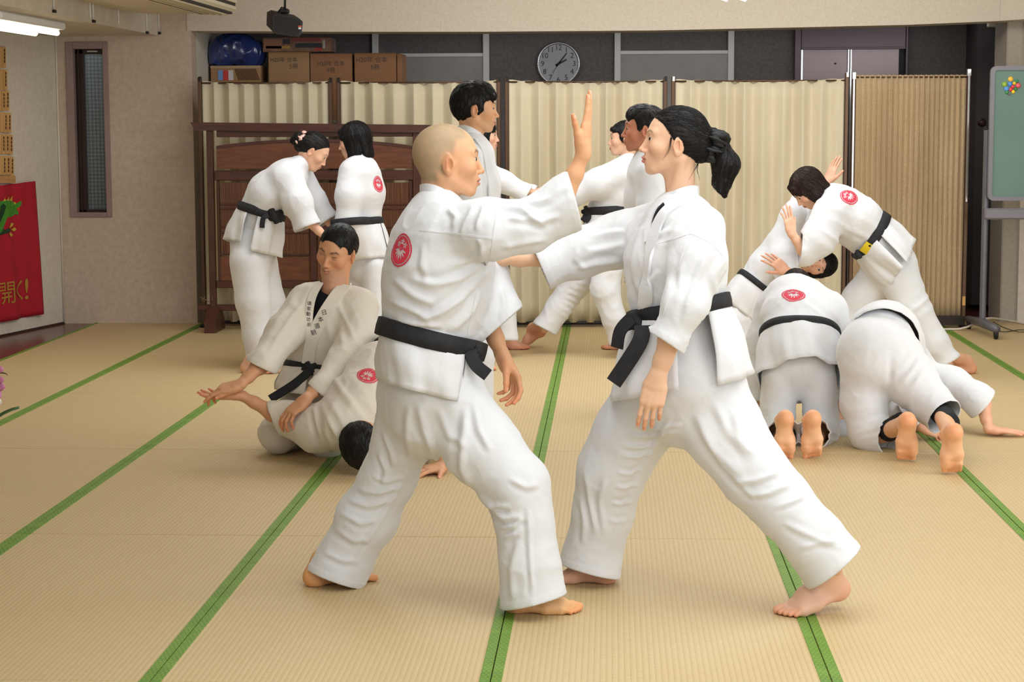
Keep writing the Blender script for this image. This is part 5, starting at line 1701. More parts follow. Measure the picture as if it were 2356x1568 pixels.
def hair_tied(bun=False, n=700, seed=5, tail=True):
    def fn(h):
        f = hair_base(h, .007, ((-.14, -.30, -.24), (.14, .14, .17)))
        X_, Y_, Z_ = np.meshgrid(*f.ax, indexing='ij')
        pl = (Y_-.70*(Z_+.022)-.016*np.cos(X_*26)+.006)*.82          # hairline slanting from the forehead to the ear
        hh_ = np.maximum(.010-np.abs(f.F-pl), 0)/.010; f.F = (np.maximum(f.F, pl)+hh_*hh_*.010*.25).astype(np.float32)
        f.ell((0, .065, -.085), (.12, .066, .070), k=.010, sub=True)
        for s_ in (-1, 1):
            f.ell((s_*.090, -.010, -.022), (.028, .0215, .034), k=.006, sub=True)
        f.ell((0, .0, -.135), (.12, .075, .07), k=.01, sub=True)
        f.ell((0, -.095, -.005), (.052, .034, .055), k=.03)
        if bun:
            f.ell((0, -.132, .012), (.040, .034, .042), k=.006)
            f.ell((.0, -.140, -.018), (.032, .026, .026), k=.01)
        elif tail:
            f.seg((0, -.120, .002), (0, -.150, -.008), .026, .030, k=.012)
            f.seg((0, -.150, -.008), (0, -.178, -.060), (.036, .036), (.044, .046), k=.015)
            f.seg((0, -.178, -.060), (0, -.170, -.120), (.044, .046), (.030, .034), k=.015)
            f.seg((0, -.170, -.120), (0, -.185, -.165), (.026, .028), (.006, .008), k=.015)
        def fl(p):
            if p[1] < -.15: return A(0, .1, -1.)
            return unit(A(-p[0]*2.5, -1., -.25*np.sign(p[2]-.0)))
        return hair_finish(f, .0022, (60, 26, 60), n*3, fl, .05, .0007, seed)
    return fn
M['hair_tied'] = None
def m_hair_y():
    t = NT('black_tied_hair'); n = t.noise(t.coord('Object', (70, 6, 70)), 3., 4., .6)
    t.col(t.ramp(n, [(.35, srgb(11, 9, 9)), (.7, srgb(30, 24, 22))])); t.p(Roughness=.48); t.b.inputs['Specular IOR Level'].default_value = .3; t.bump(n, .35, .003); return t.m
M['hair_tied'] = m_hair_y()
def collar(s, c, rx, rd, t0, t1, hpx, parent, front=0., drop=0., ax=(0, -1, 0), n=14, thick=.006, flare=.0):
    cc = s.P(*c); m_ = mpp(cc); axis = idir(*ax); e1 = unit(CR-axis*np.dot(CR, axis)); e2 = np.cross(axis, e1); e2 = -e2 if np.dot(e2, CF) > 0 else e2
    P_, N_ = [], []
    for i in range(n):
        t = math.radians(t0+(t1-t0)*i/(n-1)); d = e1*math.cos(t)*rx*m_+e2*math.sin(t)*rd*m_
        fr = .5+.5*math.cos(t-math.radians(front))
        P_.append(cc+d-axis*drop*m_*fr**2); N_.append(unit(d))
    return s.band('collar', P_, N_, hpx*m_, thick, s.gi, parent, wdir=axis)
def scrunchie(c, axis, r, tr, m, parent, n=64, lump=.25, seed=1, name='scrunchie'):
    axis = unit(axis); a = unit(np.cross(axis, A(0, 0, 1)+A(.1, .2, 0))); b = np.cross(axis, a); V = []; Q = []; k = 10; g = np.random.default_rng(seed); ph = g.uniform(0, 6, 4)
    for i in range(n):
        t = 2*math.pi*i/n; rr = tr*(1+lump*math.sin(9*t+ph[0])+lump*.7*math.sin(17*t+ph[1])); d = a*math.cos(t)+b*math.sin(t)
        for j in range(k):
            q = 2*math.pi*j/k; V.append(c+d*(r+rr*math.cos(q))+axis*rr*(1.25*math.sin(q)+.5*math.sin(5*t+ph[2])))
    for i in range(n):
        for j in range(k): Q.append((i*k+j, ((i+1) % n)*k+j, ((i+1) % n)*k+(j+1) % k, i*k+(j+1) % k))
    return quick_mesh(name, np.array(V), np.array(Q), m, parent)

# ------------------------------------------------------------------ shaven-headed man
s = Person(5.75, 'shaven-headed man in white uniform raising his right hand, seen from behind', floor_at(985, 1380), skin=(219, 168, 126), h=.0060)
tr = s.garment('trousers', [
    [(990, 790, 0, 86, 1.3), (990, 850, 0, 92, 1.35), (988, 915, 0, 96, 1.3), (988, 965, 0, 76, 1.2), (987, 1000, .02, 46, 1.2)],
    [(1040, 900, -.06, 70, 1.1), (1108, 1028, -.10, 80, .95), (1188, 1116, -.14, 68), (1207, 1205, -.16, 57), (1219, 1300, -.17, 61), (1229, 1385, -.17, 66), (1231, 1396, -.17, 66)],
    [(932, 900, .05, 60, 1.2), (926, 1010, .09, 60), (893, 1098, .13, 57), (845, 1190, .16, 63), (795, 1282, .18, 56), (770, 1330, .18, 54), (766, 1339, .18, 54)]],
    cuts=[(1228, 1382, -.17, .245, .97, 0, 125), (772, 1330, .18, -.34, .94, 0, 105)], k=.06, folds=.005, base=.004, seed=1,
    lines=[([(962, 930), (975, 990), (1000, 1050), (1050, 1110)], 13, .008), ([(1075, 930), (1065, 1010), (1060, 1080), (1085, 1120)], 14, .008), ([(1090, 925), (1100, 985), (1130, 1040)], 12, .006),
           ([(1090, 1130), (1130, 1165), (1175, 1165)], 9, .008), ([(1120, 1160), (1160, 1195), (1200, 1185)], 9, .008), ([(1150, 1215), (1180, 1210), (1205, 1190)], 8, .007), ([(1160, 1240), (1190, 1225)], 8, .005),
           ([(1170, 1100), (1210, 1120), (1240, 1115)], 10, .005), ([(1215, 1165), (1218, 1260), (1226, 1380)], 8, .005), ([(1195, 1240), (1175, 1310), (1180, 1380)], 12, .005),
           ([(880, 990), (900, 1040), (905, 1075)], 9, .007), ([(870, 1040), (888, 1080), (880, 1115)], 8, .007), ([(855, 1095), (890, 1110), (930, 1095)], 8, .006), ([(820, 1125), (870, 1135), (920, 1120)], 9, .007), ([(800, 1150), (850, 1165), (900, 1150)], 9, .006),
           ([(785, 1180), (830, 1205), (870, 1195)], 9, .005), ([(770, 1215), (815, 1245), (850, 1240)], 10, .005), ([(745, 1270), (790, 1290), (825, 1290)], 10, .004), ([(955, 1050), (910, 1140), (840, 1250), (800, 1335)], 8, .004),
           ([(1010, 940), (1030, 1000), (1080, 1030)], 12, .004), ([(940, 935), (935, 1000), (945, 1060)], 12, .006)])
jk = s.garment('jacket', [
    [(1008, 478, 0, 50, 2.2), (1004, 535, 0, 88, 1.85), (1010, 605, 0, 121, 1.40), (1003, 680, 0, 116, 1.38), (993, 735, 0, 102, 1.35), (990, 775, 0, 90, 1.35), (990, 810, 0, 90, 1.35)],
    [(1030, 522, -.15, 62), (1130, 527, -.20, 66), (1215, 521, -.20, 54), (1285, 480, -.19, 54), (1322, 458, -.19, 57), (1334, 455, -.19, 57)],
    [(1040, 540, .17, 70), (1096, 636, .16, 68), (1128, 715, .11, 62), (1148, 757, .09, 58), (1155, 765, .09, 58)]],
    cuts=[(1321, 458, -.19, .96, -.26, 0, 110), (1145, 755, .09, .66, .75, 0, 110), (988, 800, 0, -.245, .97, 0, 220)], k=.045, folds=.006, base=.005, seed=2, keep_bvh=True,
    lines=[([(1145, 475), (1200, 480), (1240, 510), (1290, 495)], 11, .009), ([(1165, 500), (1220, 505), (1262, 520)], 10, .007), ([(1215, 470), (1260, 460), (1300, 425)], 10, .007), ([(1090, 480), (1070, 510), (1060, 540)], 9, .006), ([(1115, 475), (1100, 505), (1095, 530)], 9, .006), ([(1030, 480), (1050, 500), (1040, 525)], 10, .005),
           ([(1125, 600), (1060, 640), (1000, 655), (940, 640)], 13, .008), ([(1120, 620), (1070, 680), (1010, 720), (960, 738)], 13, .009), ([(905, 640), (950, 680), (1000, 700)], 13, .007), ([(895, 690), (940, 710), (990, 735)], 12, .008), ([(910, 735), (960, 745), (1020, 752)], 10, .007), ([(1110, 660), (1080, 720), (1030, 765)], 12, .008), ([(1130, 560), (1080, 600), (1030, 610)], 12, .006),
           ([(1150, 570), (1200, 560), (1260, 550)], 10, .005), ([(975, 560), (970, 610), (985, 650)], 12, .004), ([(1100, 545), (1110, 580), (1100, 620)], 10, .005), ([(1150, 660), (1160, 700), (1150, 740)], 10, .005), ([(950, 760), (1000, 768), (1060, 782)], 8, .006)])
s.belt(992, 779, 0, (.245, -.97, 0), 43, grow=.014, knot=(1086, 812, -.10, 22), tails=[([(1080, 806, -.13), (1094, 838, -.15), (1122, 862, -.15)], (.3, .2, -1), 30), ([(1090, 806, -.10), (1106, 815, -.09), (1092, 838, -.08)], (.6, 0, -.8), 26)])
s.skirt([(52, 205, 0, 0), (48, -58, 8, 0), (210, 300, 0, 0)], jk, (985, 900, 0), 108, 160, seed=2.)
s.seam([(1146, 466), (1142, 500), (1136, 540), (1130, 592)], jk)
s.seam([(965, 528), (1020, 534), (1080, 542), (1134, 548)], jk)
s.seam([(1120, 600), (1098, 680), (1082, 740), (1076, 778)], jk, .012)
s.emblem(922, 575, 39, (.38, -1, 0), jk, sq=1.)
collar(s, (1008, 440, 0), 38, 62, 38, 330, 30, jk, front=0, drop=28)
s.head(1030, 369, 0, 14, 0, 0, .955, neck=(1006, 470, 0), h=.0024, bald=True, mouth_open=.003, gaze=(-.55, 1, 0), brow=(58, 50, 46), jaw=1.0)
s.hand((1343, 354, -.19), (.10, -1, 0), (.97, .0, -.30), True, (1268, 520, -.2), curls=((-6, 6, 6), (-4, 6, 6), (-2, 8, 6), (0, 8, 6)), thumb=(.55, .2, .1), size=.93, spread=.01)
s.hand((1156, 818, .08), (.46, .88, .05), (.92, -.35, .45), False, (1105, 690, .12), curls=((22, 30, 18), (32, 36, 20), (38, 40, 22), (42, 40, 22)), thumb=(.35, .75, .15), size=.95)
s.foot((1293, 1407), (1, .03), True, (1225, 1280, -.16), size=.95, skin=(232, 186, 132))
s.foot((820, 1336), (.82, .42), False, (800, 1230, .16), size=.95, skin=(228, 180, 126))
s.core([(1005, 560, 0), (990, 760, 0), (988, 900, 0)], .09)
s.finish()

# ------------------------------------------------------------------ woman with ponytail
s = Person(5.8, 'woman with black ponytail and scrunchie in white uniform, lunging to the left', floor_at(1600, 1385), skin=(230, 188, 156), h=.0060)
s.garment('trousers', [
    [(1562, 735, 0, 88, 1.2), (1570, 830, 0, 98, 1.2), (1572, 890, 0, 108, 1.15), (1573, 935, 0, 88, 1.1), (1574, 965, .02, 50, 1.1)],
    [(1505, 890, .05, 78, 1.1), (1452, 995, .10, 78), (1408, 1082, .13, 72), (1387, 1180, .16, 62), (1366, 1265, .18, 57), (1356, 1313, .18, 59), (1353, 1325, .18, 59)],
    [(1636, 890, -.06, 80, 1.1), (1672, 1000, -.09, 82), (1737, 1092, -.13, 72), (1802, 1162, -.16, 64), (1870, 1240, -.19, 62), (1919, 1304, -.19, 66), (1927, 1313, -.19, 66)]],
    cuts=[(1356, 1313, .18, -.255, .967, 0, 125), (1918, 1304, -.19, .64, .77, 0, 125)], k=.06, folds=.004, base=.004, seed=3,
    lines=[([(1570, 975), (1520, 985), (1460, 985)], 9, .006), ([(1560, 990), (1510, 1005), (1440, 1000)], 9, .006), ([(1535, 1010), (1490, 1030), (1430, 1025)], 8, .005), ([(1510, 1035), (1470, 1050), (1430, 1048)], 8, .005), ([(1480, 1075), (1450, 1090), (1420, 1085)], 7, .004), ([(1470, 1110), (1440, 1122), (1415, 1118)], 7, .004), ([(1455, 1150), (1430, 1160), (1405, 1155)], 7, .004), ([(1445, 1190), (1425, 1200), (1400, 1196)], 7, .003),
           ([(1545, 955), (1490, 1050), (1450, 1150), (1395, 1320)], 8, .005), ([(1350, 1090), (1355, 1150), (1372, 1230)], 10, .006), ([(1395, 1100), (1378, 1150), (1390, 1230)], 10, .005), ([(1335, 1140), (1345, 1200), (1340, 1250)], 9, .005), ([(1600, 950), (1640, 1030), (1720, 1110)], 16, .007), ([(1690, 940), (1700, 1010), (1740, 1050)], 14, .006), ([(1640, 920), (1680, 1000), (1730, 1060)], 14, .005), ([(1690, 1110), (1740, 1105), (1790, 1085)], 10, .006), ([(1720, 1140), (1770, 1135), (1820, 1110)], 10, .006), ([(1780, 1170), (1830, 1150), (1850, 1140)], 9, .005), ([(1800, 1200), (1860, 1230), (1940, 1260)], 10, .004), ([(1840, 1260), (1880, 1250), (1930, 1240)], 9, .004), ([(1610, 985), (1660, 1070), (1740, 1150)], 10, .004)])
jk = s.garment('jacket', [
    [(1563, 488, 0, 42, 2.2), (1565, 522, 0, 84, 1.9), (1556, 600, 0, 114, 1.35), (1556, 670, 0, 104, 1.25), (1562, 712, 0, 95, 1.15), (1564, 752, 0, 95, 1.15)],
    [(1510, 525, .15, 64), (1425, 552, .18, 60), (1335, 582, .15, 54), (1245, 611, .11, 47), (1233, 616, .11, 47)],
    [(1612, 530, -.14, 58), (1609, 600, -.21, 58), (1576, 700, -.26, 48), (1538, 785, -.27, 38), (1534, 795, -.27, 38)]],
    cuts=[(1243, 611, .11, -.91, .40, 0, 100), (1534, 790, -.27, -.55, .83, 0, 78), (1566, 735, 0, .19, .98, 0, 220)], k=.04, folds=.005, base=.005, seed=5, keep_bvh=True,
    lines=[([(1480, 490), (1450, 520), (1440, 560)], 10, .007), ([(1500, 500), (1470, 540), (1455, 600), (1460, 650)], 12, .008), ([(1530, 540), (1500, 600), (1490, 680)], 13, .008), ([(1515, 620), (1490, 660), (1480, 710)], 11, .008), ([(1460, 640), (1475, 680), (1490, 715)], 10, .006), ([(1440, 560), (1400, 570), (1350, 580)], 11, .006), ([(1430, 600), (1380, 605), (1320, 620)], 10, .006), ([(1440, 530), (1400, 535), (1350, 545)], 9, .005), ([(1330, 570), (1325, 600), (1350, 620)], 10, .005),
           ([(1600, 500), (1560, 530), (1530, 570)], 11, .006), ([(1570, 500), (1545, 525), (1515, 545)], 10, .006), ([(1545, 570), (1540, 640), (1525, 730)], 12, .005), ([(1640, 560), (1600, 640), (1570, 740)], 10, .005), ([(1665, 590), (1640, 640), (1645, 690)], 11, .006), ([(1600, 560), (1570, 600), (1560, 660)], 12, .005)])
s.belt(1560, 712, 0, (-.19, -.98, 0), 36, grow=.012, knot=(1462, 742, -.12, 34),
       tails=[([(1478, 748, -.17), (1470, 790, -.19), (1412, 880, -.18)], (-.3, .1, -1), 38), ([(1455, 730, -.14), (1428, 760, -.13), (1420, 800, -.12)], (-.6, 0, -1), 32)])
s.skirt([(97, 222, 0, 4), (66, -70, 8, -6), (226, 285, 0, 0)], jk, (1566, 888, 0), 162, 172, seed=4.)
s.seam([(1590, 470), (1582, 540), (1560, 620), (1520, 740)], jk, .004)
s.seam([(1510, 560), (1560, 545), (1590, 535), (1640, 560), (1664, 590)], jk)
s.lapel([(1592, 458), (1560, 468), (1532, 484), (1512, 520), (1497, 580), (1488, 650), (1484, 700), (1482, 728)], 34, jk)
s.lapel([(1516, 474), (1502, 490), (1492, 520), (1493, 556)], 20, jk)
q_ = [s.hit(*p_) for p_ in ((1530, 472), (1519, 482), (1511, 497), (1505, 514))]
s.band('undershirt', [v_[0] for v_ in q_], [v_[1] for v_ in q_], [.016, .015, .010, .003], .004, M['under'], jk, off=.004, nsub=4)
collar(s, (1564, 446, 0), 40, 60, -128, 128, 34, jk, front=180, drop=26, n=16)
s.head(1552, 327, 0, 181, 5, 0, .90, neck=(1568, 476, 0), h=.0024, female=True, hair=hair_tied(), hairmat='hair_tied', gaze=(.55, 1, .1), eyes=1.0)
scrunchie(s.hd(0, -.132, .000), s.hR@A(0, -1, -.25), .030, .018, mat('black_satin', (12, 12, 14), .45), s.hair, lump=.4)
g_ = np.random.default_rng(5)
for k_ in (0, 1, 2, 4, 5, 6, 7, 8):                                  # loose hair before the ear and at the nape
    if k_ < 4: P_ = [(.070, .012+.002*k_, .030), (.0735, .015+.002*k_, .005), (.0735, .016+.002*k_, -.025), (.068, .024+.007*k_, -.045-.008*k_)]
    else: P_ = [(.040-.012*(k_-4), -.085, -.055), (.046-.012*(k_-4), -.078+g_.uniform(-.01, .01), -.085), (.046-.012*(k_-4), -.066+g_.uniform(-.03, .02), -.112-g_.uniform(0, .02))]
    P_ = np.array([s.hd(*q) for q in P_]); tt_ = np.linspace(0, len(P_)-1, 14); P_ = np.stack([np.interp(tt_, np.arange(len(P_)), P_[:, i]) for i in range(3)], 1)
    for _ in range(4): P_[1:-1] = (P_[:-2]+2*P_[1:-1]+P_[2:])/4
    MB().tube(P_, np.linspace(.0011, .0003, 14), 5).build('hair_strand', M['hair_tied'], s.hair, True)
s.hand((1150, 597, .06), (-.6, -.75, .2), (.6, -.6, -.3), True, (1330, 590, .14), curls=((10, 20, 10),)*4, size=.9)
s.hand((1512, 868, -.27), (-.20, .97, .0), (-.15, 0, -1), False, (1555, 740, -.26), curls=((14, 18, 10), (18, 22, 12), (20, 24, 12), (22, 26, 14)), thumb=(.25, .4, .15), size=.90, spread=.03)
s.foot((1300, 1338), (-1, .05), True, (1362, 1250, .17), size=.9, skin=(226, 180, 156))
s.foot((1836, 1412), (-.88, -.42), False, (1908, 1285, -.18), lift=14, size=1.0, skin=(232, 190, 164))
s.core([(1560, 560, 0), (1562, 700, 0), (1572, 880, 0)], .08)
s.finish()
def stand_feet(s, pts):
    for (ball, toe, right, shin, kw) in pts: s.foot(ball, toe, right, shin, **kw)
# ------------------------------------------------------------------ tall man behind the shaven-headed man
s = Person(8.9, 'tall black-haired man standing behind the shaven-headed man, facing right', floor_at(1085, 985), skin=(216, 168, 128), h=.012)
s.garment('trousers', [[(1090, 590, 0, 48, 1.2), (1090, 660, 0, 52, 1.2), (1090, 700, 0, 46, 1.2)], [(1098, 690, -.08, 36), (1104, 820, -.10, 32), (1104, 945, -.1, 30), (1104, 955, -.1, 30)], [(1078, 690, .08, 36), (1068, 820, .1, 32), (1062, 940, .1, 30), (1062, 950, .1, 30)]],
          cuts=[(1104, 950, -.1, 0, 1, 0, 60), (1062, 945, .1, 0, 1, 0, 60)], k=.03, seed=11)
jk = s.garment('jacket', [[(1084, 318, 0, 24, 2.2), (1088, 352, 0, 45, 1.8), (1090, 420, 0, 58, 1.25), (1090, 520, 0, 54, 1.2), (1090, 590, 0, 50, 1.2), (1090, 630, 0, 52, 1.2)],
    [(1080, 362, -.17, 30), (1076, 440, -.22, 30), (1092, 520, -.24, 27), (1096, 530, -.24, 27)], [(1092, 362, .17, 30), (1090, 440, .2, 30), (1100, 520, .22, 27), (1103, 530, .22, 27)]],
    cuts=[(1094, 526, -.24, .3, .95, 0, 50), (1101, 526, .22, .3, .95, 0, 50), (1090, 650, 0, 0, 1, 0, 110)], k=.04, seed=12, keep_bvh=True, creases=[(1115, 400, -.1, 70, 24, 20, 50, .006)])
s.belt(1090, 572, 0, (.05, -1, 0), 22); s.skirt([(20, 160, 0, 0), (170, 340, 0, 0)], jk, (1090, 670, 0), 62, 78)
s.lapel([(1098, 320), (1112, 345), (1122, 385), (1128, 430), (1130, 470)], 20, jk)
collar(s, (1083, 302, 0), 27, 40, 20, 330, 24, jk, front=0, drop=22)
s.head(1094, 249, 0, 8, -3, 0, .95, neck=(1084, 318, 0), h=.0042, hair=hair_short(.017, .058, .022, top=.012, nape=-.075, n=900, tuft=.005), gaze=(-.5, 1, -.1), stubble=.2)
for r_, x, d_ in ((True, 1104, -.1), (False, 1062, .1)): s.foot(A(*(floor_at(x+24, 985+(d_ < 0)*10))), (1, .0), r_, (x, 920, d_), size=.98, h=.0072)
s.hand((1100, 560, -.24), (.1, 1, 0), (-.2, 0, -1), True, (1085, 470, -.22), h=.0062); s.hand((1106, 560, .22), (.1, 1, 0), (.2, 0, 1), False, (1095, 470, .2), h=.0062)
s.finish()

# ------------------------------------------------------------------ woman behind the tall man
s = Person(12.0, 'dark-haired woman half hidden behind the tall man, facing right with one arm forward', floor_at(1150, 815), skin=(226, 180, 152), h=.014)
s.garment('trousers', [[(1118, 545, 0, 34, 1.2), (1120, 590, 0, 40, 1.1), (1122, 620, 0, 36, 1.1)], [(1138, 620, -.06, 30), (1160, 700, -.06, 28), (1166, 778, -.06, 24), (1167, 784, -.06, 24)], [(1112, 620, .02, 30), (1104, 720, -.2, 28), (1100, 830, -.5, 25), (1100, 836, -.5, 25)]],
          cuts=[(1166, 783, -.06, 0, 1, 0, 45), (1100, 834, -.5, 0, 1, 0, 45)], k=.03, seed=13)
jk = s.garment('jacket', [[(1104, 368, 0, 20, 2), (1106, 395, 0, 32, 1.7), (1110, 450, 0, 40, 1.3), (1114, 510, 0, 34, 1.2), (1116, 560, 0, 36, 1.2)], [(1108, 390, -.1, 26), (1160, 418, -.14, 24), (1212, 448, -.14, 20), (1216, 450, -.14, 20)], [(1115, 392, .12, 24), (1170, 425, .14, 22), (1225, 446, .12, 18), (1229, 448, .12, 18)]],
    cuts=[(1214, 449, -.14, .88, .45, 0, 36), (1227, 447, .12, .88, .45, 0, 34)], k=.04, seed=14, keep_bvh=True)
s.belt(1115, 522, 0, (.05, -1, 0), 16); s.skirt([(60, 300, 0, 0)], jk, (1120, 590, 0), 46, 50)
collar(s, (1103, 358, 0), 18, 26, 20, 330, 14, jk, front=0, drop=12)
s.head(1110, 311, 0, 2, -2, 0, .92, neck=(1103, 366, 0), h=.0056, female=True, hair=hair_bob(-.05, n=250), gaze=(-.5, 1, 0))
s.hand((1230, 445, -.14), (1, -.35, 0), (.2, -.8, -.5), True, (1165, 420, -.14), size=.92, h=.0062, curls=((14, 18, 10),)*4)
s.hand((1240, 446, .12), (1, -.3, 0), (.0, -.8, .5), False, (1180, 428, .14), size=.92, h=.0062)
s.foot((1196, 803), (1, -.12), True, (1166, 760, -.06), size=.95, h=.0062, skin=(216, 160, 134)); s.foot((1120, 850), (1, -.1), False, (1100, 810, -.5), size=.95, h=.0062)
s.finish()

# ------------------------------------------------------------------ short-haired person facing left
s = Person(12.0, 'short-haired person in white uniform facing left, lunging with arm stretched forward', floor_at(1340, 805), skin=(230, 186, 156), h=.013)
s.garment('trousers', [[(1396, 500, 0, 42, 1.2), (1392, 560, 0, 48, 1.1), (1390, 590, 0, 44, 1.1)], [(1376, 590, .08, 36), (1330, 645, .1, 34), (1285, 708, .1, 29), (1254, 755, .1, 28), (1251, 759, .1, 28)], [(1400, 590, -.08, 36), (1392, 665, -.1, 33), (1412, 732, -.12, 26), (1424, 786, -.12, 21), (1425, 790, -.12, 21)]],
          cuts=[(1252, 757, .1, -.47, .88, 0, 52), (1425, 789, -.12, .2, .98, 0, 40)], k=.03, seed=15, folds=.009, creases=[(1320, 690, 0, 20, 14, 40, 20, .006)])
jk = s.garment('jacket', [[(1446, 372, 0, 22, 2), (1440, 400, 0, 40, 1.7), (1422, 445, 0, 48, 1.3), (1400, 488, 0, 46, 1.2), (1396, 520, 0, 46, 1.2)], [(1428, 396, -.12, 34), (1375, 422, -.15, 33), (1318, 446, -.13, 28), (1275, 458, -.12, 24), (1271, 459, -.12, 24)], [(1440, 396, .12, 30), (1380, 415, .15, 28), (1300, 440, .13, 24), (1270, 450, .12, 24)]],
    cuts=[(1273, 458, -.12, -.95, .3, 0, 42)], k=.04, seed=16, keep_bvh=True)
s.belt(1400, 487, 0, (-.05, -1, 0), 19, knot=(1350, 484, -.05, 14), tails=[([(1350, 486, -.08), (1346, 500, -.1), (1340, 508, -.1)], (-.4, 0, -1), 14), ([(1346, 486, -.08), (1356, 498, -.12), (1346, 509, -.12)], (-.2, 0, -1), 12)])
s.skirt([(60, 220, 0, 0), (55, -60, 0, 0)], jk, (1394, 580, 0), 58, 60)
collar(s, (1448, 362, 0), 18, 26, 200, -150, 12, jk, front=180, drop=8)
s.head(1437, 319, 0, 178, 0, 0, .92, neck=(1448, 370, 0), h=.0056, female=True, hair=hair_short(.011, .062, .012, nape=-.08, n=250), gaze=(.5, 1, 0))
s.hand((1258, 452, -.12), (-1, -.1, 0), (0, -.8, -.4), False, (1330, 440, -.13), size=.92, h=.0062); s.hand((1256, 446, .12), (-1, -.1, 0), (0, -.8, .4), True, (1320, 436, .13), size=.92, h=.0062)
s.foot((1209, 798), (-1, .12), True, (1254, 742, .1), lift=34, size=.95, h=.0062, skin=(220, 168, 140)); s.foot((1406, 803), (-1, -.1), False, (1424, 770, -.12), size=.95, h=.0062, skin=(220, 168, 140))
s.finish()

# ------------------------------------------------------------------ tanned man behind the ponytailed woman
s = Person(9.6, 'tanned man with short black hair behind the ponytailed woman, facing left', floor_at(1520, 930), skin=(194, 130, 102), h=.013)
s.garment('trousers', [[(1502, 570, 0, 52, 1.2), (1506, 640, 0, 56, 1.1), (1508, 680, 0, 50, 1.1)], [(1490, 680, .08, 36), (1484, 790, .1, 32), (1484, 890, .1, 30), (1484, 897, .1, 30)], [(1530, 680, -.08, 36), (1548, 790, -.1, 32), (1556, 895, -.1, 30), (1556, 902, -.1, 30)]], cuts=[(1484, 893, .1, 0, 1, 0, 56), (1556, 898, -.1, 0, 1, 0, 56)], k=.03, seed=17)
jk = s.garment('jacket', [[(1492, 362, 0, 28, 2), (1494, 395, 0, 48, 1.7), (1496, 460, 0, 58, 1.25), (1500, 540, 0, 52, 1.2), (1502, 590, 0, 54, 1.2)], [(1494, 400, -.16, 32), (1498, 480, -.2, 30), (1480, 560, -.22, 26), (1478, 566, -.22, 26)], [(1488, 400, .16, 30), (1490, 480, .2, 28), (1476, 560, .2, 26), (1475, 566, .2, 26)]],
    cuts=[(1479, 563, -.22, -.2, .98, 0, 46), (1476, 563, .2, -.2, .98, 0, 46)], k=.04, seed=18, keep_bvh=True)
s.belt(1500, 548, 0, (0, -1, 0), 22); s.skirt([(60, 300, 0, 0)], jk, (1506, 650, 0), 66, 66)
collar(s, (1494, 345, 0), 27, 36, 200, -150, 20, jk, front=180, drop=18)
s.head(1481, 297, 0, 178, 0, 0, .97, neck=(1492, 358, 0), h=.0042, hair=hair_short(.011, .060, 0, top=.006, n=450, tuft=.004), gaze=(.5, 1, -.2), stubble=.15, eyes=.7)
for r_, x, d_ in ((True, 1484, .1), (False, 1556, -.1)): s.foot(A(*floor_at(x-22, 930 if r_ else 938)), (-1, 0), r_, (x, 870, d_), size=.98, h=.0072)
s.hand((1474, 590, -.22), (-.1, 1, 0), (.2, 0, -1), False, (1484, 520, -.2), h=.0062); s.hand((1472, 590, .2), (-.1, 1, 0), (0, 0, 1), True, (1480, 520, .2), h=.0062)
s.finish()

# ------------------------------------------------------------------ woman with bun and pink scrunchie
s = Person(11.4, 'woman with black bun and pale pink scrunchie bending forward to the right', floor_at(610, 838), skin=(228, 182, 154), h=.011)
s.garment('trousers', [[(592, 510, 0, 44, 1.2), (582, 560, 0, 50, 1.15), (580, 600, 0, 48, 1.1)], [(572, 600, -.08, 44, 1.1), (582, 690, -.09, 40), (592, 770, -.09, 33), (600, 835, -.09, 31), (601, 841, -.09, 31)], [(600, 600, .08, 38, 1.1), (618, 690, .09, 36), (630, 770, .09, 31), (636, 822, .09, 30), (637, 828, .09, 30)]],
          cuts=[(600, 838, -.09, .1, 1, 0, 56), (636, 824, .09, .1, 1, 0, 52)], k=.03, seed=19, folds=.004)
jk = s.garment('jacket', [[(692, 378, 0, 22, 2), (664, 408, 0, 44, 1.8), (625, 448, 0, 54, 1.4), (602, 485, 0, 46, 1.3), (592, 515, 0, 44, 1.3)], [(662, 412, -.13, 36), (684, 465, -.19, 33), (708, 522, -.2, 28), (710, 526, -.2, 28)], [(690, 408, .12, 32), (722, 462, .16, 28), (752, 508, .16, 24), (754, 512, .16, 24)]],
    cuts=[(708, 523, -.2, .35, .93, 0, 48), (753, 510, .16, .55, .83, 0, 42)], k=.04, seed=20, keep_bvh=True, folds=.007)
s.belt(600, 489, 0, (.30, -.95, 0), 21, knot=(630, 497, -.15, 25), tails=[([(618, 494, -.19), (606, 502, -.20), (603, 524, -.20)], (-.2, 0, -1), 12)])
s.skirt([(108, 200, 0, 8), (86, -50, 12, 0), (205, 290, 0, 0)], jk, (582, 566, 0), 62, 70, axis2=(.15, -1, 0), seed=3., wave=.016)
collar(s, (698, 375, 0), 18, 28, 40, 320, 15, jk, front=20, drop=12, ax=(.5, -.85, 0))
s.head(721, 347, 0, 8, -36, 0, .92, neck=(694, 382, 0), h=.0047, female=True, hair=hair_tied(bun=True, n=300), hairmat='hair_tied', gaze=(-.6, 1, -.3), eyes=.5)
scrunchie(s.hd(0, -.106, .016), s.hR@A(0, -1, .15), .037, .014, mat('pink_scrunchie', (226, 182, 168), .7), s.hair, seed=3)
s.hand((752, 548, -.2), (.75, .65, 0), (.4, -.8, -.4), True, (690, 490, -.2), size=.9, h=.0062); s.hand((775, 532, .16), (.7, .6, 0), (.4, -.8, .4), False, (728, 474, .16), size=.9, h=.0062)
s.foot((665, 836), (1, -.16), False, (632, 800, .06), size=.95, h=.0056, skin=(214, 152, 130)); s.foot((620, 858), (1, -.1), True, (598, 810, -.09), size=.95, h=.0062)
s.finish()

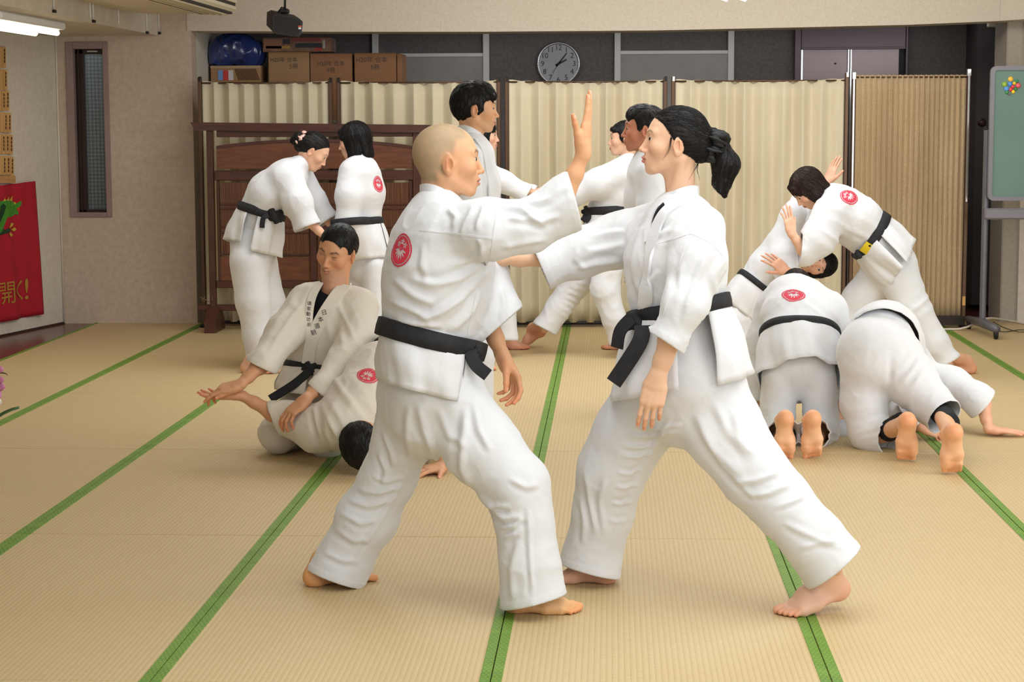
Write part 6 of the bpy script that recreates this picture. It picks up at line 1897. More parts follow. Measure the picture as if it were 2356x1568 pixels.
# ------------------------------------------------------------------ woman with a bob
s = Person(11.6, 'woman with straight black bob seen from behind in front of the wooden partition, facing left', floor_at(845, 830), skin=(230, 186, 158), h=.011)
s.garment('trousers', [[(836, 530, 0, 44, 1.1), (842, 575, 0, 48, 1.1), (844, 610, 0, 46, 1.05)], [(862, 610, -.06, 32, 1.2), (864, 700, -.06, 28, 1.2), (866, 800, -.06, 26, 1.2), (866, 806, -.06, 26)], [(826, 610, .06, 32), (830, 700, .06, 28), (834, 800, .06, 26), (834, 806, .06, 26)]], cuts=[(866, 803, -.06, 0, 1, 0, 48), (834, 803, .06, 0, 1, 0, 48)], k=.02, seed=21, folds=.004)
jk = s.garment('jacket', [[(828, 372, 0, 20, 2), (830, 396, 0, 42, 1.6), (832, 440, 0, 52, 1.25), (832, 500, 0, 42, 1.15), (834, 545, 0, 46, 1.15)], [(812, 398, -.12, 34), (803, 450, -.18, 31), (800, 508, -.19, 26), (800, 513, -.19, 26)], [(842, 398, .14, 30), (830, 450, .17, 28), (815, 505, .18, 25), (814, 510, .18, 25)]],
    cuts=[(800, 511, -.19, -.1, 1, 0, 46), (814, 508, .18, -.1, 1, 0, 44)], k=.04, seed=22, keep_bvh=True, folds=.005)
s.belt(834, 513, 0, (-.10, -1, 0), 18)
s.skirt([(35, 215, 0, 0), (30, -130, 0, 0)], jk, (846, 598, 0), 54, 62, seed=5., wave=.006)
s.emblem(871, 423, 19, (.05, -1, 0), jk, n=40)
collar(s, (829, 366, 0), 18, 26, 200, -150, 12, jk, front=180, drop=6)
s.head(815, 323, 0, 172, -12, 0, .92, neck=(830, 374, 0), h=.0047, female=True, hair=hair_bob(-.105, n=700), gaze=(0, 1, -.2), eyes=.6)
s.hand((795, 545, -.19), (-.2, 1, 0), (.2, 0, -1), False, (801, 470, -.18), size=.9, h=.0062); s.hand((808, 545, .18), (-.2, 1, 0), (.2, 0, 1), True, (822, 470, .17), size=.9, h=.0062)
s.foot(A(*floor_at(850, 834)), (-1, .2), False, (866, 780, -.06), size=.92, h=.0072); s.foot(A(*floor_at(815, 828)), (-1, .2), True, (834, 780, .06), size=.92, h=.0072)
s.finish()
# ------------------------------------------------------------------ kneeling man
s = Person(8.55, 'kneeling man with lettered lapels and black undershirt bending a partner\'s arm', floor_at(700, 1020), gi='gi_cream', skin=(214, 160, 122), h=.0095)
s.garment('trousers', [[(728, 850, .05, 62, 1.0), (726, 900, .06, 72, .9), (722, 930, .06, 66, .9)], [(700, 925, .02, 52), (668, 968, -.12, 48), (640, 996, -.22, 43), (660, 1003, -.05, 36), (700, 985, .22, 30)], [(755, 930, .02, 52), (762, 985, -.14, 48), (752, 1010, -.24, 42), (770, 1000, -.05, 36), (790, 985, .22, 30)]], k=.03, seed=31,
    creases=[(650, 960, -.2, 40, 18, 30, 40, .006), (690, 985, -.2, 20, 20, 24, 40, .006)])
jk = s.garment('jacket', [[(768, 694, 0, 34, 1.2), (766, 708, 0, 90, .66), (756, 760, 0, 80, .80), (738, 815, .02, 68, .9), (727, 850, .03, 62, .95), (725, 872, .03, 64, .95)],
    [(702, 694, -.01, 40), (655, 765, -.16, 41), (607, 835, -.34, 34), (600, 846, -.36, 34)], [(826, 706, -.03, 46), (822, 770, -.11, 44), (782, 842, -.30, 34), (738, 893, -.46, 26), (733, 899, -.47, 26)]],
    cuts=[(600, 843, -.36, -.45, .89, 0, 62), (730, 898, -.47, -.62, .78, 0, 50), (724, 880, .03, .1, 1, 0, 110)], k=.04, seed=32, keep_bvh=True, folds=.008,
    holes=[[(738, 640), (727, 668), (719, 712), (717, 756), (733, 728), (752, 696), (774, 664), (790, 640)]],
    creases=[(670, 740, -.1, -60, 26, 22, 60, .006), (800, 740, -.1, 60, 26, 22, 50, .006), (760, 770, -.1, 80, 34, 40, 70, .005), (640, 800, -.15, -55, 24, 20, 50, .004)])
s.garment('undershirt', [[(752, 700, -.01, 40, .9), (740, 740, -.0, 62, .72), (735, 790, 0, 60, .8)]], k=.03, folds=0, base=0, mat_=M['under'], h=.012)
s.belt(728, 848, .03, (.12, -1, 0), 26, knot=(712, 846, -.12, 20), tails=[([(714, 852, -.15), (676, 884, -.20), (622, 918, -.24)], (-.2, -.5, -1), 22)], rmax=.24)
s.skirt([(30, 88, 0, 0), (96, 165, 0, 0), (170, 390, 0, 0)], jk, (722, 905, -.02), 84, 100, wave=.006, seed=2.)
lp1 = s.lapel([(806, 652), (786, 662), (764, 694), (744, 724), (728, 754), (717, 784), (711, 812), (709, 836)], 30, jk)
lp2 = s.lapel([(736, 652), (722, 668), (713, 700), (709, 732), (710, 758), (714, 790), (716, 830)], 19, jk, thick=.005)
ink = mat('black_embroidery', (22, 20, 22), .8)
s.lettering('日本道観', [(746, 719), (738, 735), (730, 750), (722, 765)], 13, jk, ink, tilt=-14, on=lp1)
s.lettering('道家動功術', [(712, 698), (710.5, 710.5), (709.5, 722.5), (709.5, 735), (710.5, 747)], 10.5, jk, ink, tilt=4, on=lp2)
collar(s, (770, 660, .02), 36, 40, -12, -168, 20, jk, front=90, drop=0)
s.head(775, 576, 0, 0, 0, 0, 1., neck=(768, 668, 0), h=.0030, axes=((-.40, .40, -.85), (.16, -.93, -.42)), hair=hair_short(.007, .086, 0, nape=-.07, n=350, tuft=.002), eyes=.0, stubble=.35, neck_r=.058)
s.hand((554, 884, -.46), (-.98, .22, -.1), (-.1, -.9, -.45), True, (612, 826, -.33), curls=((8, 14, 10), (20, 34, 24), (30, 44, 28), (36, 46, 30)), thumb=(.2, .15, .0), size=.97, h=.0032)
s.hand((704, 918, -.55), (-.72, .62, -.15), (-.35, -.75, -.55), False, (768, 852, -.34), curls=((16, 26, 16), (20, 30, 18), (22, 32, 20), (24, 34, 20)), thumb=(.5, .5, .1), size=.97, h=.0032, spread=.08)
for sx_ in (1, -1):
    c_ = s.P(745+sx_*40, 985, .62); s.foot(A(c_[0], c_[1], .0), (.1*sx_, 1, 0), sx_ < 0, (745+sx_*45, 985, .25), size=.98, h=.0072, up=A(0, -.2, 1))
s.finish()

# ------------------------------------------------------------------ man pinned face down
s = Person(8.0, 'man bent face down with cropped black hair, arm held by the kneeling man', floor_at(900, 1060), gi='gi_cream', skin=(214, 160, 122), h=.0105)
s.garment('trousers', [[(955, 845, .40, 74, 1.0), (985, 880, .5, 70, 1.0)], [(985, 880, .42, 52), (1000, 965, .3, 46), (1010, 985, .6, 36)], [(960, 890, .5, 52), (960, 965, .4, 46), (985, 975, .7, 36)]], k=.04, seed=33)
jk = s.garment('jacket', [[(800, 975, -.06, 56, 1.0), (830, 935, .05, 78, 1.0), (885, 880, .22, 92, 1.0), (940, 850, .38, 84, 1.0), (960, 845, .45, 78, 1.0)], [(790, 972, -.04, 56), (730, 985, .04, 52), (672, 965, .10, 38), (634, 957, .12, 28), (628, 956, .12, 28)], [(880, 985, .05, 58), (950, 1010, .05, 46), (1004, 1032, .0, 34), (1010, 1036, .0, 34)]],
    cuts=[(627, 957, .12, -.92, .38, 0, 50), (1008, 1035, 0, .8, .6, 0, 56)], k=.05, seed=34, keep_bvh=True, folds=.009, creases=[(720, 980, -.25, 75, 22, 20, 40, .007), (790, 900, 0, 50, 40, 30, 90, .006), (770, 985, -.1, 60, 24, 30, 40, .006)])
s.emblem(846, 862, 24, (-.35, .93, 0), jk, n=48, sq=1.05)
s.belt(925, 858, .33, (-.80, .5, -.3), 18)
s.head(832, 1018, -.12, 0, 0, 0, 1.0, neck=(830, 965, -.02), h=.0052, axes=((.25, .68, .70), (.02, .70, -.72)), hair=hair_short(.009, .062, 0, nape=-.078, n=500, tuft=.002), eyes=0.)
s.hand((556, 909, .12), (-1, .03, -.05), (.05, 1, .2), False, (652, 962, .11), curls=((6, 8, 6), (8, 10, 6), (10, 12, 6), (12, 12, 8)), thumb=(.35, .1, .1), size=.98, h=.0038)
w_ = floor_at(1018, 1082, .035); s.hand((1020, 1071, -.10), (-.80, -.58, -.10), (.0, -.1, 1), True, (1024, 1000, .04), curls=((4, 8, 6),)*4, size=.98, h=.0032, spread=.16, thumb=(.9, .1, 0), world=True)
for sx_ in (1, -1):
    c_ = s.P(985+sx_*25, 960, .85); s.foot(A(c_[0], c_[1], .0), (0, 1, 0), sx_ < 0, (985+sx_*22, 965, .65), size=.98, h=.0072)
s.finish()

# ------------------------------------------------------------------ right group: woman throwing
s = Person(11.1, 'brown-haired woman with black belt and yellow tag leaning over at the right', floor_at(2050, 855), skin=(232, 186, 156), h=.011)
s.garment('trousers', [[(2035, 565, 0, 50, 1.1), (2050, 605, 0, 54, 1.1), (2052, 630, 0, 50, 1.1)], [(2066, 625, -.06, 46), (2100, 715, -.08, 42), (2148, 790, -.1, 34), (2180, 834, -.1, 30), (2183, 838, -.1, 30)], [(2030, 625, .06, 46), (1980, 690, .08, 42), (1950, 760, .08, 38), (1940, 835, .08, 32), (1940, 842, .08, 32)]],
    cuts=[(2180, 833, -.1, .5, .87, 0, 54), (1940, 839, .08, 0, 1, 0, 52)], k=.035, seed=35, creases=[(2110, 700, -.1, -40, 24, 20, 40, .005)])
jk = s.garment('jacket', [[(1912, 452, 0, 26, 2), (1930, 470, 0, 46, 1.8), (1968, 508, 0, 58, 1.45), (2005, 545, 0, 52, 1.3), (2036, 572, 0, 50, 1.3)], [(1912, 490, -.14, 42), (1882, 550, -.19, 40), (1850, 582, -.20, 29), (1838, 580, -.20, 28)], [(1905, 470, .14, 36), (1870, 520, .2, 32), (1845, 530, .2, 28)]],
    cuts=[(1839, 581, -.20, -1, -.12, 0, 46)], k=.04, seed=36, keep_bvh=True, folds=.009, creases=[(1925, 560, -.15, 30, 26, 24, 60, .006), (1970, 540, -.1, 25, 30, 30, 70, .005)])
s.belt(2003, 545, 0, (-.84, -.54, 0), 23, knot=(1974, 585, -.13, 14))
s.band('belt_tag', [s.be2*(np.interp(22, np.arange(64), s.br)+.011)*.0+s.bc+(s.be1*math.cos(math.radians(a))+s.be2*math.sin(math.radians(a)))*(np.interp(a/360*64, np.arange(64), s.br, period=64)+.0105) for a in (108, 116, 124, 132)],
       [s.be1*math.cos(math.radians(a))+s.be2*math.sin(math.radians(a)) for a in (108, 116, 124, 132)], s.bw*1.04, .002, mat('yellow_tag', (232, 204, 44), .5), s.beltobj)
s.skirt([(95, 215, 0, 10), (84, -60, 4, 0), (220, 290, 0, 0)], jk, (2062, 612, 0), 60, 84, axis2=(-.6, -.8, 0), seed=3., wave=.018)
s.emblem(1954, 450, 21, (-.9, -.45, 0), jk, n=40)
s.head(1858, 432, -.02, 0, 0, 0, .93, neck=(1908, 452, 0), h=.0048, axes=((-.62, .70, .05), (-.62, -.72, -.25)), female=True, hair=hair_bob(-.075, n=800, seed=8, wide=1.0), hairmat='hair_brown', eyes=.6, gaze=(.6, 1, 0))
s.hand((1822, 538, -.22), (-.22, -1, 0), (.55, 0, -.85), False, (1856, 585, -.2), curls=((0, 6, 4), (2, 8, 5), (6, 12, 8), (8, 14, 8)), thumb=(.7, .2, .1), size=.9, h=.0048)
s.hand((1835, 545, .2), (-.3, -.9, 0), (-.5, 0, .8), True, (1866, 520, .2), size=.9, h=.0062)
s.foot((2182, 860), (-.9, -.22), False, (2172, 815, -.1), size=.93, h=.0062, skin=(224, 172, 138)); s.foot(A(*floor_at(1925, 872)), (-1, -.1), True, (1940, 815, .08), size=.93, h=.0072)
s.finish()

# ------------------------------------------------------------------ right group: woman bent over sideways
s = Person(11.35, 'dark-haired woman bent sideways beneath the leaning woman, face turned to the camera', floor_at(1720, 845), skin=(228, 178, 150), h=.012)
s.garment('trousers', [[(1718, 690, 0, 44, 1.1), (1706, 725, 0, 48, 1.1), (1704, 745, 0, 46, 1.1)], [(1698, 740, -.06, 42), (1698, 790, -.08, 36), (1712, 835, -.08, 30), (1713, 840, -.08, 30)], [(1720, 740, .08, 38), (1735, 790, .1, 34), (1745, 830, .1, 30), (1746, 836, .1, 30)]], cuts=[(1712, 838, -.08, 0, 1, 0, 48), (1745, 833, .1, 0, 1, 0, 48)], k=.03, seed=37)
jk = s.garment('jacket', [[(1818, 552, 0, 32, 1.6), (1800, 575, 0, 44, 1.5), (1770, 618, 0, 48, 1.3), (1738, 660, 0, 44, 1.2), (1720, 690, 0, 45, 1.2)], [(1806, 548, -.06, 36), (1830, 500, -.04, 34), (1856, 462, .05, 30), (1880, 440, .12, 26), (1884, 436, .12, 26)], [(1800, 590, -.16, 30), (1818, 650, -.22, 27), (1822, 672, -.24, 25), (1823, 678, -.24, 25)]],
    cuts=[(1882, 438, .12, .6, -.8, 0, 44)], k=.04, seed=38, keep_bvh=True, folds=.008)
s.belt(1741, 656, 0, (.62, -.78, 0), 14); s.skirt([(60, 300, 0, 0), (-55, 55, 0, 0)], jk, (1702, 720, 0), 54, 58, axis2=(.35, -.93, 0), seed=4.)
s.head(1882, 606, -.02, 0, 0, 0, .92, neck=(1822, 578, 0), h=.0047, axes=((-.12, .10, -.97), (.97, .05, -.1)), female=True, hair=hair_bob(-.055, n=400, fringe=False), hairmat='hair', eyes=.8, gaze=(.3, 1, .1))
s.hand((1812, 624, -.26), (-.78, -.60, 0), (.2, -.3, -.95), True, (1826, 672, -.24), curls=((2, 8, 6), (4, 10, 6), (6, 12, 8), (10, 16, 8)), thumb=(.7, .2, .1), size=.92, h=.0048, spread=.12)
s.hand((1902, 420, .12), (.40, -.92, 0), (-.8, 0, -.5), False, (1878, 448, .12), curls=((0, 6, 4),)*4, size=.92, h=.0048, spread=.06)
s.foot(A(*floor_at(1695, 852)), (-.6, -.5), True, (1712, 815, -.08), size=.92, h=.0072); s.foot(A(*floor_at(1740, 845)), (.6, -.5), False, (1745, 812, .1), size=.92, h=.0072)
s.finish()

# ------------------------------------------------------------------ right group: woman kneeling with her back to the camera
s = Person(8.78, 'brown-haired woman kneeling with her back to the camera, bare soles showing', floor_at(1835, 1045), skin=(232, 184, 150), h=.0105)
s.garment('trousers', [[(1838, 790, .12, 78, .85), (1838, 840, .08, 82, .85), (1838, 862, .08, 74, .8)], [(1794, 870, .06, 43, 1.2), (1789, 950, .06, 41), (1786, 992, .05, 41), (1797, 1006, -.06, 36), (1803, 996, -.17, 36), (1804, 995, -.18, 36)], [(1882, 870, .06, 43, 1.2), (1888, 950, .06, 41), (1891, 992, .05, 41), (1879, 1006, -.06, 36), (1872, 996, -.17, 36), (1871, 995, -.18, 36)]],
    cuts=[(1803, 996, -.17, 0, 0, -1, 56), (1872, 996, -.17, 0, 0, -1, 56)], k=.010, seed=39, creases=[(1780, 990, 0, -20, 16, 20, 30, .005), (1900, 990, 0, 20, 16, 20, 30, .005), (1838, 860, 0, 90, 40, 14, 40, -.006)])
jk = s.garment('jacket', [[(1845, 690, .60, 60, .9), (1843, 705, .42, 84, .75), (1840, 740, .26, 88, .72), (1838, 785, .14, 80, .78), (1838, 830, .10, 84, .8)], [(1775, 712, .44, 40), (1756, 790, .40, 38), (1748, 870, .34, 31), (1746, 918, .32, 28), (1746, 924, .32, 28)], [(1912, 712, .44, 40), (1926, 790, .40, 36), (1930, 870, .34, 30), (1930, 915, .32, 28), (1930, 920, .32, 28)]],
    cuts=[(1746, 921, .32, 0, 1, 0, 50), (1930, 918, .32, 0, 1, 0, 50)], k=.05, seed=40, keep_bvh=True, folds=.007, creases=[(1800, 720, .2, -40, 24, 20, 50, .004), (1880, 720, .2, 40, 24, 20, 50, .004)])
s.belt(1838, 768, .16, (0, -.86, .5), 20, rmax=.28)
s.skirt([(-5, 185, 0, 0), (190, 355, 0, 0)], jk, (1845, 876, .06), 98, 104, axis2=(0, -1, 0), wave=.014, seed=6.)
s.emblem(1826, 676, 27, (0, -.8, .6), jk, n=40)
s.head(1832, 672, .72, 0, 0, 0, .93, neck=(1842, 690, .58), h=.0052, axes=((.0, .55, .83), (-.03, -.80, .58)), female=True, hair=hair_tied(bun=False, tail=False, n=400), hairmat='hair_brown', eyes=0.)
s.hand((1742, 975, .3), (-.05, 1, 0), (-1, 0, -.3), False, (1746, 880, .34), size=.9, h=.0062, curls=((20, 24, 12),)*4); s.hand((1932, 970, .3), (.05, 1, 0), (1, 0, -.3), True, (1930, 880, .34), size=.9, h=.0062)
for px_, rt in ((1806, False), (1869, True)): s.foot((px_, 1037), (0, 1), rt, (1803 if not rt else 1872, 1000, -.05), lift=78, size=.96, h=.0042, skin=(238, 190, 150), toe_up=-62, z=.036)
s.finish()

# ------------------------------------------------------------------ right group: person on all fours
s = Person(8.6, 'person in white trousers on all fours seen from behind, black leggings at the ankles', floor_at(2080, 1050), skin=(230, 180, 148), h=.0105)
s.garment('trousers', [[(2026, 790, .12, 86, .9), (2018, 815, .02, 92, .85), (2020, 840, .0, 84, .8)], [(1992, 835, .02, 58), (1988, 925, .02, 54), (1998, 992, -.02, 44), (2026, 1004, -.05, 40), (2050, 1002, -.09, 36), (2053, 1002, -.10, 36)], [(2062, 825, .0, 66), (2100, 880, -.05, 58), (2142, 928, -.12, 48), (2172, 958, -.2, 42), (2176, 963, -.21, 42)]],
    cuts=[(2050, 1002, -.09, .55, .1, -.8, 60), (2172, 960, -.2, .45, .55, -.7, 62)], k=.03, seed=41, creases=[(2095, 850, -.1, -50, 22, 30, 50, .005), (2040, 860, -.05, 90, 40, 12, 40, -.006), (2010, 980, 0, -15, 18, 24, 40, .005)], sm=3)
jk = s.garment('jacket', [[(2030, 786, .10, 92, .9), (2036, 780, .24, 86, .9), (2050, 800, .42, 76, .9), (2075, 845, .70, 66, .9), (2095, 880, .9, 46, .9)], [(2105, 868, .72, 46), (2190, 884, .60, 38), (2248, 916, .46, 33), (2264, 934, .42, 32), (2267, 937, .42, 32)], [(2040, 880, .8, 44), (2010, 940, .75, 36), (2004, 975, .7, 32)]],
    cuts=[(2262, 932, .42, .76, .64, 0, 56), (2030, 778, .12, -.05, .62, -.78, 150), (2006, 972, .7, 0, 1, 0, 50)], k=.05, seed=42, keep_bvh=True)
s.head(2100, 935, .95, 0, 0, 0, .95, neck=(2096, 890, .9), h=.0072, axes=((0, .9, .2), (0, .2, .95)), hair=hair_short(.01, n=100), eyes=0.)
s.hand((2274, 986, .33), (1, -.06, -.10), (0, 0, 1), True, (2258, 915, .44), curls=((2, 4, 3),)*4, thumb=(.7, .1, 0), size=.98, h=.0042, spread=.05, world=True); s.hand((2004, 985, .68), (-.2, .4, .6), (0, -1, 0), False, (2006, 950, .72), size=.95, h=.0072)
for (bp, sh_, rt) in (((2086, 1044), (2046, 990, -.10), False), ((2192, 1073), (2166, 950, -.18), True)):
    s.foot(bp, (-.10 if rt else .12, 1), rt, sh_, lift=76, size=.98, h=.0042, skin=(238, 186, 144), toe_up=-62, z=.036)
    a_ = s.P(*sh_); b_ = floor_at(*bp)+A(0, -.02, .17)
    s.band('legging', [a_, a_*.45+b_*.55], [CF*-1, CF*-1], .02, .01, M['under'], s.root) if False else None
    f = Field(np.minimum(a_, b_)-.12, np.maximum(a_, b_)+.12, .006); f.seg(a_, a_*.35+b_*.65, .050, .043, k=0); Vl, Ql = f.mesh(); quick_mesh('legging', Vl, Ql, M['under'], s.root)
s.finish()

# ------------------------------------------------------------------ person lying under the pair
s = Person(8.95, 'mostly hidden person lying on the mat under the one on all fours', floor_at(2020, 990), skin=(222, 168, 136), h=.014)
s.garment('trousers', [[(1985, 975, .10, 30, 1.0), (1940, 985, .1, 28, 1.0)], [(1960, 985, .0, 24), (1900, 992, .0, 22), (1880, 992, .1, 20)], [(1960, 985, .2, 24), (1900, 985, .25, 22), (1880, 985, .3, 20)]], k=.03, seed=43)
jk = s.garment('jacket', [[(2100, 952, .05, 34, 1.3), (2060, 950, .05, 42, 1.2), (2000, 965, .1, 34, 1.2), (1985, 972, .1, 30, 1.2)], [(2090, 965, -.08, 24), (2104, 975, -.14, 20), (2108, 978, -.14, 20)]], cuts=[(2106, 977, -.14, .6, .6, 0, 30)], k=.04, seed=44, keep_bvh=True)
s.belt(2000, 965, .1, (.9, -.2, 0), 16)
s.lapel([(2072, 932), (2084, 946), (2092, 962)], 16, jk); s.lettering('道家', [(2078, 940), (2088, 950)], 11, jk, ink, tilt=50)
s.head(2150, 962, .18, 0, 0, 0, .9, neck=(2108, 955, .06), h=.0072, axes=((0, -.9, .2), (1, .1, 0)), hair=hair_short(.01, n=60), eyes=0.)
s.hand((2118, 978, -.16), (.8, .3, .1), (0, -.6, -.8), True, (2096, 968, -.1), curls=((40, 50, 30),)*4, size=.95, h=.0062)
s.foot(A(*(s.P(1868, 1000, .1)*[1, 1, 0])), (-.6, .2), True, (1885, 992, .1), size=.9, h=.008)
s.finish()
# ================================================================== left wall: banner, name board; blue bag; orchid
def LW(px, py, off=.0): return lw(px, py)+LWN*off
root = empty('banner', LW(80, 720), 'red cloth banner with a green dragon and gold lettering on the left wall', 'banner')
tr_, br_ = LW(75, 416), LW(92, 722); WB = 1.15
tl_h, nz_, nx_ = tr_[2], 26, 40; V = []; Fc = []
for j in range(nz_+1):
    v = j/nz_
    for i in range(nx_+1):
        u = i/nx_; edge = tr_*(1-v)+br_*v
        p = edge+LWD*WB*u; p[2] += -.03*math.sin(u*2.6)*(1-v)*.6
        w = .012*math.sin(u*16+1.5*v)*(.25+v)*(1 if u > .02 else .4)+.006*math.sin(u*37+2*v)
        V.append(p+LWN*(.022+w))
for j in range(nz_):
    for i in range(nx_): q = j*(nx_+1)+i; Fc.append((q, q+1, q+nx_+2, q+nx_+1))
ob = obj('cloth', V, Fc, mat('red_banner_cloth', (176, 24, 44), .75, var=.06), root, True); md_ = ob.modifiers.new('thickness', 'SOLIDIFY'); md_.thickness = .003
bvB = BVHTree.FromPolygons([Vector(v) for v in V], Fc)
def onb(px, py, off=.004):
    r = bvB.ray_cast(Vector(CPOS), Vector(unit(ray(px, py))))
    return (np.array(r[0]) if r[0] is not None else LW(px, py, .022))+LWN*off
def patch(pix, m, name, off=.004):
    P_ = np.array(pix, float); c = P_.mean(0); n = len(P_); V = [onb(*c, off)]; F_ = []
    # fan with a subdivided ring so that the print follows the cloth
    for k in (.5, 1.):
        for q in P_: V.append(onb(*(c+(q-c)*k), off))
    for i in range(n):
        j = (i+1) % n; F_ += [(0, 1+i, 1+j), (1+i, 1+n+i, 1+n+j, 1+j)]
    return obj(name, V, F_, m, root)
gr, gd, gy, rr_ = mat('dragon_green', (70, 140, 44), .7), mat('dragon_dark_green', (28, 62, 36), .7), mat('dragon_yellow', (206, 176, 60), .7), mat('dragon_red', (206, 60, 44), .7)
patch([(-22, 500), (-12, 470), (2, 462), (14, 459), (27, 463), (36, 468), (47, 462), (49, 468), (45, 475), (39, 478), (42, 486), (41, 494), (34, 492), (26, 498), (16, 500), (10, 515), (4, 532), (-10, 545), (-24, 540)], gr, 'dragon_body')
patch([(-18, 506), (-4, 478), (6, 468), (13, 474), (8, 490), (0, 510), (-12, 528)], gd, 'dragon_mane', .0055)
patch([(-6, 530), (4, 526), (12, 528), (20, 524), (24, 530), (18, 536), (8, 538), (-4, 542)], gd, 'dragon_leg')
for q in ([(14, 461), (19, 452), (19, 462)], [(20, 460), (27, 450), (26, 463)], [(6, 463), (9, 455), (12, 461)]): patch(q, gy, 'dragon_horn', .006)
for q in ([(20, 524), (24, 512), (30, 514), (27, 520)], [(24, 528), (32, 522), (36, 528), (30, 532)], [(22, 534), (28, 540), (24, 545), (20, 538)]): patch(q, gy, 'dragon_claw', .006)
patch([(30, 466), (33, 464), (35, 468), (32, 471)], gy, 'dragon_eye', .0065)
patch([(36, 480), (42, 476), (45, 480), (40, 486)], rr_, 'dragon_tongue', .0065)
gold = mat('gold_print', (176, 136, 52), .65)
for ch, px, py, hp in (('開', 14, 674, 50), ('く', 41, 668, 46), ('!', 60, 664, 48)):
    p = onb(px, py, .006); Vt, Ft = text_mesh(ch, 1.); h_ = Vt[:, 2].max()-Vt[:, 2].min(); sc_ = hp*mpp(p)/h_
    cz, cx = (Vt[:, 2].max()+Vt[:, 2].min())/2, (Vt[:, 0].max()+Vt[:, 0].min())/2
    W_ = []
    for v in Vt:
        q = p-LWD*((v[0]-cx)*sc_*1.5)+A(0, 0, 1)*((v[2]-cz)*sc_); r = bvB.ray_cast(Vector(q+LWN*.2), Vector(-LWN)); W_.append((np.array(r[0]) if r[0] is not None else q)+LWN*.005)
    obj('lettering', W_, Ft, gold, root)
# wooden name board
root = empty('name_board', LW(10, 420), 'wooden board of stacked name plaques on the left wall above the banner', 'board')
mw = m_wood('pale_plaque_wood', (196, 148, 92), (220, 176, 116), (30, 30, 3), .6); mw2 = m_wood('board_wood', (176, 132, 84), (196, 150, 98), (3, 3, 30), .6)
def wbox(px0, py0, px1, py1, o0, o1, name, m, par):
    a, b_, c_, d_ = [LW(x, y) for x, y in ((px0, py1), (px1, py1), (px1, py0), (px0, py0))]
    return MB().prism([q+LWN*o0 for q in (a, b_, c_, d_)], LWN, o1-o0).build(name, m, par)
wbox(-60, 404, 27, 421, .002, .03, 'shelf_strip', mw2, root)
rows = [(108, 157, 10), (159, 206, 12.5), (209, 255, 17.5), (259, 305, 22), (309, 355, 26), (359, 403, 28)]
for ri, (ya, yb, xr) in enumerate(rows):
    x = xr; k = 0
    while x > -26:
        w = 8.6; dy = random.uniform(-1.5, 1.5)
        pl = wbox(x-w, ya+dy, x-.5, yb+dy, .004, .014+.003*random.random(), 'plaque', mw, root)
        x -= w+.3; k += 1
        if x > -4:
            b = MB()
            for q in range(4):
                yy = ya+9+q*8.5; c_ = LW(x+4.4, yy+dy, .0185)
                b.prism([c_+LWD*.007+A(0, 0, -.010), c_-LWD*.007+A(0, 0, -.010), c_-LWD*.007+A(0, 0, .010), c_+LWD*.007+A(0, 0, .010)], LWN, .0006)
            b.build('brush_marks', mat('brush_ink', (96, 66, 40), .8), pl)
# blue plastic bag on the parcel
c_ = at(540, 112, YC+.02); m_ = mpp(c_)
f = Field(c_-A(.30, .22, .2), c_+A(.30, .30, .2), .010)
for (dx, dy, dz, rx, ry, rz) in ((-28, .08, 8, 42, 40, 34), (20, .08, 6, 46, 40, 34), (-5, .06, -8, 44, 36, 28), (38, .1, 22, 22, 30, 18), (-45, .08, 24, 20, 30, 18)):
    f.ell(c_+A(dx*m_, dy, -dz*m_), (rx*m_, ry*m_, rz*m_), k=.05)
f.F = np.maximum(f.F, (ZBAG+.002-f.ax[2])[None, None, :].astype(np.float32))
f.F = np.maximum(f.F, (xe+.012-f.ax[0])[:, None, None].astype(np.float32))
Vb, Qb = f.mesh(); Vb = smooth(Vb, Qb, 1); Nb = normals(Vb, Qb)
rid = (1-np.abs(pnoise(Vb*A(16, 16, 6)+3)*2.4)).clip(0, 1)**2; Vb[:, :] += Nb*((rid-.4)*.016)[:, None]
Vb[:, 2] = np.maximum(Vb[:, 2], ZBAG+.001); Vb[:, 0] = np.maximum(Vb[:, 0], xe+.004)
ob = quick_mesh('plastic_bag', Vb, Qb, mat('glossy_blue_plastic', (44, 62, 122), .16, var=.25, scale=9, spec=.7, bump=.5, bscale=28, coat=.6), None)
tag(ob, 'crumpled glossy blue plastic bag on the high shelf at left', 'bag')
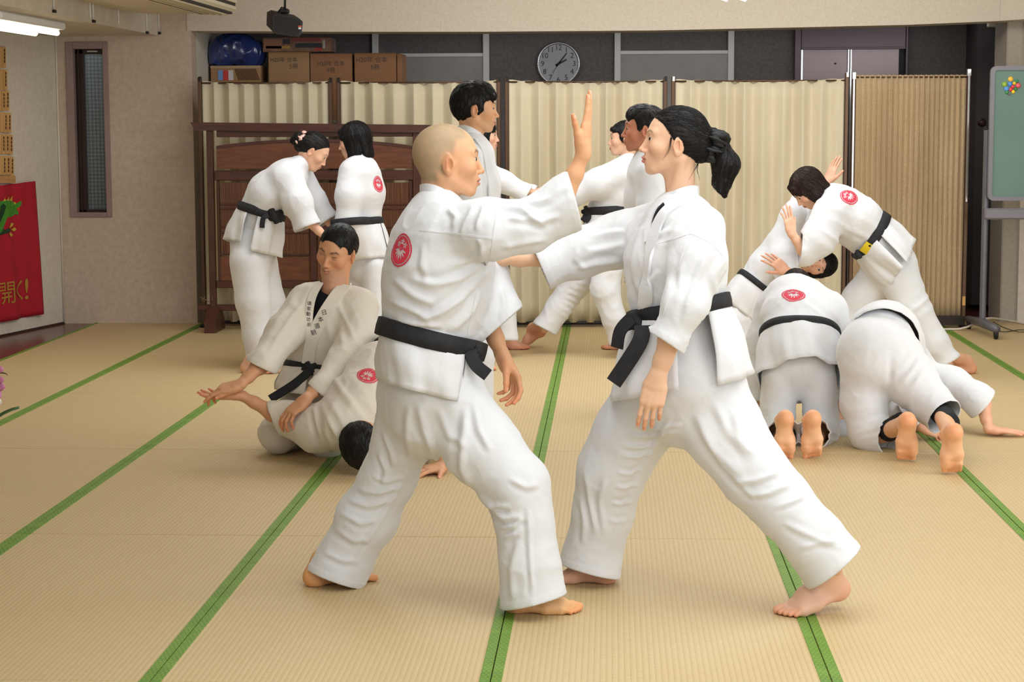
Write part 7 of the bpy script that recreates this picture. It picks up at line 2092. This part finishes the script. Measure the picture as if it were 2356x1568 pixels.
# orchid at the left edge, its pot outside the frame
YO = 7.2
root = empty('potted_orchid', at(-90, 1150, YO)*[1, 1, 0], 'pink and white orchid petals reaching in at the left edge', 'plant')
pb = at(-90, 1150, YO); px_ = pb[0]
MB().lathe([(.07, 0), (.10, .02), (.115, .20), (.12, .21), (.10, .21), (.09, .16)], A(px_, YO, 0), (0, 0, 1), 24).build('pot', mat('white_glazed_pot', (226, 224, 220), .3), root, True)
MB().tube([A(px_, YO, .16), A(px_+.01, YO, .35), at(-40, 900, YO), at(-20, 860, YO), at(4, 857, YO), at(14, 859, YO), at(18, 863, YO)], [.006, .006, .005, .004, .003, .002, .001], 8).build('stem', mat('dark_green_stem', (62, 66, 34), .5), root, True)
def petal(c, d, up, L, w, m):
    d, up = unit(d), unit(up); s_ = np.cross(d, up); V = []; F_ = []; n, k = 8, 4
    for i in range(n+1):
        t = i/n; ww = w*math.sin(math.pi*min(1, t*.92+.04))**.7
        for j in range(k+1):
            a = (j/k*2-1); V.append(c+d*L*t+s_*ww*a+up*(.25*L*math.sin(t*2.2)-.3*w*a*a))
    for i in range(n):
        for j in range(k): q = i*(k+1)+j; F_.append((q, q+1, q+k+2, q+k+1))
    o = obj('petal', V, F_, m, root, True); md_ = o.modifiers.new('thickness', 'SOLIDIFY'); md_.thickness = .0015
mp_, mw_ = mat('pink_petal', (206, 130, 170), .6, var=.2, scale=40), mat('white_petal', (226, 222, 208), .6)
for (px, py, m, n) in ((-14, 852, mp_, 5), (-12, 876, mp_, 5), (-10, 892, mp_, 5), (-26, 928, mw_, 5)):
    c_ = at(px, py, YO-.03)
    for k in range(n):
        a = 2*math.pi*k/n+.2; petal(c_, A(math.cos(a), -.25, math.sin(a)), A(0, -1, .1), .045 if m is mp_ else .062, .016 if m is mp_ else .022, m)
for k in range(4):
    a = k*1.7+.4; petal(A(px_, YO, .2), A(math.cos(a), math.sin(a), .5), A(-math.sin(a)*0, 0, 1), .26, .03, mat('orchid_leaf', (58, 92, 42), .45))
# pair of indoor weights on the partition rail: a small twig ornament
p = at(478, 695, YT-.02)
b = MB()
for k in range(7):
    a = random.uniform(.3, 2.8); L = random.uniform(.02, .045); b.tube([p+A(random.uniform(-.05, .03), -.01, .005), p+A(math.cos(a)*L+random.uniform(-.04, .02), -.015, .01+math.sin(a)*L)], .0025, 5)
tag(b.build('twig_ornament', mat('dry_twig', (120, 100, 70), .9), None, True), 'small dry twig ornament on the foot rail of the wooden partition', 'ornament')
